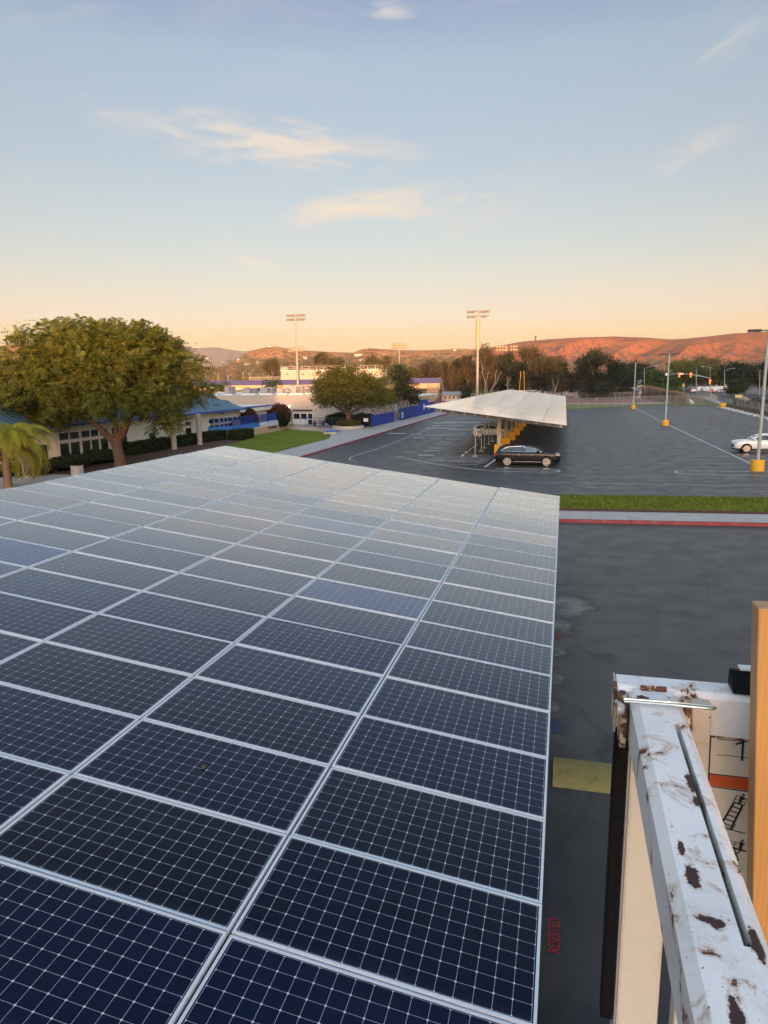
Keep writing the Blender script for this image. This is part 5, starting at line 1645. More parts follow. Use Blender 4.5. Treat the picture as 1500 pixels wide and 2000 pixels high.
for (px, py, h, lab) in ((1478.5, 919, 10.2, 'nearest car park lamp on orange-yellow footing beside the white car'), (1299, 831, 10.2, 'middle car park lamp, at the end of the long white painted line'),
                         (1237, 798.5, 10.2, 'farthest car park lamp on yellow footing near the sports field')):
    p = at(px, py); lot_lamp(lab, p[0], p[1], h)
p = at(1411, 797)
t = thing('concrete_footing', 'lone yellow concrete footing at the far corner of the car park', 'footing', (p[0], p[1], 0))
mb = MB(); mb.lathe([(0.75, -0.05), (0.75, 0.95), (0.70, 1.05), (0.15, 1.06), (0.12, 1.3), (0, 1.3)], (0, 0, 0), 18); mb.build('block', M['yellow'], t, smooth=True)

# thin sign posts and wheel stops under the carport
for i, (px, py, top, lab) in enumerate(((928, 891, 822, 'thin grey sign post nearest the viewer under the carport'), (940, 881, 829, 'short dim post, second from the near end under the carport'), (946, 875, 825, 'bright thin post in front of the white car, third from the near end'),
                                        (954.5, 867.5, 821, 'tall thin post close to the first carport column'), (961, 862, 822, 'thin dark post half behind the first carport column'))):
    p = at(px, py); zt_ = min(2.35, at_y(px, top, p[1])[2])
    t = thing('sign_post', lab, 'post', (p[0], p[1], 0), 0, 'thin posts under the far carport')
    mb = MB(); mb.tube([(0, 0, 0), (0, 0, zt_)], 0.045, 8); mb.build('post', M['galv'], t, smooth=True)
    mb = MB(); mb.lathe([(0.28, 0), (0.28, 0.05), (0.1, 0.09), (0.05, 0.1)], (0, 0, 0), 14); mb.build('base', M['concrete'], t)
    mb = MB(); mb.box(-0.15, 0.15, 0.047, 0.053, zt_ - 0.5, zt_ - 0.05); mb.build('sign_plate', M['galv'], t)
for i in range(5):
    y = 63.2 + i * 2.75
    t = thing('wheel_stop', ('pale concrete wheel stop nearest the viewer under the carport', 'second concrete wheel stop from the near end under the carport', 'third concrete wheel stop from the near end of the carport', 'fourth wheel stop, just before the parked white car', 'fifth wheel stop, at the nose of the parked white car', 'sixth wheel stop beyond the parked white car', 'last wheel stop seen beyond the parked white car')[i], 'wheel stop', (-8.9, y + 1.3, 0), 0, 'wheel stops under the far carport')
    mb = MB(); mb.extrude([(-0.09, -0.5, 0), (0.09, -0.5, 0), (0.06, -0.5, 0.13), (-0.06, -0.5, 0.13)], (0, 1.0, 0)); mb.build('block', M['concrete'], t)


# ================================================================ vehicles
def make_car(name, label, cat, paint, loc, rz, L=4.9, H=1.70, W=1.92, cladding=True, lit=False, trim=False, glass='car_glass', screen='car_glass', rear=-1.0, group=None, pitch=0.0):
    """local +X is forward, wheels on z = 0"""
    t = thing(name, label, cat, loc, rz, group)
    sx, sz, sy = L / 5.0, H / 1.70, W / 1.92
    # body below the windows, lofted along the length
    st = [(-2.47, .72, .52, .92), (-2.40, .88, .40, 1.05), (-2.05, .945, .34, 1.10), (-1.3, .96, .27, 1.09), (0.0, .965, .26, 1.07), (1.05, .955, .27, 1.08), (1.45, .945, .29, 1.10), (1.95, .92, .31, 1.10), (2.28, .86, .32, 1.06), (2.43, .77, .34, .97), (2.49, .64, .40, .82)]
    mb = MB(); vs = []
    for (x, w, zb, zt) in st:
        zt += 0.08 if x < 1.2 and x > -2.45 else (0.04 if x < 1.6 else 0.0)
        zm = zb + (zt - zb) * .55
        half = [(0, zb), (w * .90, zb), (w * .985, zb + .12), (w, zm), (w * .985, zt - .13), (w * .93, zt - .03), (w * .80, zt), (0, zt + .03)]
        ring = half + [(-y, z) for (y, z) in reversed(half[1:-1])]
        vs.append([(x * sx, y * sy, z * sz) for (y, z) in ring])
    n = len(vs[0])
    flat = [p for r in vs for p in r]
    faces = []
    for i in range(len(vs) - 1):
        for j in range(n):
            a, b = i * n + j, i * n + (j + 1) % n
            faces.append((a, a + n, b + n, b))
    faces.append(tuple(range(n))); faces.append(tuple(reversed(range((len(vs) - 1) * n, len(vs) * n))))
    mb.add(flat, faces)
    body = mb.build('body', M[paint], t, smooth=True)
    body.modifiers.new('sub', 'SUBSURF').render_levels = 1
    # cabin
    prof = [(-2.34, 1.06), (-2.26, 1.30), (-2.12, 1.50), (-1.86, 1.615), (-1.1, 1.685), (-.3, 1.70), (.20, 1.665), (.48, 1.58), (.80, 1.40), (1.30, 1.04)]
    hwf = lambda z: .87 - .235 * max(0, (z - 1.04)) / .66 - (.06 if z > 1.6 else 0)
    mb = MB(); v = []
    for (x, z) in prof:
        h = hwf(z); v += [(x * sx, -h * sy, z * sz), (x * sx, h * sy, z * sz)]
    k = len(prof)
    f = [(2 * i, 2 * i + 1, 2 * i + 3, 2 * i + 2) for i in range(k - 1)]
    f += [tuple(2 * i for i in range(k)), tuple(2 * i + 1 for i in reversed(range(k)))]
    mb.add(v, f)
    cab = mb.build('cabin', M[paint], t, bevel=0.045, smooth=True)
    # side windows: front door, rear door, quarter
    def pz(x, low, inset):
        z = float(np.interp(x, [p[0] for p in prof], [p[1] for p in prof]))
        return z - inset
    for s in (-1, 1):
        def side(pts, nm, m_, off):
            mb = MB(); q = []
            for (x, z) in pts:
                z = z + 0.085 if z < 1.2 else z
                q.append((x * sx, s * (hwf(z) + off) * sy, z * sz))
            if s > 0: q.reverse()
            mb.extrude(q, (0, s * 0.006, 0)); return mb.build(nm, M[m_], t)
        if trim:
            side([(-2.02, 1.14), (-1.78, 1.42), (-1.45, 1.55), (-.3, 1.62), (.15, 1.585), (.44, 1.48), (1.12, 1.085), (1.0, 1.065), (-1.9, 1.105)], 'window_trim', 'chrome', 0.012)
        side([(-2.0, 1.135), (-1.76, 1.412), (-1.44, 1.535), (-.3, 1.603), (.14, 1.57), (.43, 1.468), (1.07, 1.09), (.98, 1.08), (-1.9, 1.115)], 'pillar_trim', 'black', 0.015)
        side([(-1.97, 1.15), (-1.72, 1.40), (-1.42, 1.515), (-1.22, 1.53), (-1.22, 1.12), (-1.9, 1.13)], 'window', glass, 0.02)
        side([(-1.17, 1.12), (-1.17, 1.535), (-.26, 1.585), (-.26, 1.105)], 'window', glass, 0.02)
        side([(-.19, 1.105), (-.19, 1.585), (.13, 1.555), (.42, 1.455), (1.02, 1.10)], 'window', screen if trim else glass, 0.02)
        mb = MB(); mb.box(.70 * sx, .92 * sx, *sorted((s * .95 * sy, s * 1.13 * sy)), 1.15 * sz, 1.31 * sz); mb.build('mirror', M[paint], t, bevel=0.04)
        for hx in (-.75, .25):
            mb = MB(); mb.box(hx * sx, (hx + .2) * sx, *sorted((s * .962 * sy, s * .985 * sy)), .92 * sz, .95 * sz); mb.build('handle', M['chrome' if trim else paint], t)
        mb = MB(); mb.beam((-1.05 * sx, s * .975 * sy, .40 * sz), (1.0 * sx, s * .975 * sy, .38 * sz), 0.02, 0.035 if trim else 0.03); mb.build('sill_trim', M['chrome' if trim else 'black'], t)
        # lamps
        mb = MB(); mb.extrude([(2.06 * sx, s * .905 * sy, 1.02 * sz), (2.38 * sx, s * .79 * sy, .97 * sz), (2.45 * sx, s * .70 * sy, .86 * sz), (2.22 * sx, s * .885 * sy, .90 * sz)], (0.02, s * 0.02, 0.015)); mb.build('headlight', M['headlamp'], t)
        mb = MB(); mb.extrude([(-2.44 * sx, s * .60 * sy, 1.0 * sz), (-2.43 * sx, s * .86 * sy, 1.0 * sz), (-2.20 * sx, s * .945 * sy, .97 * sz), (-2.24 * sx, s * .945 * sy, .86 * sz), (-2.47 * sx, s * .80 * sy, .86 * sz), (-2.48 * sx, s * .6 * sy, .88 * sz)], (-0.03, s * 0.012, 0.0)); mb.build('taillight', M['brake_lit' if lit else 'taillamp'], t)
        for wx in (-1.50, 1.46):
            r = .385
            mb = MB()
            arch = [((wx + 0.47 * math.cos(a)) * sx, (0.40 + 0.47 * math.sin(a))) for a in np.linspace(-.25, math.pi + .25, 16)]
            q = [(p[0], s * .935 * sy, p[1] * sz) for p in arch]
            if s > 0: q.reverse()
            mb.extrude(q, (0, s * .042, 0)); mb.build('wheel_arch', M['black'] if cladding else M['dark_steel'], t)
            mb = MB(); mb.tube([(wx * sx, s * .74 * sy, r), (wx * sx, s * .77 * sy, r), (wx * sx, s * .98 * sy, r), (wx * sx, s * 1.0 * sy, r)], [r - .03, r, r, r - .025], 24)
            wh = mb.build('wheel', M['tyre'], t, smooth=True)
            mb = MB(); yo = s * 1.003 * sy
            for q in range(10):
                a = 2 * math.pi * q / 10
                for da in ((-.11, .11),):
                    mb.extrude([(wx * sx + .06 * math.cos(a - .5), yo, r + .06 * math.sin(a - .5)), (wx * sx + .27 * math.cos(a + da[0]), yo, r + .27 * math.sin(a + da[0])), (wx * sx + .27 * math.cos(a + da[1]), yo, r + .27 * math.sin(a + da[1])), (wx * sx + .06 * math.cos(a + .5), yo, r + .06 * math.sin(a + .5))], (0, s * .012, 0))
            ringp = 24
            vv = []
            for q in range(ringp):
                a = 2 * math.pi * q / ringp
                for rr in (.255, .295): vv.append((wx * sx + rr * math.cos(a), yo + s * .008, r + rr * math.sin(a)))
            mb.add(vv, [(2 * q, 2 * q + 1, (2 * q + 3) % (2 * ringp), (2 * q + 2) % (2 * ringp)) for q in range(ringp)])
            mb.build('rim', M['rim'], wh)
    def strip(i0, i1, ins, nm, m_):
        (xa, za), (xb, zb) = prof[i0], prof[i1]
        ha, hb = hwf(za) - ins, hwf(zb) - ins
        d = Vector((xb - xa, 0, zb - za)).normalized(); nn = Vector((-d.z, 0, d.x)); 
        if nn.z < 0: nn = -nn
        a0, b0 = Vector((xa, 0, za)) + d * .06, Vector((xb, 0, zb)) - d * .06
        a0 += nn * .014; b0 += nn * .014
        mb = MB(); mb.extrude([(a0.x * sx, -ha * sy, a0.z * sz), (a0.x * sx, ha * sy, a0.z * sz), (b0.x * sx, hb * sy, b0.z * sz), (b0.x * sx, -hb * sy, b0.z * sz)], nn * .008)
        mb.build(nm, M[m_], t)
    strip(7, 9, .10, 'windscreen', screen); strip(0, 2, .14, 'rear_window', glass)
    mb = MB(); mb.box(2.30 * sx, 2.505 * sx, -.52 * sy, .52 * sy, .50 * sz, .70 * sz); mb.build('grille', M['black'], t, bevel=0.03)
    mb = MB(); mb.box(-2.47 * sx, 2.40 * sx, -.86 * sy, .86 * sy, .24, .36 * sz); mb.build('underbody', M['black'], t, bevel=0.03)
    mb = MB(); mb.box(-2.50 * sx, -2.485 * sx, -.26, .26, .68 * sz, .80 * sz); mb.build('number_plate', M['sign_white'], t)
    if rear >= 0:
        for s in (-1, 1):
            mb = MB(); mb.beam((-1.6 * sx, s * .60 * sy, 1.715 * sz), (.1 * sx, s * .60 * sy, 1.735 * sz), 0.03, 0.03); mb.build('roof_rail', M['chrome' if trim else 'black'], t)
    return t


pb_ = (at(990, 910.5) + at(1068, 911.5)) / 2
make_car('parked_suv', 'glossy black SUV with chrome window trim parked under the carport end', 'car', 'car_black', (pb_[0] - 0.02, pb_[1] + 0.92, 0), R(2.0), 5.22, 1.70, 1.96, True, False, True, 'car_glass', 'car_glass_pale', -1.0)
pw = at(1455, 884.5)
make_car('parked_suv', 'white SUV parked behind the nearest car park lamp', 'car', 'car_white', (pw[0] + 1.46 * 0.98 + 0.1, pw[1] + 0.95, 0), R(180.5), 4.92, 1.70, 1.92, True, False, False, 'car_glass', 'car_glass_pale', -1.0)
pc = at(935, 855)
make_car('parked_suv', 'white crossover with dark windows parked behind the thin posts', 'car', 'car_white', (pc[0] + 1.38, pc[1] + 0.95, 0), R(1.0), 4.55, 1.60, 1.82, True, False, False, 'car_glass', 'car_glass', 1.0)
vt = [(1341, 764, 'car_dark', 'dark car entering the junction from the left, nose to the right', 200, False, 4.8), (1355, 766.5, 'car_white', 'white car stopped with lit red brake lamps left in the junction queue', 78, True, 4.6),
      (1374, 766.5, 'car_white', 'white van-like car between the two braking cars at the junction', 95, False, 5.4), (1389, 768, 'car_red', 'red car with glowing brake lamps nearest in the junction queue', 82, True, 4.9),
      (1411, 767.5, 'car_white', 'low pale car crossing the junction right of the red car', 15, False, 4.6), (1434, 759, 'car_blue', 'dull blue car parked far off beside the house', 10, False, 4.9)]
for (px, py, pm, lab, rz, lit, L) in vt:
    p = at(px, py)
    sc_ = 1.0
    make_car('street_car', lab, 'car', pm, (p[0], p[1], -0.02), R(rz), L, 1.75 if 'van' not in lab else 2.3, 2.0, False, lit, False, 'car_glass', 'car_glass', -1.0, 'cars at the far junction')

# ================================================================ trees and plants
def quads(c, nrm, up_hint, hw, hl):
    """arrays of quads: centre, normal-ish, half width, half length"""
    n = len(c)
    nrm = nrm / np.linalg.norm(nrm, axis=1, keepdims=True)
    t = np.cross(nrm, up_hint); ln = np.linalg.norm(t, axis=1, keepdims=True); t = t / np.maximum(ln, 1e-6)
    b = np.cross(nrm, t)
    hw = np.asarray(hw).reshape(-1, 1); hl = np.asarray(hl).reshape(-1, 1)
    v = np.stack([c - t * hw * .35 - b * hl, c + t * hw - b * hl * .15, c + t * hw * .35 + b * hl, c - t * hw + b * hl * .15], 1)
    return v


def blob_points(blobs, n, shell=0.35):
    vol = np.array([b[3] * b[4] * b[5] for b in blobs]) ** 0.75
    idx = rng.choice(len(blobs), n, p=vol / vol.sum())
    d = rng.normal(size=(n, 3)); d /= np.linalg.norm(d, axis=1, keepdims=True)
    r = rng.uniform(0, 1, n) ** shell
    B = np.array(blobs)[idx]
    return B[:, :3] + d * r[:, None] * B[:, 3:6], d, r


def leaf_crown(name, mats, blobs, clumps, per, spread, size, droop=0.0, parent=None, shell=0.35, weights=None, flat=0.6, aspect=0.45):
    c, d, r = blob_points(blobs, clumps, shell)
    n = clumps * per
    C = np.repeat(c, per, 0) + rng.normal(size=(n, 3)) * np.array([spread, spread, spread * 0.7])
    D = np.repeat(d, per, 0)
    nr = rng.normal(size=(n, 3)) + D * flat + np.array([0, 0, 0.35])
    up = rng.normal(size=(n, 3)) * 0.6 + np.array([0, 0, -droop]) + D * 0.3
    s = size * rng.uniform(0.6, 1.35, n)
    v = quads(C, nr, up, s * aspect, s)
    if weights is None:
        k = np.zeros(n, int)
    else:
        kk = rng.choice(len(weights), clumps, p=np.array(weights) / sum(weights)); k = np.repeat(kk, per)
    return fast_mesh(name, v.reshape(-1, 3), np.arange(n * 4).reshape(-1, 4), k, mats, parent)


def limb(mb, p0, p1, r0, r1, wob=0.12, n=6, k=0):
    p0, p1 = Vector(p0), Vector(p1); L = (p1 - p0).length
    pts, rad = [], []
    ph = random.uniform(0, 10)
    for i in range(n + 1):
        t = i / n
        o = Vector((mnoise.noise((ph, t * 2, 0)), mnoise.noise((ph, t * 2, 7)), 0.5 * mnoise.noise((ph, t * 2, 14)))) * L * wob * math.sin(math.pi * t)
        pts.append(p0.lerp(p1, t) + o); rad.append(r0 + (r1 - r0) * t)
    mb.tube(pts, rad, 8, k)


# ---- the big feathery tree on the left
bt = thing('shade_tree', 'large broad feathery tree with yellow seed pods before the blue-roofed building', 'tree', (-35.3, 50.4, 0.08))
mb = MB()
mb.tube([(0.1, 0, -0.3), (0.06, 0, 0.2), (-0.02, 0, 1.0), (-0.15, 0.0, 1.9), (-0.1, 0, 2.5)], [0.62, 0.50, 0.44, 0.43, 0.46], 14)
forks = [((-0.25, 0, 2.2), (-2.2, -0.4, 4.0), .30, .20), ((-2.2, -0.4, 4.0), (-4.6, -1.0, 6.6), .20, .12), ((-2.2, -0.4, 4.0), (-6.8, 1.4, 5.6), .16, .08), ((-0.1, 0, 2.4), (-0.9, 1.2, 5.6), .26, .16), ((-0.9, 1.2, 5.6), (-1.6, 2.6, 9.4), .16, .07),
         ((1.5, -0.2, 4.3), (3.6, -0.4, 6.4), .24, .16), ((3.6, -0.4, 6.4), (6.4, 0.6, 8.0), .15, .06), ((1.5, -0.2, 4.3), (2.2, 2.0, 8.2), .18, .08), ((1.5, -0.2, 4.3), (1.4, -2.8, 8.0), .18, .08), ((3.6, -0.4, 6.4), (6.2, -2.4, 6.6), .12, .06),
         ((-4.6, -1.0, 6.6), (-7.0, -2.2, 8.6), .11, .05), ((-4.6, -1.0, 6.6), (-4.4, 1.5, 9.6), .11, .05), ((-2.2, -0.4, 4.0), (-3.0, -4.0, 7.6), .15, .06), ((-0.9, 1.2, 5.6), (0.4, -1.0, 9.6), .12, .05)]
for (a, b, r0, r1) in forks: limb(mb, a, b, r0, r1)
tr = mb.build('trunk', M['bark'], bt, smooth=True)
mb = MB(); limb(mb, (0.0, 0, 2.35), (1.5, -0.2, 4.3), .36, .25)
mb.build('bare_limb', M['bark_red'], bt, smooth=True)
CR = [(-0.6, 0, 8.3, 6.6, 6.2, 3.6), (-5.6, 0.0, 7.0, 4.9, 5.0, 3.5), (4.2, 0.2, 7.2, 3.9, 4.8, 3.2), (-2.6, -2.0, 9.3, 4.6, 4.4, 2.6), (2.2, -1.0, 9.2, 4.4, 4.4, 2.5), (-7.2, 0, 5.5, 2.9, 3.4, 2.0), (5.5, -0.5, 5.8, 2.1, 3.2, 1.7),
      (-3.6, -3.8, 6.2, 3.4, 2.4, 1.9), (2.6, -3.8, 6.0, 3.2, 2.2, 1.9), (0.0, -4.2, 7.6, 4.0, 2.2, 2.4), (-5.8, 1.0, 9.4, 3.0, 3.0, 1.6), (-3.4, -1, 10.4, 3.4, 3, 1.5), (0.6, -1, 10.6, 3.0, 3, 1.4), (3.6, -0.6, 10.0, 2.8, 3, 1.6), (-8.6, -.5, 7.2, 1.9, 2.4, 2.2), (4.9, -1, 3.9, 1.6, 1.6, 0.9), (-4.8, -2, 4.2, 2.0, 1.6, 0.8)]


def frond_crown(blobs, clumps, fr, spread, flen, pods, parent):
    c, d, r = blob_points(blobs, clumps, 0.30)
    n = clumps * fr
    C = np.repeat(c, fr, 0) + rng.normal(size=(n, 3)) * np.array([spread, spread, spread * 0.6])
    D = np.repeat(d, fr, 0)
    ax = rng.normal(size=(n, 3)) * np.array([1, 1, 0.45]) + D * 1.0 + np.array([0, 0, 0.15]); ax /= np.linalg.norm(ax, axis=1, keepdims=True)
    side = np.cross(ax, np.array([0, 0, 1.0]) + rng.normal(size=(n, 3)) * 0.5); side /= np.linalg.norm(side, axis=1, keepdims=True)
    L = flen * rng.uniform(0.7, 1.3, n)
    P = 5
    out = []
    for i in range(P):
        t = (i + 0.5) / P
        wid = 0.24 * L * (0.55 + 0.6 * math.sin(math.pi * (0.2 + 0.75 * t)))
        cc = C + ax * (L * (t - 0.5))[:, None] + np.array([0, 0, -1.0]) * (L * 0.28 * t * t)[:, None]
        w = (L / P * 0.30)[:, None]
        a = side * wid[:, None]; b = ax * w
        sag = np.array([0, 0, -1.0]) * (wid * 0.35)[:, None]
        sw = ax * (wid * 0.35)[:, None]
        # two leaflets, swept forward and drooping at the tips
        out.append(np.stack([cc - b, cc + a + sag + sw - b * .4, cc + a + sag + sw + b * .4, cc + b], 1))
        out.append(np.stack([cc + b, cc - a + sag + sw + b * .4, cc - a + sag + sw - b * .4, cc - b], 1))
    v = np.concatenate(out, 0)
    m1 = len(v)
    # seed pod clusters hang from some clumps on the outside
    sel = np.where((r > 0.62) & (d[:, 2] < 0.5))[0]
    sel = sel[rng.random(len(sel)) < pods]
    k = 12
    pc_ = np.repeat(c[sel], k, 0) + rng.normal(size=(len(sel) * k, 3)) * np.array([.34, .34, .30]) + np.repeat(d[sel], k, 0) * 0.25
    q = quads(pc_, rng.normal(size=pc_.shape), np.tile([0, 0, -1.0], (len(pc_), 1)) + rng.normal(size=pc_.shape) * .3, np.full(len(pc_), .055), rng.uniform(.06, .11, len(pc_)))
    V = np.concatenate([v, q], 0)
    kk = np.concatenate([np.zeros(m1, int), np.ones(len(q), int)])
    return fast_mesh('crown', V.reshape(-1, 3), np.arange(len(V) * 4).reshape(-1, 4), kk, [M['leaf_main'], M['leaf_pod']], parent)


frond_crown(CR, 1080, 13, 0.36, 0.78, 0.85, bt)


# ---- palms
def palm(name, label, loc, trunk_h, r, n_fronds, flen, mat_l, mat_d, dry=0.15, group=None, lean=0.0, droop=1.0, trunk_m='palm_trunk', up=0.9, seed=1):
    t = thing(name, label, 'palm', loc, 0, group)
    mb = MB()
    pts, rad = [], []
    for i in range(13):
        u = i / 12; pts.append((lean * u * u, 0, trunk_h * u - 0.1)); rad.append(r * (1.25 - 0.35 * u + (0.06 if i % 2 else 0)))
    mb.tube(pts, rad, 10); mb.build('trunk', M[trunk_m], t, smooth=True)
    rs = random.Random(seed)
    V, K = [], []
    top = Vector((lean, 0, trunk_h))
    for f in range(n_fronds):
        az = 2 * math.pi * (f / n_fronds) * 2.618 + rs.uniform(-.2, .2)
        el0 = rs.uniform(-0.15, 1.0) * up + 0.15
        isdry = 1 if (rs.random() < dry and el0 < 0.35) else 0
        L = flen * rs.uniform(.8, 1.1)
        dh = Vector((math.cos(az), math.sin(az), 0)); p = top.copy(); el = el0; seg = 12
        tw = Vector((-dh.y, dh.x, 0))
        for s in range(seg):
            u = s / seg
            d = dh * math.cos(el) + Vector((0, 0, math.sin(el)))
            p2 = p + d * (L / seg)
            w = 0.03 * (1 - u) + 0.008
            V.append([p - tw * w, p + tw * w, p2 + tw * w * .8, p2 - tw * w * .8]); K.append(isdry)
            if s > 0:
                ll = L * 0.26 * math.sin(math.pi * min(1, 0.18 + 0.82 * u)) ** .6 + .1
                for q in (0.0, 0.2, 0.4, 0.6, 0.8):
                    b = p.lerp(p2, q)
                    for sd in (-1, 1):
                        tip = b + (tw * sd * 0.72 + d * 0.55 + Vector((0, 0, -0.42 * droop))) * ll * rs.uniform(.8, 1.1)
                        mid = b.lerp(tip, .5) + Vector((0, 0, .05 * ll)); wd = d * (0.016 * flen / 2.2)
                        V.append([b - wd * .6, mid - wd, tip, mid + wd]); K.append(isdry)
            el -= (0.10 + 0.16 * u) * droop * 1.35
            p = p2
    A = np.array([[tuple(q) for q in f] for f in V])
    fast_mesh('fronds', A.reshape(-1, 3), np.arange(len(A) * 4).reshape(-1, 4), np.array(K), [M[mat_l], M[mat_d]], t)
    return t


palm('palm', 'yellow-green drooping palm at the left edge in front of the windows', (-36.2, 39.2, 0.05), 3.0, 0.23, 44, 3.9, 'leaf_palm', 'leaf_palm_dry', 0.4, None, 0.15, 1.0, up=1.25, seed=4)
for i, (px, top, Y, fl, lab) in enumerate(((427, 738, 146, 4.2, 'full dark green palm behind the hall roof, nearest the big tree'), (470, 752, 150, 3.0, 'low palm crown showing between the two left rooftop units'), (497, 748, 148, 3.2, 'dark palm behind the hall roof, third from the big tree'),
                                           (532, 733, 152, 3.4, 'palm with upright fronds just left of the press box'))):
    p = at_y(px, top + 14, Y)
    palm('palm', lab, (p[0], Y, 0), p[2] - 0.6, 0.25, 26, fl, 'leaf_palm_dark', 'leaf_palm_dry', 0.05, 'palms behind the hall', 0, 1.0, up=1.2, seed=10 + i)
p = at_y(405, 770, 86)
palm('palm', 'palm with arching fronds between the big tree and the hall', (p[0], 88, 0), 3.6, 0.2, 18, 3.4, 'leaf_palm_dark', 'leaf_palm_dry', 0.05, None, 0, 0.9, seed=31)


# ---- round street tree and slim trees by the fence
def broad_tree(name, label, loc, blobs, trunk, limbs, leafm, clumps, per, spread, size, group=None, bark='bark', droop=0.3, shell=.4):
    t = thing(name, label, 'tree', loc, 0, group)
    mb = MB(); mb.tube(trunk[0], trunk[1], 12)
    for (a, b, r0, r1) in limbs: limb(mb, a, b, r0, r1)
    mb.build('trunk', M[bark], t, smooth=True)
    leaf_crown('crown', [M[leafm]], blobs, clumps, per, spread, size, droop, t, shell)
    return t


broad_tree('street_tree', 'round-crowned street tree standing in the concrete planter ring', (-30.4, 98.6, 0.4),
           [(-0.4, 0, 5.6, 4.3, 4.2, 2.9), (-3.0, 0, 5.2, 2.6, 3, 1.9), (3.2, 0, 4.6, 2.8, 3, 2.0), (0.6, -1, 7.2, 3.0, 3, 1.7), (-2.2, -1, 6.9, 2.4, 2.4, 1.3), (4.3, 0, 4.0, 1.8, 2, 1.3), (-3.6, -.5, 3.9, 1.7, 2, 1.1), (1.6, -2.4, 4.6, 2.6, 1.8, 1.8), (-1.6, -2.4, 4.4, 2.6, 1.6, 1.5), (2.9, -.5, 6.4, 1.9, 2, 1.2)],
           ([(0.1, 0, -0.4), (0.05, 0, 0.5), (0, 0, 1.4), (0, 0, 2.0)], [.48, .40, .36, .38]),
           [((0, 0, 1.8), (-2.4, -.3, 3.2), .24, .12), ((-2.4, -.3, 3.2), (-4, 0, 4.2), .12, .05), ((0, 0, 1.8), (2.6, -.2, 3.0), .22, .12), ((2.6, -.2, 3.0), (4.4, 0, 4.0), .11, .05), ((0, 0, 1.9), (-.6, .4, 5.4), .24, .08), ((0, 0, 1.9), (1.4, .3, 5.6), .2, .07), ((0, 0, 1.9), (-1.6, .8, 5.4), .16, .06)],
           'leaf_mid', 560, 44, 0.42, 0.155)
broad_tree('slim_tree', 'thin open-crowned tree on the pavement behind the blue fence', (-28.6, 113.5, 0.1),
           [(0, 0, 5.2, 2.0, 2, 2.6), (-.9, 0, 7.0, 1.6, 1.6, 2.0), (.9, 0, 4.0, 1.4, 1.4, 1.4), (0.3, 0, 8.2, 1.3, 1.3, 1.4)], ([(0, 0, -.2), (0.05, 0, 2.0), (-.1, 0, 4.4)], [.16, .13, .09]),
           [((0, 0, 3), (.9, 0, 5.4), .07, .03), ((0, 0, 3.4), (-.9, 0, 7), .08, .03)], 'leaf_mid', 120, 22, 0.38, 0.16, bark='bark_pale')
broad_tree('slim_tree', 'tall dark glossy multi-stemmed tree behind the stepped blue fence', (-25.9, 116.5, 0.1),
           [(0.6, 0, 7.0, 2.2, 2.2, 1.9), (1.6, 0, 5.0, 2.4, 2.2, 1.6), (-.6, 0, 4.4, 1.8, 2, 1.3), (.2, 0, 8.2, 1.5, 1.6, 1.1), (2.8, 0, 3.6, 1.3, 1.5, .9), (-1.8, 0, 3.4, 1.0, 1.4, .9), (1.4, -.6, 6.0, 2, 1.4, 1.3)], ([(0, 0, -.2), (0, 0, .5), (-.1, 0, 1.0)], [.2, .17, .15]),
           [((-.1, 0, .8), (-1.6, 0, 3.0), .11, .05), ((0, 0, .8), (.6, 0, 4.6), .13, .07), ((.6, 0, 4.6), (.4, 0, 7.4), .07, .03), ((0, 0, .7), (1.8, .2, 4.2), .11, .05)], 'leaf_dark', 240, 34, 0.40, 0.17)
# re-seat it on the lane side pavement behind the fence
bpy.data.objects['slim_tree.001'].location = (-28.4, 121.5, 0.1)


# ---- clipped hedges and shrubs
def shrub(name, label, loc, sx, sy, h, leafm='leaf_hedge', n=900, size=0.07, boxy=False, group=None, core=True, rz=0.0, cat='shrub'):
    t = thing(name, label, cat, loc, rz, group)
    if boxy:
        u = rng.uniform(-1, 1, (n, 3)); ax = rng.integers(0, 3, n); sg = np.sign(rng.uniform(-1, 1, n)); sg[ax == 2] = 1
        for i in range(3): u[ax == i, i] = sg[ax == i]
        u += rng.normal(size=u.shape) * 0.03
        d = np.zeros_like(u); d[np.arange(n), ax] = sg
        c = u * np.array([sx, sy, h / 2]) + np.array([0, 0, h / 2])
    else:
        d = rng.normal(size=(n, 3)); d /= np.linalg.norm(d, axis=1, keepdims=True); d[:, 2] = np.where(d[:, 2] < -0.35, -d[:, 2], d[:, 2])
        bump = np.array([1 + 0.16 * mnoise.noise((q[0] * 2.2 + loc[0], q[1] * 2.2 + loc[1], q[2] * 2.2)) for q in d])
        c = d * bump[:, None] * np.array([sx, sy, h * 0.56]) * rng.uniform(.86, 1.05, (n, 1)) + np.array([0, 0, h * 0.46])
    c[:, 2] = np.maximum(c[:, 2], 0.02)
    v = quads(c, d + rng.normal(size=d.shape) * 0.55, rng.normal(size=d.shape), size * rng.uniform(.4, .8, n), size * rng.uniform(.7, 1.3, n))
    fast_mesh('foliage', v.reshape(-1, 3), np.arange(n * 4).reshape(-1, 4), np.zeros(n, int), [M[leafm]], t)
    if core:
        mb = MB()
        if boxy: mb.box(-sx * .95, sx * .95, -sy * .97, sy * .97, 0, h * .95)
        else: mb.lathe([(sx * .55, 0), (sx * .86, h * .25), (sx * .88, h * .55), (sx * .6, h * .84), (0.02, h * .96)], (0, 0, 0), 14)
        mb.build('core', M['wood_core'], t, smooth=not boxy)
    return t


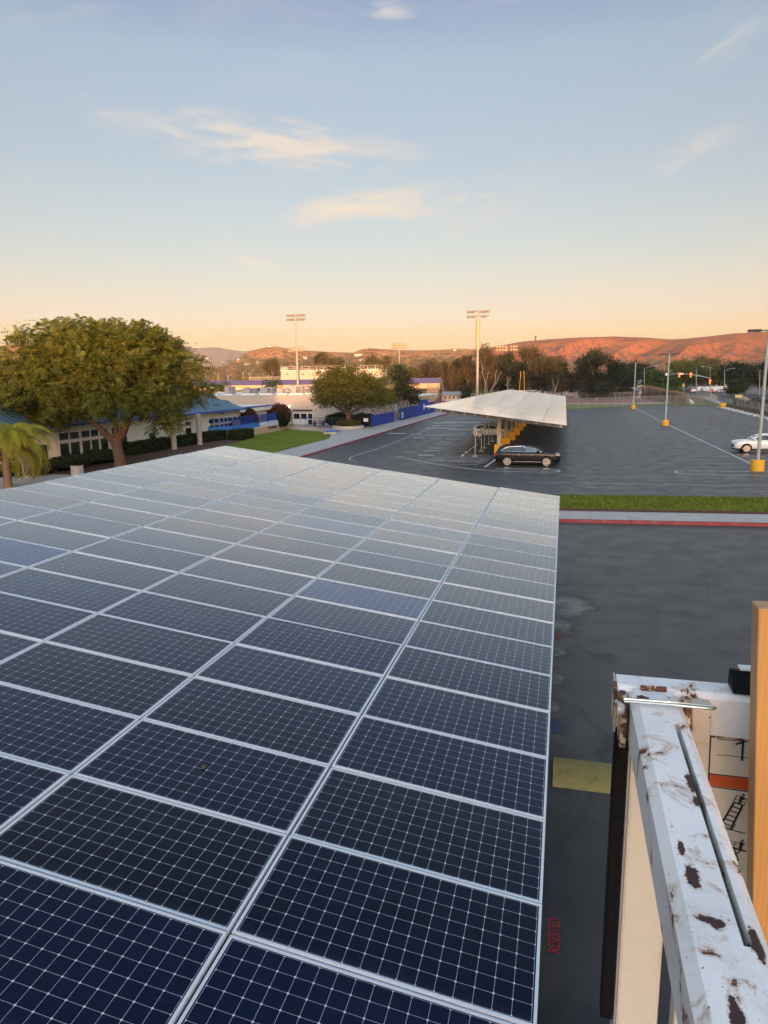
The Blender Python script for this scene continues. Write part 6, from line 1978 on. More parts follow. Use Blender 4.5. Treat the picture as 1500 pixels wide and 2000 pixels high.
balls = [(22, 934, .75, .95, 'round clipped shrub half behind the palm trunk'), (62, 933, .70, 1.0, 'round clipped shrub just right of the leftmost column'), (93, 930, 1.0, 1.15, 'broad clipped shrub in front of the building corner downspout'),
         (130, 922, 1.05, 1.1, 'round shrub left behind the cream bin'), (150, 918, 1.0, 1.15, 'round shrub directly behind the cream bin'), (170, 915, .95, 1.05, 'round shrub right of the cream bin'), (195, 909, 1.1, 1.2, 'big round shrub left of the big tree trunk'), (217, 906, 1.1, 1.15, 'dark shrub tucked behind the big tree trunk')]
for (px, py, r_, h, lab) in balls:
    p = at(px, py); shrub('shrub', lab, (p[0] - 0.7, p[1] + 0.3, .08), r_, r_, h, n=1500, size=.075, group='clipped shrubs along the building')
hedges = [(248, 334, -40.75, 1.2, 'long clipped hedge right of the big tree trunk'), (347, 386, -40.75, 1.15, 'clipped hedge between the two right-hand columns'), (396, 450, -40.75, 1.15, 'clipped hedge from the last column to the terrace wall'), (458, 484, -38.2, 1.2, 'short clipped hedge in front of the terrace wall corner')]
for (xa_, xb_, X, h, lab) in hedges:
    ya_, yb_ = at_x(xa_, 872, X)[1], at_x(xb_, 862, X)[1]
    shrub('hedge', lab, (X, (ya_ + yb_) / 2, .08), (.7 if X < -40 else .95), (yb_ - ya_) / 2, h, n=int(900 * (yb_ - ya_) / 3), size=.08, boxy=True, group='clipped hedges along the building', cat='hedge')
shrub('shrub', 'maroon-leaved bush behind the railing left of the canopy post', (*at_y(487, 830, 87.2)[:2], .6), 1.25, 1.2, 2.9, 'leaf_maroon', 1800, .11)
shrub('shrub', 'large maroon-leaved bush at the right end of the terrace', (*at_y(547, 825, 95.5)[:2], .6), 1.75, 1.4, 3.1, 'leaf_maroon', 2600, .11)
shrub('shrub', 'wide dark bush behind the iron entrance fence', (-33.3, 104.2, .1), 2.7, 1.4, 2.0, 'leaf_hedge', 2600, .11)
shrub('shrub', 'second dark bush behind the entrance fence, right of the wide one', (-29.8, 104.6, .1), 2.1, 1.3, 1.9, 'leaf_hedge', 2000, .11)
shrub('shrub', 'low green planting round the street tree foot in the planter', (-30.4, 98.5, .4), 1.75, 1.75, 1.0, 'leaf_mid', 1600, .10)


def tuft(name, label, loc, r_, h, m_, n=160, group=None, cat='grass clump'):
    t = thing(name, label, cat, loc, 0, group)
    V = []
    for i in range(n):
        a = random.uniform(0, 2 * math.pi); l = random.uniform(.6, 1.0); o = random.uniform(0, .25) * r_
        b = Vector((math.cos(a) * o, math.sin(a) * o, 0)); d = Vector((math.cos(a), math.sin(a), 0)); w = Vector((-d.y, d.x, 0)) * .035 * h / 1.5
        p1 = b + d * r_ * .35 * l + Vector((0, 0, h * .75 * l)); p2 = b + d * r_ * l + Vector((0, 0, h * l * random.uniform(.55, 1)))
        V.append([b - w, b + w, p1 + w * .8, p1 - w * .8]); V.append([p1 - w * .8, p1 + w * .8, p2 + w * .1, p2 - w * .1])
    A = np.array([[tuple(q) for q in f] for f in V])
    fast_mesh('blades', A.reshape(-1, 3), np.arange(len(A) * 4).reshape(-1, 4), np.zeros(len(A), int), [M[m_]], t)
    return t


p = at_y(497, 795, 99); tuft('ornamental_grass', 'pale arching grass clump above the flat blue-edged canopy', (p[0], 99, 0.6), 2.0, 3.2, 'leaf_palm_dark', 240)
p = at_y(524, 800, 100); tuft('ornamental_grass', 'olive grass clump between the canopy post and the maroon bush', (p[0], 100, 0.6), 1.5, 3.0, 'leaf_mid', 200)

# ---- eucalyptus and other trees beyond the field
def far_tree_mesh(kind, h, w, n, size):
    """crown blobs for a tree of unit kind, height h and width w"""
    bl = []
    if kind == 'euc':
        for i in range(13):
            z = random.uniform(.38, .93) * h; a = random.uniform(0, 6.28); rr = random.uniform(.05, .36) * w * (1.15 - abs(z / h - .62))
            bl.append((math.cos(a) * rr, math.sin(a) * rr, z, w * random.uniform(.13, .23), w * random.uniform(.13, .23), h * random.uniform(.08, .15)))
        for i in range(5):
            a = random.uniform(0, 6.28); rr = .33 * w; bl.append((math.cos(a) * rr, math.sin(a) * rr, h * random.uniform(.22, .4), w * .13, w * .13, h * .13))
    else:
        for i in range(11):
            z = random.uniform(.34, .84) * h; a = random.uniform(0, 6.28); rr = random.uniform(.0, .30) * w
            bl.append((math.cos(a) * rr, math.sin(a) * rr, z, w * random.uniform(.18, .28), w * random.uniform(.18, .28), h * random.uniform(.11, .18)))
    return bl


def far_tree(label, px, top, Y, wpx, kind, leafm, seed, cat='tree', group='trees beyond the playing field', name=None, base_z=0.0):
    random.seed(seed)
    p = at_y(px, top, Y); h = p[2]; w = wpx / 1370.0 * math.hypot(p[0], Y)
    nm = name or ('eucalyptus_tree' if kind == 'euc' else 'broadleaf_tree')
    t = thing(nm, label, cat, (p[0], Y, base_z), 0, group)
    bl = far_tree_mesh(kind, h, w, 0, 0)
    s = 0.30 if kind == 'euc' else 0.34
    s *= Y / 250.0
    leaf_crown('crown', [M[leafm]], bl, int(170 + 8.0 * w * h / 6), 26, 0.055 * w + 0.25, s, 1.1 if kind == 'euc' else 0.2, t, .5, None, .3, .38)
    mb = MB()
    mb.tube([(0, 0, -.2), (random.uniform(-.2, .2), 0, h * .25), (random.uniform(-.5, .5), 0, h * .5)], [.022 * h, .018 * h, .012 * h], 8)
    for b in bl[::2]: limb(mb, (0, 0, h * random.uniform(.2, .42)), b[:3], .010 * h, .003 * h, .12, 4)
    mb.build('trunk', M['bark_pale' if kind == 'euc' else 'bark'], t, smooth=True)
    return t


FT = [
    ('brown-green eucalyptus filling the line just left of the big spreading dark tree', 1140, 699, 262, 52, 'euc', 'leaf_euc'),
    ('dark round tree between the big spreading tree and the farthest lamp', 1228, 714, 300, 46, 'broad', 'leaf_dark'),
    ('brown eucalyptus between the goal posts and the wide brown-topped one', 1060, 694, 276, 56, 'euc', 'leaf_euc'),
    ('dark tree low behind the yellow goal posts', 1016, 704, 272, 50, 'broad', 'leaf_dark'),
    ('orange-brown eucalyptus between the mast and the thin distant floodlights', 972, 694, 274, 48, 'euc', 'leaf_euc'),
    ('warm brown tree rising behind the right end of the grandstand', 838, 706, 274, 54, 'euc', 'leaf_euc'),
    ('small green tree right of the slim trees above the purple screen', 806, 712, 262, 44, 'broad', 'leaf_mid'),  # label, x, top y, distance, width px, kind, leaf
    ('slender reddish eucalyptus above the purple grandstand screen, right of the round street tree', 728, 690, 232, 34, 'euc', 'leaf_euc'),
    ('second slender eucalyptus above the purple screen, close to the first', 752, 695, 238, 30, 'euc', 'leaf_euc'),
    ('yellow-green tree behind the slim fence trees', 778, 706, 236, 46, 'broad', 'leaf_mid'),
    ('lone eucalyptus left of the press box', 530, 702, 300, 34, 'euc', 'leaf_euc'),
    ('loose eucalyptus behind the press box roof railing', 622, 690, 330, 44, 'euc', 'leaf_euc'),
    ('wide eucalyptus behind the press box, nearest the round street tree', 655, 698, 340, 44, 'euc', 'leaf_euc'),
    ('orange-lit tree filling the gap right of the grandstand stair', 868, 708, 262, 66, 'euc', 'leaf_euc'),
    ('dark tree between the grandstand stair and the sleeved floodlight mast', 898, 702, 268, 52, 'broad', 'leaf_dark'),
    ('tall orange-lit eucalyptus immediately right of the sleeved floodlight mast', 952, 678, 255, 58, 'euc', 'leaf_euc'),
    ('eucalyptus half hidden by the sleeved floodlight mast', 918, 693, 266, 46, 'euc', 'leaf_euc'),
    ('dark eucalyptus behind the thin distant floodlight mast', 992, 690, 256, 52, 'euc', 'leaf_dark'),
    ('tallest grey-brown eucalyptus behind the yellow goal posts', 1036, 677, 252, 64, 'euc', 'leaf_euc'),
    ('wide brown-topped eucalyptus over the carport\'s far right corner', 1082, 690, 246, 66, 'euc', 'leaf_euc'),
    ('dark bushy tree low behind the carport\'s far right corner', 1100, 706, 262, 48, 'broad', 'leaf_dark'),
    ('big dark spreading tree above the running track', 1168, 685, 236, 74, 'euc', 'leaf_dark'),
    ('smaller dark tree right of the big spreading one above the track', 1205, 700, 240, 44, 'broad', 'leaf_dark'),
    ('green tree between the two dark groups above the track', 1130, 722, 285, 44, 'broad', 'leaf_green'),
    ('bright green tree left of the middle lamp pole', 1279, 722, 262, 52, 'broad', 'leaf_green'),
    ('bright green tree behind the middle lamp pole', 1308, 730, 258, 46, 'broad', 'leaf_green'),
    ('tall olive tree behind the traffic signals', 1345, 694, 400, 82, 'broad', 'leaf_mid'),
    ('reddish olive tree right of the traffic signals', 1388, 692, 420, 56, 'broad', 'leaf_euc'),
    ('dark grey-green tree between the farthest lamp and the mountain', 1255, 706, 380, 56, 'broad', 'leaf_dark'),
    ('dark massive tree above the low wall at the right edge', 1448, 708, 300, 84, 'broad', 'leaf_dark'),
    ('dark tree at the right edge behind the nearest lamp pole', 1500, 704, 310, 70, 'broad', 'leaf_dark'),
    ('small round bush-like tree above the boulders on the right', 1440, 742, 262, 38, 'broad', 'leaf_hedge'),
    ('dim green tree by the utility pole at the junction', 1408, 716, 380, 46, 'broad', 'leaf_mid')]
for i, a in enumerate(FT): far_tree(*a, 100 + i)
random.seed(21)
for i, (px, lab) in enumerate(((1085, 'bare pale forked trunk standing near the carport far corner'), (948, 'bare pale forked tree beside the sleeved floodlight mast'), (966, 'leaning bare pale trunk right of the floodlight mast'))):
    Y = 216 + i * 4; p = at_y(px, 722 if i else 740, Y)
    t = thing('bare_tree', lab, 'tree', (p[0], Y, 0), 0)
    mb = MB(); h = p[2]; ln = 2.8 if i == 2 else 0.0
    limb(mb, (-ln, 0, 0), (0, 0, h * .55), .22, .14, .05); limb(mb, (0, 0, h * .55), (-1.0 + ln * .6, 0, h), .12, .05); limb(mb, (0, 0, h * .5), (.9 + ln * .5, 0, h * .95), .11, .05)
    mb.build('trunk', M['bark_pale'], t, smooth=True)
# low dark shrubs under the trees
for i, (px, py, w, h, lab) in enumerate(((1150, 771, 3.5, 3.2, 'dark bush left under the big spreading tree above the track'), (1178, 771, 4.5, 3.5, 'dark bush right under the big spreading tree above the track'), (1215, 771, 4.0, 4.0, 'tall dark bush left of the farthest lamp'), (1228, 771, 3.2, 3.0, 'small dark bush touching the farthest lamp pole'), (1010, 768, 5, 3, 'dark bush below the goal posts'), (900, 766, 4, 3, 'dark bush right of the grandstand stair'))):
    p = at_y(px, py, 246); shrub('bush', lab, (p[0], 246 + i, 0), w, w, h, 'leaf_dark', 900, .35, group='dark bushes beyond the running track')

# houses on the slopes
random.seed(9)
hs = [(404, 701, 'pale hillside house near the big tree edge'), (466, 704, 'pale house low on the left hill flank'), (484, 713, 'wide pale house in the valley left of the press box'), (505, 709, 'bright house in the valley just left of the press box'), (596, 701, 'tiny bright house between the floodlight mast and the street tree'), (617, 700, 'bright house above the press box railing, left of two'), (631, 701, 'bright house above the press box railing, right of two'),
      (700, 694.5, 'long bright white house on the hillside above the street tree'), (709, 705, 'small pale house under the long white hillside house'), (845, 696, 'pale house on the hillside left of the sleeved mast'), (888, 685, 'small bright house high up left of the sleeved mast'), (868, 700, 'pale house low on the hillside behind the grandstand end'), (528, 678, 'house on top of the pointed left hill'), (436, 709, 'pale house in the orange valley left of centre')]
from mathutils.bvhtree import BVHTree
hv_, hf_ = [], []
for o in list(COL.objects):
    if o.name.startswith('hills'):
        k0 = len(hv_); hv_ += [tuple(v.co) for v in o.data.vertices]; hf_ += [tuple(k0 + i for i in p.vertices) for p in o.data.polygons]
TERRAIN = BVHTree.FromPolygons(hv_, hf_)
for (px, py, lab) in hs:
    hit = None
    for dy in range(0, 60):
        d = Vector(ray(px, py + dy)).normalized(); hit = TERRAIN.ray_cast(Vector((0, 0, CAM_H)), d)[0]
        if hit is not None: break
    p = hit; D = p.y; w = random.uniform(6, 9) * (2.2 if 'long' in lab or 'wide' in lab else 1) * D / 1600
    t = thing('hillside_house', lab, 'house', (p[0], D, p[2] - 0.5), random.uniform(-.3, .3), 'houses on the distant slopes')
    mb = MB(); mb.box(-w / 2, w / 2, -4, 4, -4, 4); mb.build('wall', M['house_wall'], t)
    mb = MB(); mb.extrude([(-w / 2 - .5, -4.6, 4), (-w / 2 - .5, 4.6, 4), (-w / 2 - .5, 0, 6.2)], (w + 1, 0, 0)); mb.build('roof', M['house_roof'], t)
# distant orchard and suburb trees in one mass
random.seed(5)
bl = []
for i in range(420):
    px = random.uniform(-260, 1000); Y = random.uniform(300, 780) if px < 820 else random.uniform(330, 700)
    p = at_y(px, 740, Y); hgt = random.uniform(5, 11) * (1 + (Y - 300) / 900)
    if 480 < px < 700 and Y < 330: continue
    w = random.uniform(4, 9)
    bl.append((p[0], Y, hgt * .55, w, w, hgt * .5))
for i in range(150):
    px = random.uniform(980, 1900); Y = random.uniform(430, 860)
    p = at_y(px, 740, Y); hgt = random.uniform(6, 12); w = random.uniform(5, 10)
    bl.append((p[0], Y, hgt * .55, w, w, hgt * .5))
random.seed(77)
for i in range(620):
    px, py = random.uniform(380, 980), random.uniform(703, 741) if i % 3 else random.uniform(716, 741)
    if i >= 470: px, py = random.uniform(1080, 1500), random.uniform(706, 735)
    d = Vector(ray(px, py)).normalized(); hit = TERRAIN.ray_cast(Vector((0, 0, CAM_H)), d)[0]
    if hit is None or hit.y > 2200: continue
    w = random.uniform(7, 15)
    bl.append((hit.x, hit.y - 3, hit.z + w * .5, w, w, w * .8))
o = leaf_crown('distant_woods', [M['far_leaf'], M['leaf_euc'], M['leaf_mid']], bl, 8200, 22, 1.9, 0.95, 0.2, None, .5, [.6, .25, .15], .4, .5)
tag(o, 'hazy mass of orange-lit trees filling the valley floor', 'woods', kind='stuff')
# a tower on the right-hand ridge
p = at_y(1046, 663, 2250); t = thing('water_tower', 'tiny dark tower on the ridge of the right-hand mountain', 'tower', (p[0], 2250, p[2] - 4))
mb = MB(); mb.lathe([(2.2, -6), (1.8, 8), (3.0, 8.5), (3.0, 13), (0.5, 14)], (0, 0, 0), 10); mb.build('tower', M['dark_steel'], t)

# ---- low houses beyond the field
for i, (px, py, Y, w, h, lab) in enumerate(((1115, 764, 300, 20, 4.2, 'pale low house behind the carport far corner'), (1186, 766, 262, 22, 3.6, 'long pale low building behind the dark trees above the track'), (1075, 757, 330, 22, 5, 'grey-roofed house glimpsed behind the goal'), (878, 762, 236, 5, 3, 'white shed right of the grandstand stair'), (1424, 752, 440, 14, 7.5, 'grey-roofed house beyond the junction'), (1250, 745, 330, 12, 6, 'pale house behind the farthest lamp'))):
    p = at_y(px, 760, Y)
    t = thing('low_house', lab, 'house', (p[0], Y, 0), 0, 'low houses beyond the field')
    mb = MB(); mb.box(-w / 2, w / 2, 0, 9, 0, h * .66); mb.build('wall', M['house_wall'], t)
    mb = MB(); mb.extrude([(-w / 2 - .6, -.8, h * .66), (-w / 2 - .6, 9.8, h * .66), (-w / 2 - .6, 4.5, h)], (w + 1.2, 0, 0)); mb.build('roof', M['hvac'], t)
    mb = MB()
    for k in range(3): mb.box(-w * .32 + k * w * .28, -w * .22 + k * w * .28, -.05, 0, h * .25, h * .5)
    mb.build('window', M['glass'], t)

# ---- field furniture
Yg = 222
t = thing('goal_posts', 'yellow gridiron goal posts rising above the far carport edge', 'goal posts', (at_y(1020, 760, Yg)[0], Yg, 0))
mb = MB()
xa, xb = at_y(1017.3, 745, Yg)[0], at_y(1022.2, 745, Yg)[0]
zt_ = at_y(1019, 725, Yg)[2]
mb.tube([((xa + xb) / 2, Yg - 1.8, 0), ((xa + xb) / 2, Yg - 1.6, 2.6), ((xa + xb) / 2, Yg, 3.05)], .12, 8)
mb.build('stem', M['yellow'], t, root=t, smooth=True)
mb = MB(); mb.tube([(xa - 0.35, Yg - 1.4, 3.05), (xb + 0.35, Yg + 1.4, 3.05)], .09, 8); mb.build('crossbar', M['yellow'], t, root=t, smooth=True)
for (x, yo) in ((xa, -1.4), (xb, 1.4)):
    mb = MB(); mb.tube([(x - (0.35 if yo < 0 else -0.35), Yg + yo, 3.05), (x, Yg + yo, zt_)], .09, 8); mb.build('upright', M['yellow'], t, root=t, smooth=True)
t = thing('soccer_goal', 'white soccer goal frame beside the yellow goal posts', 'soccer goal', (at_y(1030, 765, 214)[0], 214, 0))
xa, xb, z_ = at_y(1011, 763, 214)[0], at_y(1050, 762, 214)[0], at_y(1030, 763, 214)[2]
mb = MB(); mb.tube([(xa, 214, 0), (xa, 214, z_), (xb, 214, z_), (xb, 214, 0)], .09, 8); mb.build('frame', M['white'], t, root=t)
mb = MB(); mb.tube([(xa, 214, z_), (xa, 216, 0.1), (xb, 216, 0.1), (xb, 214, z_)], .05, 6); mb.build('back_frame', M['white'], t, root=t)


def chain_fence(label, pts, h, gap, group, mid=True):
    t = thing('chain_link_fence', label, 'fence', (*pts[0], 0), 0, group)
    mp = MB(); mr = MB(); V, UV = [], []
    for a, b in zip(pts[:-1], pts[1:]):
        a, b = Vector((*a, 0)), Vector((*b, 0)); L = (b - a).length; n = max(1, round(L / gap))
        for i in range(n + 1):
            p = a + (b - a) * (i / n); mq = MB(); mq.tube([p, p + Vector((0, 0, h))], .035, 6); mq.build('post', M['galv'], t, root=t)
        mr.beam(a + Vector((0, 0, h - .03)), b + Vector((0, 0, h - .03)), .04, .04)
        V.append(([a, b, b + Vector((0, 0, h)), a + Vector((0, 0, h))], L))
    mr.build('top_rail', M['galv'], t, root=t)
    me = bpy.data.meshes.new('wire_mesh'); vv, ff = [], []
    for q, L in V:
        o = len(vv); vv += [tuple(p - t.location) for p in q]; ff.append((o, o + 1, o + 2, o + 3))
    me.from_pydata(vv, [], ff); uv = me.uv_layers.new()
    for k, (q, L) in enumerate(V):
        for j, c in enumerate(((0, 0), (L, 0), (L, h), (0, h))): uv.data[k * 4 + j].uv = c
    me.materials.append(M['fence_wire']); o = bpy.data.objects.new('wire_mesh', me); COL.objects.link(o); o.parent = t
    return t


chain_fence('chain-link fence along the grass behind the car park', [(-8, 164), (1.0, 168.5), (25.0, 193.4), (36.0, 189)], 2.3, 3.1, 'chain-link fences')
chain_fence('chain-link fence beside the running track, in front of the dark trees', [(-30, 236), (24, 240)], 2.4, 3.4, 'chain-link fences')
chain_fence('chain-link fence running off along the street behind the reeds', [(36.4, 189), (43.5, 236), (50, 300)], 2.2, 3.2, 'chain-link fences')
# dry reed screen
t = thing('reed_screen', 'tall dry brown reed screen along the field corner near the street', 'reed screen', (27, 215, 0))
V = []
random.seed(12)
ra, rb = Vector((24.6, 243, 0)), Vector((30.6, 196, 0))
for i in range(2600):
    u = random.random() ** 0.9; p = ra.lerp(rb, u) + Vector((random.uniform(-.6, .6), 0, 0)); h = (4.6 - 1.9 * u) * random.uniform(.7, 1.05)
    w = random.uniform(.04, .10); l = random.uniform(-.3, .3)
    V.append([p + Vector((-w, 0, 0)), p + Vector((w, 0, 0)), p + Vector((w * .3 + l, 0, h)), p + Vector((-w * .3 + l, 0, h))])
A = np.array([[tuple(q - Vector(t.location)) for q in f] for f in V])
fast_mesh('reeds', A.reshape(-1, 3), np.arange(len(A) * 4).reshape(-1, 4), np.zeros(len(A), int), [M['reed']], t)
for i, (px, Y) in enumerate(((1268, 232), (1292, 222), (1318, 214))):
    p = at_y(px, 757, Y); palm('palm', ('low dark palm behind the reeds, left of three', 'middle low palm behind the reeds, just left of the lamp pole', 'right low palm behind the reeds, right of the lamp pole')[i], (p[0] + 1.5, Y + 8, 0), 4.6 - i * .5, .22, 24, 3.0, 'leaf_green', 'leaf_palm_dry', .1, 'low palms behind the reeds', 0, 1.1, up=1.2, seed=50 + i)
t = thing('rubbish_sacks', 'small pale heap of sacks at the foot of the corner fence', 'sacks', (*at(1347, 789)[:2], 0))
for (dx, s) in ((-.6, .5), (.5, .55), (0, .45)):
    mb = MB(); mb.lathe([(s * .8, 0), (s, s * .5), (s * .7, s * 1.1), (s * .15, s * 1.5), (s * .2, s * 1.7)], (dx, 0, 0.0 if dx else .55), 10); mb.build('sack', M['roof_white'], t, smooth=True)

# ---- right-hand wall, plants and boulders
t = thing('retaining_wall', 'low tan retaining wall along the right side of the car park', 'wall', (36.3, 150, 0))
mb = MB(); pts_ = [(36.9, 186), (36.2, 177), (35.0, 150), (34.0, 130), (33.4, 112), (33.2, 90)]
for a, b in zip(pts_[:-1], pts_[1:]): mb.beam((*a, .42), (*b, .42), .35, .95)
mb.build('wall', M['fence_board'], t, root=t)
chain_fence('wire fence standing on the tan retaining wall at the right', [(37.5, 184), (36.8, 172), (35.4, 148), (34.4, 128), (33.9, 110)], 2.1, 3.0, 'chain-link fences')
for i in range(11):
    y = 126 + i * 5.0; x = np.interp(y, [90, 112, 130, 150, 177, 186], [33.2, 33.4, 34.0, 35.0, 36.2, 36.9]) - 1.2
    t = thing('wheel_stop', f'white wheel stop by the right wall, number {i + 1} counted from the near end' if False else 'white concrete wheel stop in the row along the right retaining wall', 'wheel stop', (x, y, 0), R(90), 'white wheel stops along the right wall')
    mb = MB(); mb.extrude([(-.1, -.95, 0), (.1, -.95, 0), (.07, -.95, .15), (-.07, -.95, .15)], (0, 1.9, 0)); mb.build('block', M['white'], t); t.rotation_euler = (0, 0, R(86))
mb = MB()
gv = [(37.3, 185, .6), (36.0, 150, .6), (34.4, 112, .6), (60, 110, .6), (54, 160, .8), (46, 196, .5)]
mb.add(gv, [tuple(range(6))]); structure('planting_slope', mb, M['ground'])
for i, (px, py, r_, lab) in enumerate(((1446, 779, 0.85, 'brown boulder heap, left end of the row above the right wall'), (1456, 782, 0.95, 'large brown boulder in the middle of the row above the right wall'), (1466, 785, 0.8, 'brown boulder, right end of the row above the right wall'), (1450, 775, 0.75, 'upper boulder behind the others above the right wall'))):
    p = at_y(px, py, 186)
    t = thing('boulder', lab, 'boulder', (p[0], 186 + i * .4, max(0.2, p[2] - .8)), 0, 'boulders above the right wall')
    mb = MB(); vv = []; 
    for a in range(9):
        th = math.pi * a / 8
        for b in range(12):
            ph = 2 * math.pi * b / 12; d = Vector((math.sin(th) * math.cos(ph), math.sin(th) * math.sin(ph), math.cos(th)))
            vv.append(tuple(d * r_ * (1 + .35 * mnoise.noise(d * 1.6 + Vector((i * 3.3, 0, 0)))) + Vector((0, 0, r_ * .6))))
    mb.add(vv, [(a * 12 + b, a * 12 + (b + 1) % 12, (a + 1) * 12 + (b + 1) % 12, (a + 1) * 12 + b) for a in range(8) for b in range(12)]); mb.build('stone', M['stone'], t, smooth=True)
for i, (px, py, Y, r_, h, m_, lab) in enumerate(((1436, 784, 178, 1.7, 2.0, 'agave', 'grey-blue agave clump at the wall corner by the yellow footing'), (1448, 786, 172, 1.5, 1.8, 'agave', 'grey-blue agave clump, second along the right wall'), (1462, 788, 166, 1.5, 1.9, 'agave', 'grey-blue agave clump, third along the right wall'), (1476, 776, 176, 2.2, 2.6, 'agave', 'tall grey agave clump behind the boulders at the right'), (1492, 780, 160, 2.0, 2.4, 'agave', 'tall grey agave clump at the right edge beyond the lamp pole'))):
    p = at_y(px, py, Y); tuft('agave', lab, (p[0], Y, .6), r_, h, m_, 110, 'agave clumps above the right wall', 'plant')
p = at_y(1442, 774, 182); t = thing('warning_sign', 'small yellow double sign by the boulders at the right', 'sign', (p[0], 182, 0.5))
zz = p[2]
mb = MB(); mb.tube([(0, 0, 0), (0, 0, zz - .5)], .04, 6); mb.build('post', M['galv'], t)
for s in (-1, 1):
    mb = MB(); mb.box(s * .36 - .33, s * .36 + .33, -.06, -.03, zz - .85, zz - .15); mb.build('panel', M['sign_yellow'], t)

# ---- junction: signals, poles, lamps
YS = 252
def SX(px, py, Y=YS):
    q = at_y(px, py, Y); return (q[0], Y, q[2])


t = thing('traffic_signal', 'long signal mast arm with three lit red lights over the junction', 'traffic signal', (SX(1388, 770)[0], YS, 0))
b0 = SX(1388.5, 771); b1 = SX(1387.5, 741)
mb = MB(); mb.tube([(b0[0], YS, 0), (b1[0], YS, b1[2] + .1)], [.2, .16], 10); mb.build('pole', M['galv'], t, root=t, smooth=True)
mb = MB(); mb.tube([SX(1387.5, 739), SX(1372, 735), SX(1356, 732), SX(1340, 730.5), SX(1322, 730), SX(1304, 731)], [.16, .15, .13, .11, .09, .06], 8); arm = mb.build('mast_arm', M['galv'], t, root=t, smooth=True)
for k, (px, py) in enumerate(((1326.5, 731.5), (1349, 731.5), (1386.5, 744.5))):
    q = SX(px, py); mb = MB(); mb.box(q[0] - .32, q[0] + .32, YS - .25, YS + .05, q[2] - .95, q[2] + .55); hd = mb.build('signal_head', M['signal_yellow'], t, root=t, bevel=.04)
    mb = MB(); mb.lathe([(.02, -.03), (.27, -.01), (.30, .02)], (0, 0, 0), 14); 
    o = mb.build('red_light', M['signal_red'], hd); o.location = (q[0] - t.location.x, YS - .30, q[2] + .2); o.location.y -= t.location.y; o.rotation_euler = (R(90), 0, 0)
for (px, py, w, h, m_, nm) in ((1302.5, 731.2, .95, .75, 'sign_white', 'sign_panel'), (1331.5, 730, 1.0, .5, 'sign_white', 'sign_panel'), (1362, 733.5, 1.1, .75, 'sign_green', 'street_name_sign')):
    q = SX(px, py); mb = MB(); mb.box(q[0] - w / 2, q[0] + w / 2, YS - .2, YS - .16, q[2] - h / 2, q[2] + h / 2); mb.build(nm, M[m_], t, root=t)
q = SX(1351, 752, 300); t2 = thing('traffic_signal', 'small pedestal signal seen from behind left of the red cars', 'traffic signal', (q[0] - 3, 300, 0))
mb = MB(); mb.tube([(0, 0, 0), (0, 0, q[2] - .4)], .09, 8); mb.build('pole', M['galv'], t2)
mb = MB(); mb.box(-.35, .35, -.25, .05, q[2] - .6, q[2] + .9); mb.build('signal_head', M['signal_yellow'], t2, bevel=.04)


def pole_thing(name, label, cat, px, base_y, top_y, Y, r_, m_, arms=(), lamp=None, group=None):
    a, b = SX(px, base_y, Y), SX(px, top_y, Y)
    t = thing(name, label, cat, (a[0], Y, 0), 0, group)
    mb = MB(); mb.tube([(0, 0, 0), (b[0] - a[0] + (a[0] - b[0]) * 0, 0, b[2])], [r_, r_ * .7], 8); mb.build('pole', M[m_], t, smooth=True)
    for (dz, w) in arms:
        mb = MB(); mb.box(-w / 2, w / 2, -.06, .06, b[2] - dz - .07, b[2] - dz + .07); mb.build('crossarm', M['bark'], t)
    if lamp:
        mb = MB(); mb.tube([(0, 0, b[2] - .2), (lamp * .5, 0, b[2] + .35), (lamp, 0, b[2] + .45)], [.07, .06, .05], 8); ar = mb.build('lamp_arm', M[m_], t, smooth=True)
        mb = MB(); mb.lathe([(.12, -.10), (.3, -.06), (.3, .04), (.1, .12)], (lamp + (.35 if lamp > 0 else -.35), 0, b[2] + .45), 12); mb.build('lamp_head', M['sign_white'], ar)
    return t


pole_thing('street_lamp', 'curved-arm street lamp between the farthest and middle car park lamps', 'street lamp', 1258.5, 778, 718, 236, .11, 'galv', (), 2.6)
pole_thing('street_lamp', 'pale street lamp just behind the signal mast pole', 'street lamp', 1387, 768, 718, 300, .12, 'galv', (), -3.0)
pole_thing('street_lamp', 'tall pale street lamp pole right of the signal mast', 'street lamp', 1415, 774, 722, 285, .13, 'pole', (), 2.2)
pole_thing('utility_pole', 'brown wooden utility pole behind the pale lamp right of the signals', 'utility pole', 1414, 766, 700, 330, .2, 'bark', ((.6, 2.6), (1.6, 2.2)))
pole_thing('utility_pole', 'thin utility pole far behind the signals', 'utility pole', 1360, 762, 720, 380, .2, 'galv', ((.7, 2.4),))
pole_thing('utility_pole', 'brown utility pole at the right behind the dark round bush', 'utility pole', 1484, 768, 723, 250, .17, 'bark_pale', ((.4, 1.2),))
pole_thing('utility_pole', 'faint utility pole left of the brown one by the house', 'utility pole', 1428, 762, 718, 360, .16, 'galv', ())
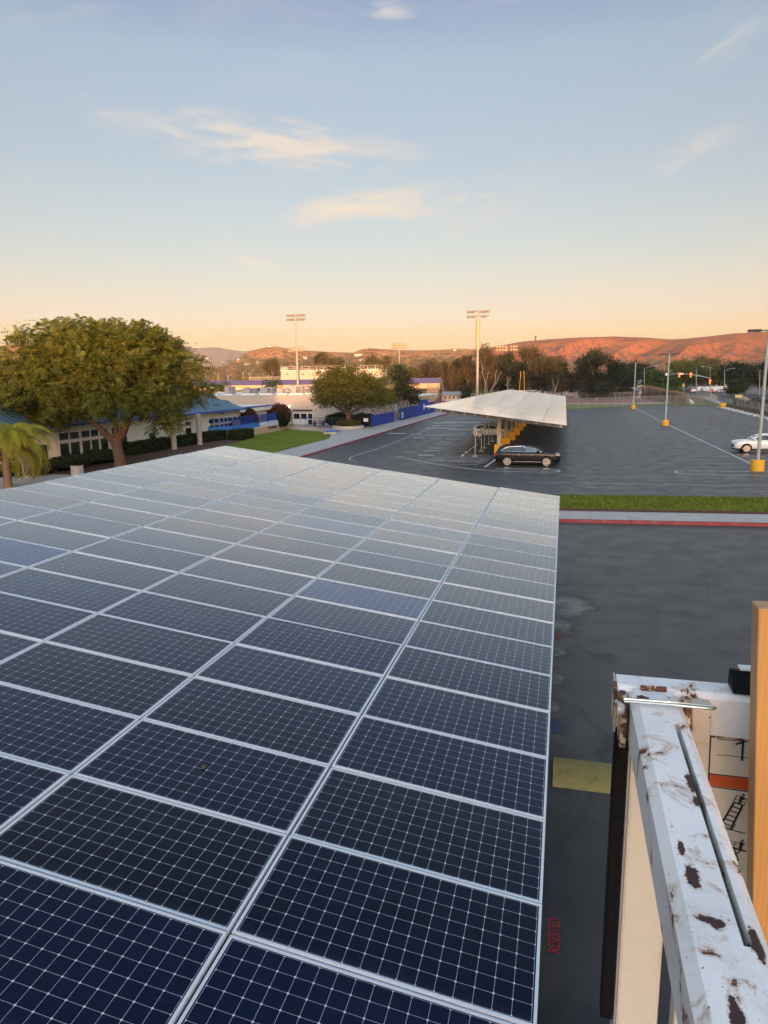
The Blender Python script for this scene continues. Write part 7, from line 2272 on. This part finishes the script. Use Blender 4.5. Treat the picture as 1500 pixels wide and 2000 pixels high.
for i, (px, t_) in enumerate(((401, 727), (426, 731), (445, 731), (475, 725), (487, 727))):
    pole_thing('utility_pole', ('pale pole at the big tree edge above the purple screen', 'short pale pole, second left above the purple screen', 'pale pole, third of the row above the purple screen', 'tallest pale pole with crossarm above the purple screen', 'pale pole, last of the row left of the press box')[i], 'utility pole', px, 742, t_, 330, .28, 'bark_pale', ((.5, 3.0),) if i in (3, 4) else (), None, 'pale poles above the grandstand')
# overhead wires
t = thing('overhead_wires', 'thin overhead wires sagging across the junction trees', 'wires', (40, 330, 8))
for (a, b) in (((1300, 722), (1414, 703)), ((1240, 716), (1414, 706)), ((1414, 703), (1490, 722)), ((1414, 708), (1500, 735))):
    p0, p1 = Vector(SX(*a, 330)), Vector(SX(*b, 330)); mb = MB()
    mb.tube([p0.lerp(p1, k / 8) + Vector((0, 0, -1.2 * math.sin(math.pi * k / 8))) for k in range(9)], .035, 5); mb.build('wire', M['dark_steel'], t, root=t)
t = thing('white_fence', 'white picket fence behind the cars at the junction', 'fence', (60, 352, 0))
mb = MB(); xa, xb = SX(1362, 760, 372)[0], SX(1412, 760, 372)[0]
mb.box(xa, xb, 371.9, 372, .9, 1.05); mb.box(xa, xb, 371.9, 372, 1.9, 2.05); mb.build('rail', M['white'], t, root=t)
mb = MB()
for i in range(60):
    x = xa + (xb - xa) * i / 59; mb.box(x - .09, x + .09, 371.85, 371.9, .1, 2.3)
mb.build('pickets', M['white'], t, root=t)

# ---------------------------------------------------------------- the air of the valley
mb = MB(); mb.box(-7000, 7000, -1500, 7200, -1.1, 470)
hz = mb.build('haze', [], None)
hm = bpy.data.materials.new('valley_haze'); hm.use_nodes = True
ht = hm.node_tree; ht.nodes.clear()
ho = ht.nodes.new('ShaderNodeOutputMaterial'); hp = ht.nodes.new('ShaderNodeVolumePrincipled')
hp.inputs['Color'].default_value = (0.95, 0.93, 0.92, 1); hp.inputs['Density'].default_value = 0.00008; hp.inputs['Anisotropy'].default_value = 0.0
ht.links.new(hp.outputs[0], ho.inputs['Volume'])
hz.data.materials.append(hm)
tag(hz, 'thin warm evening haze over the valley', 'haze', kind='stuff')
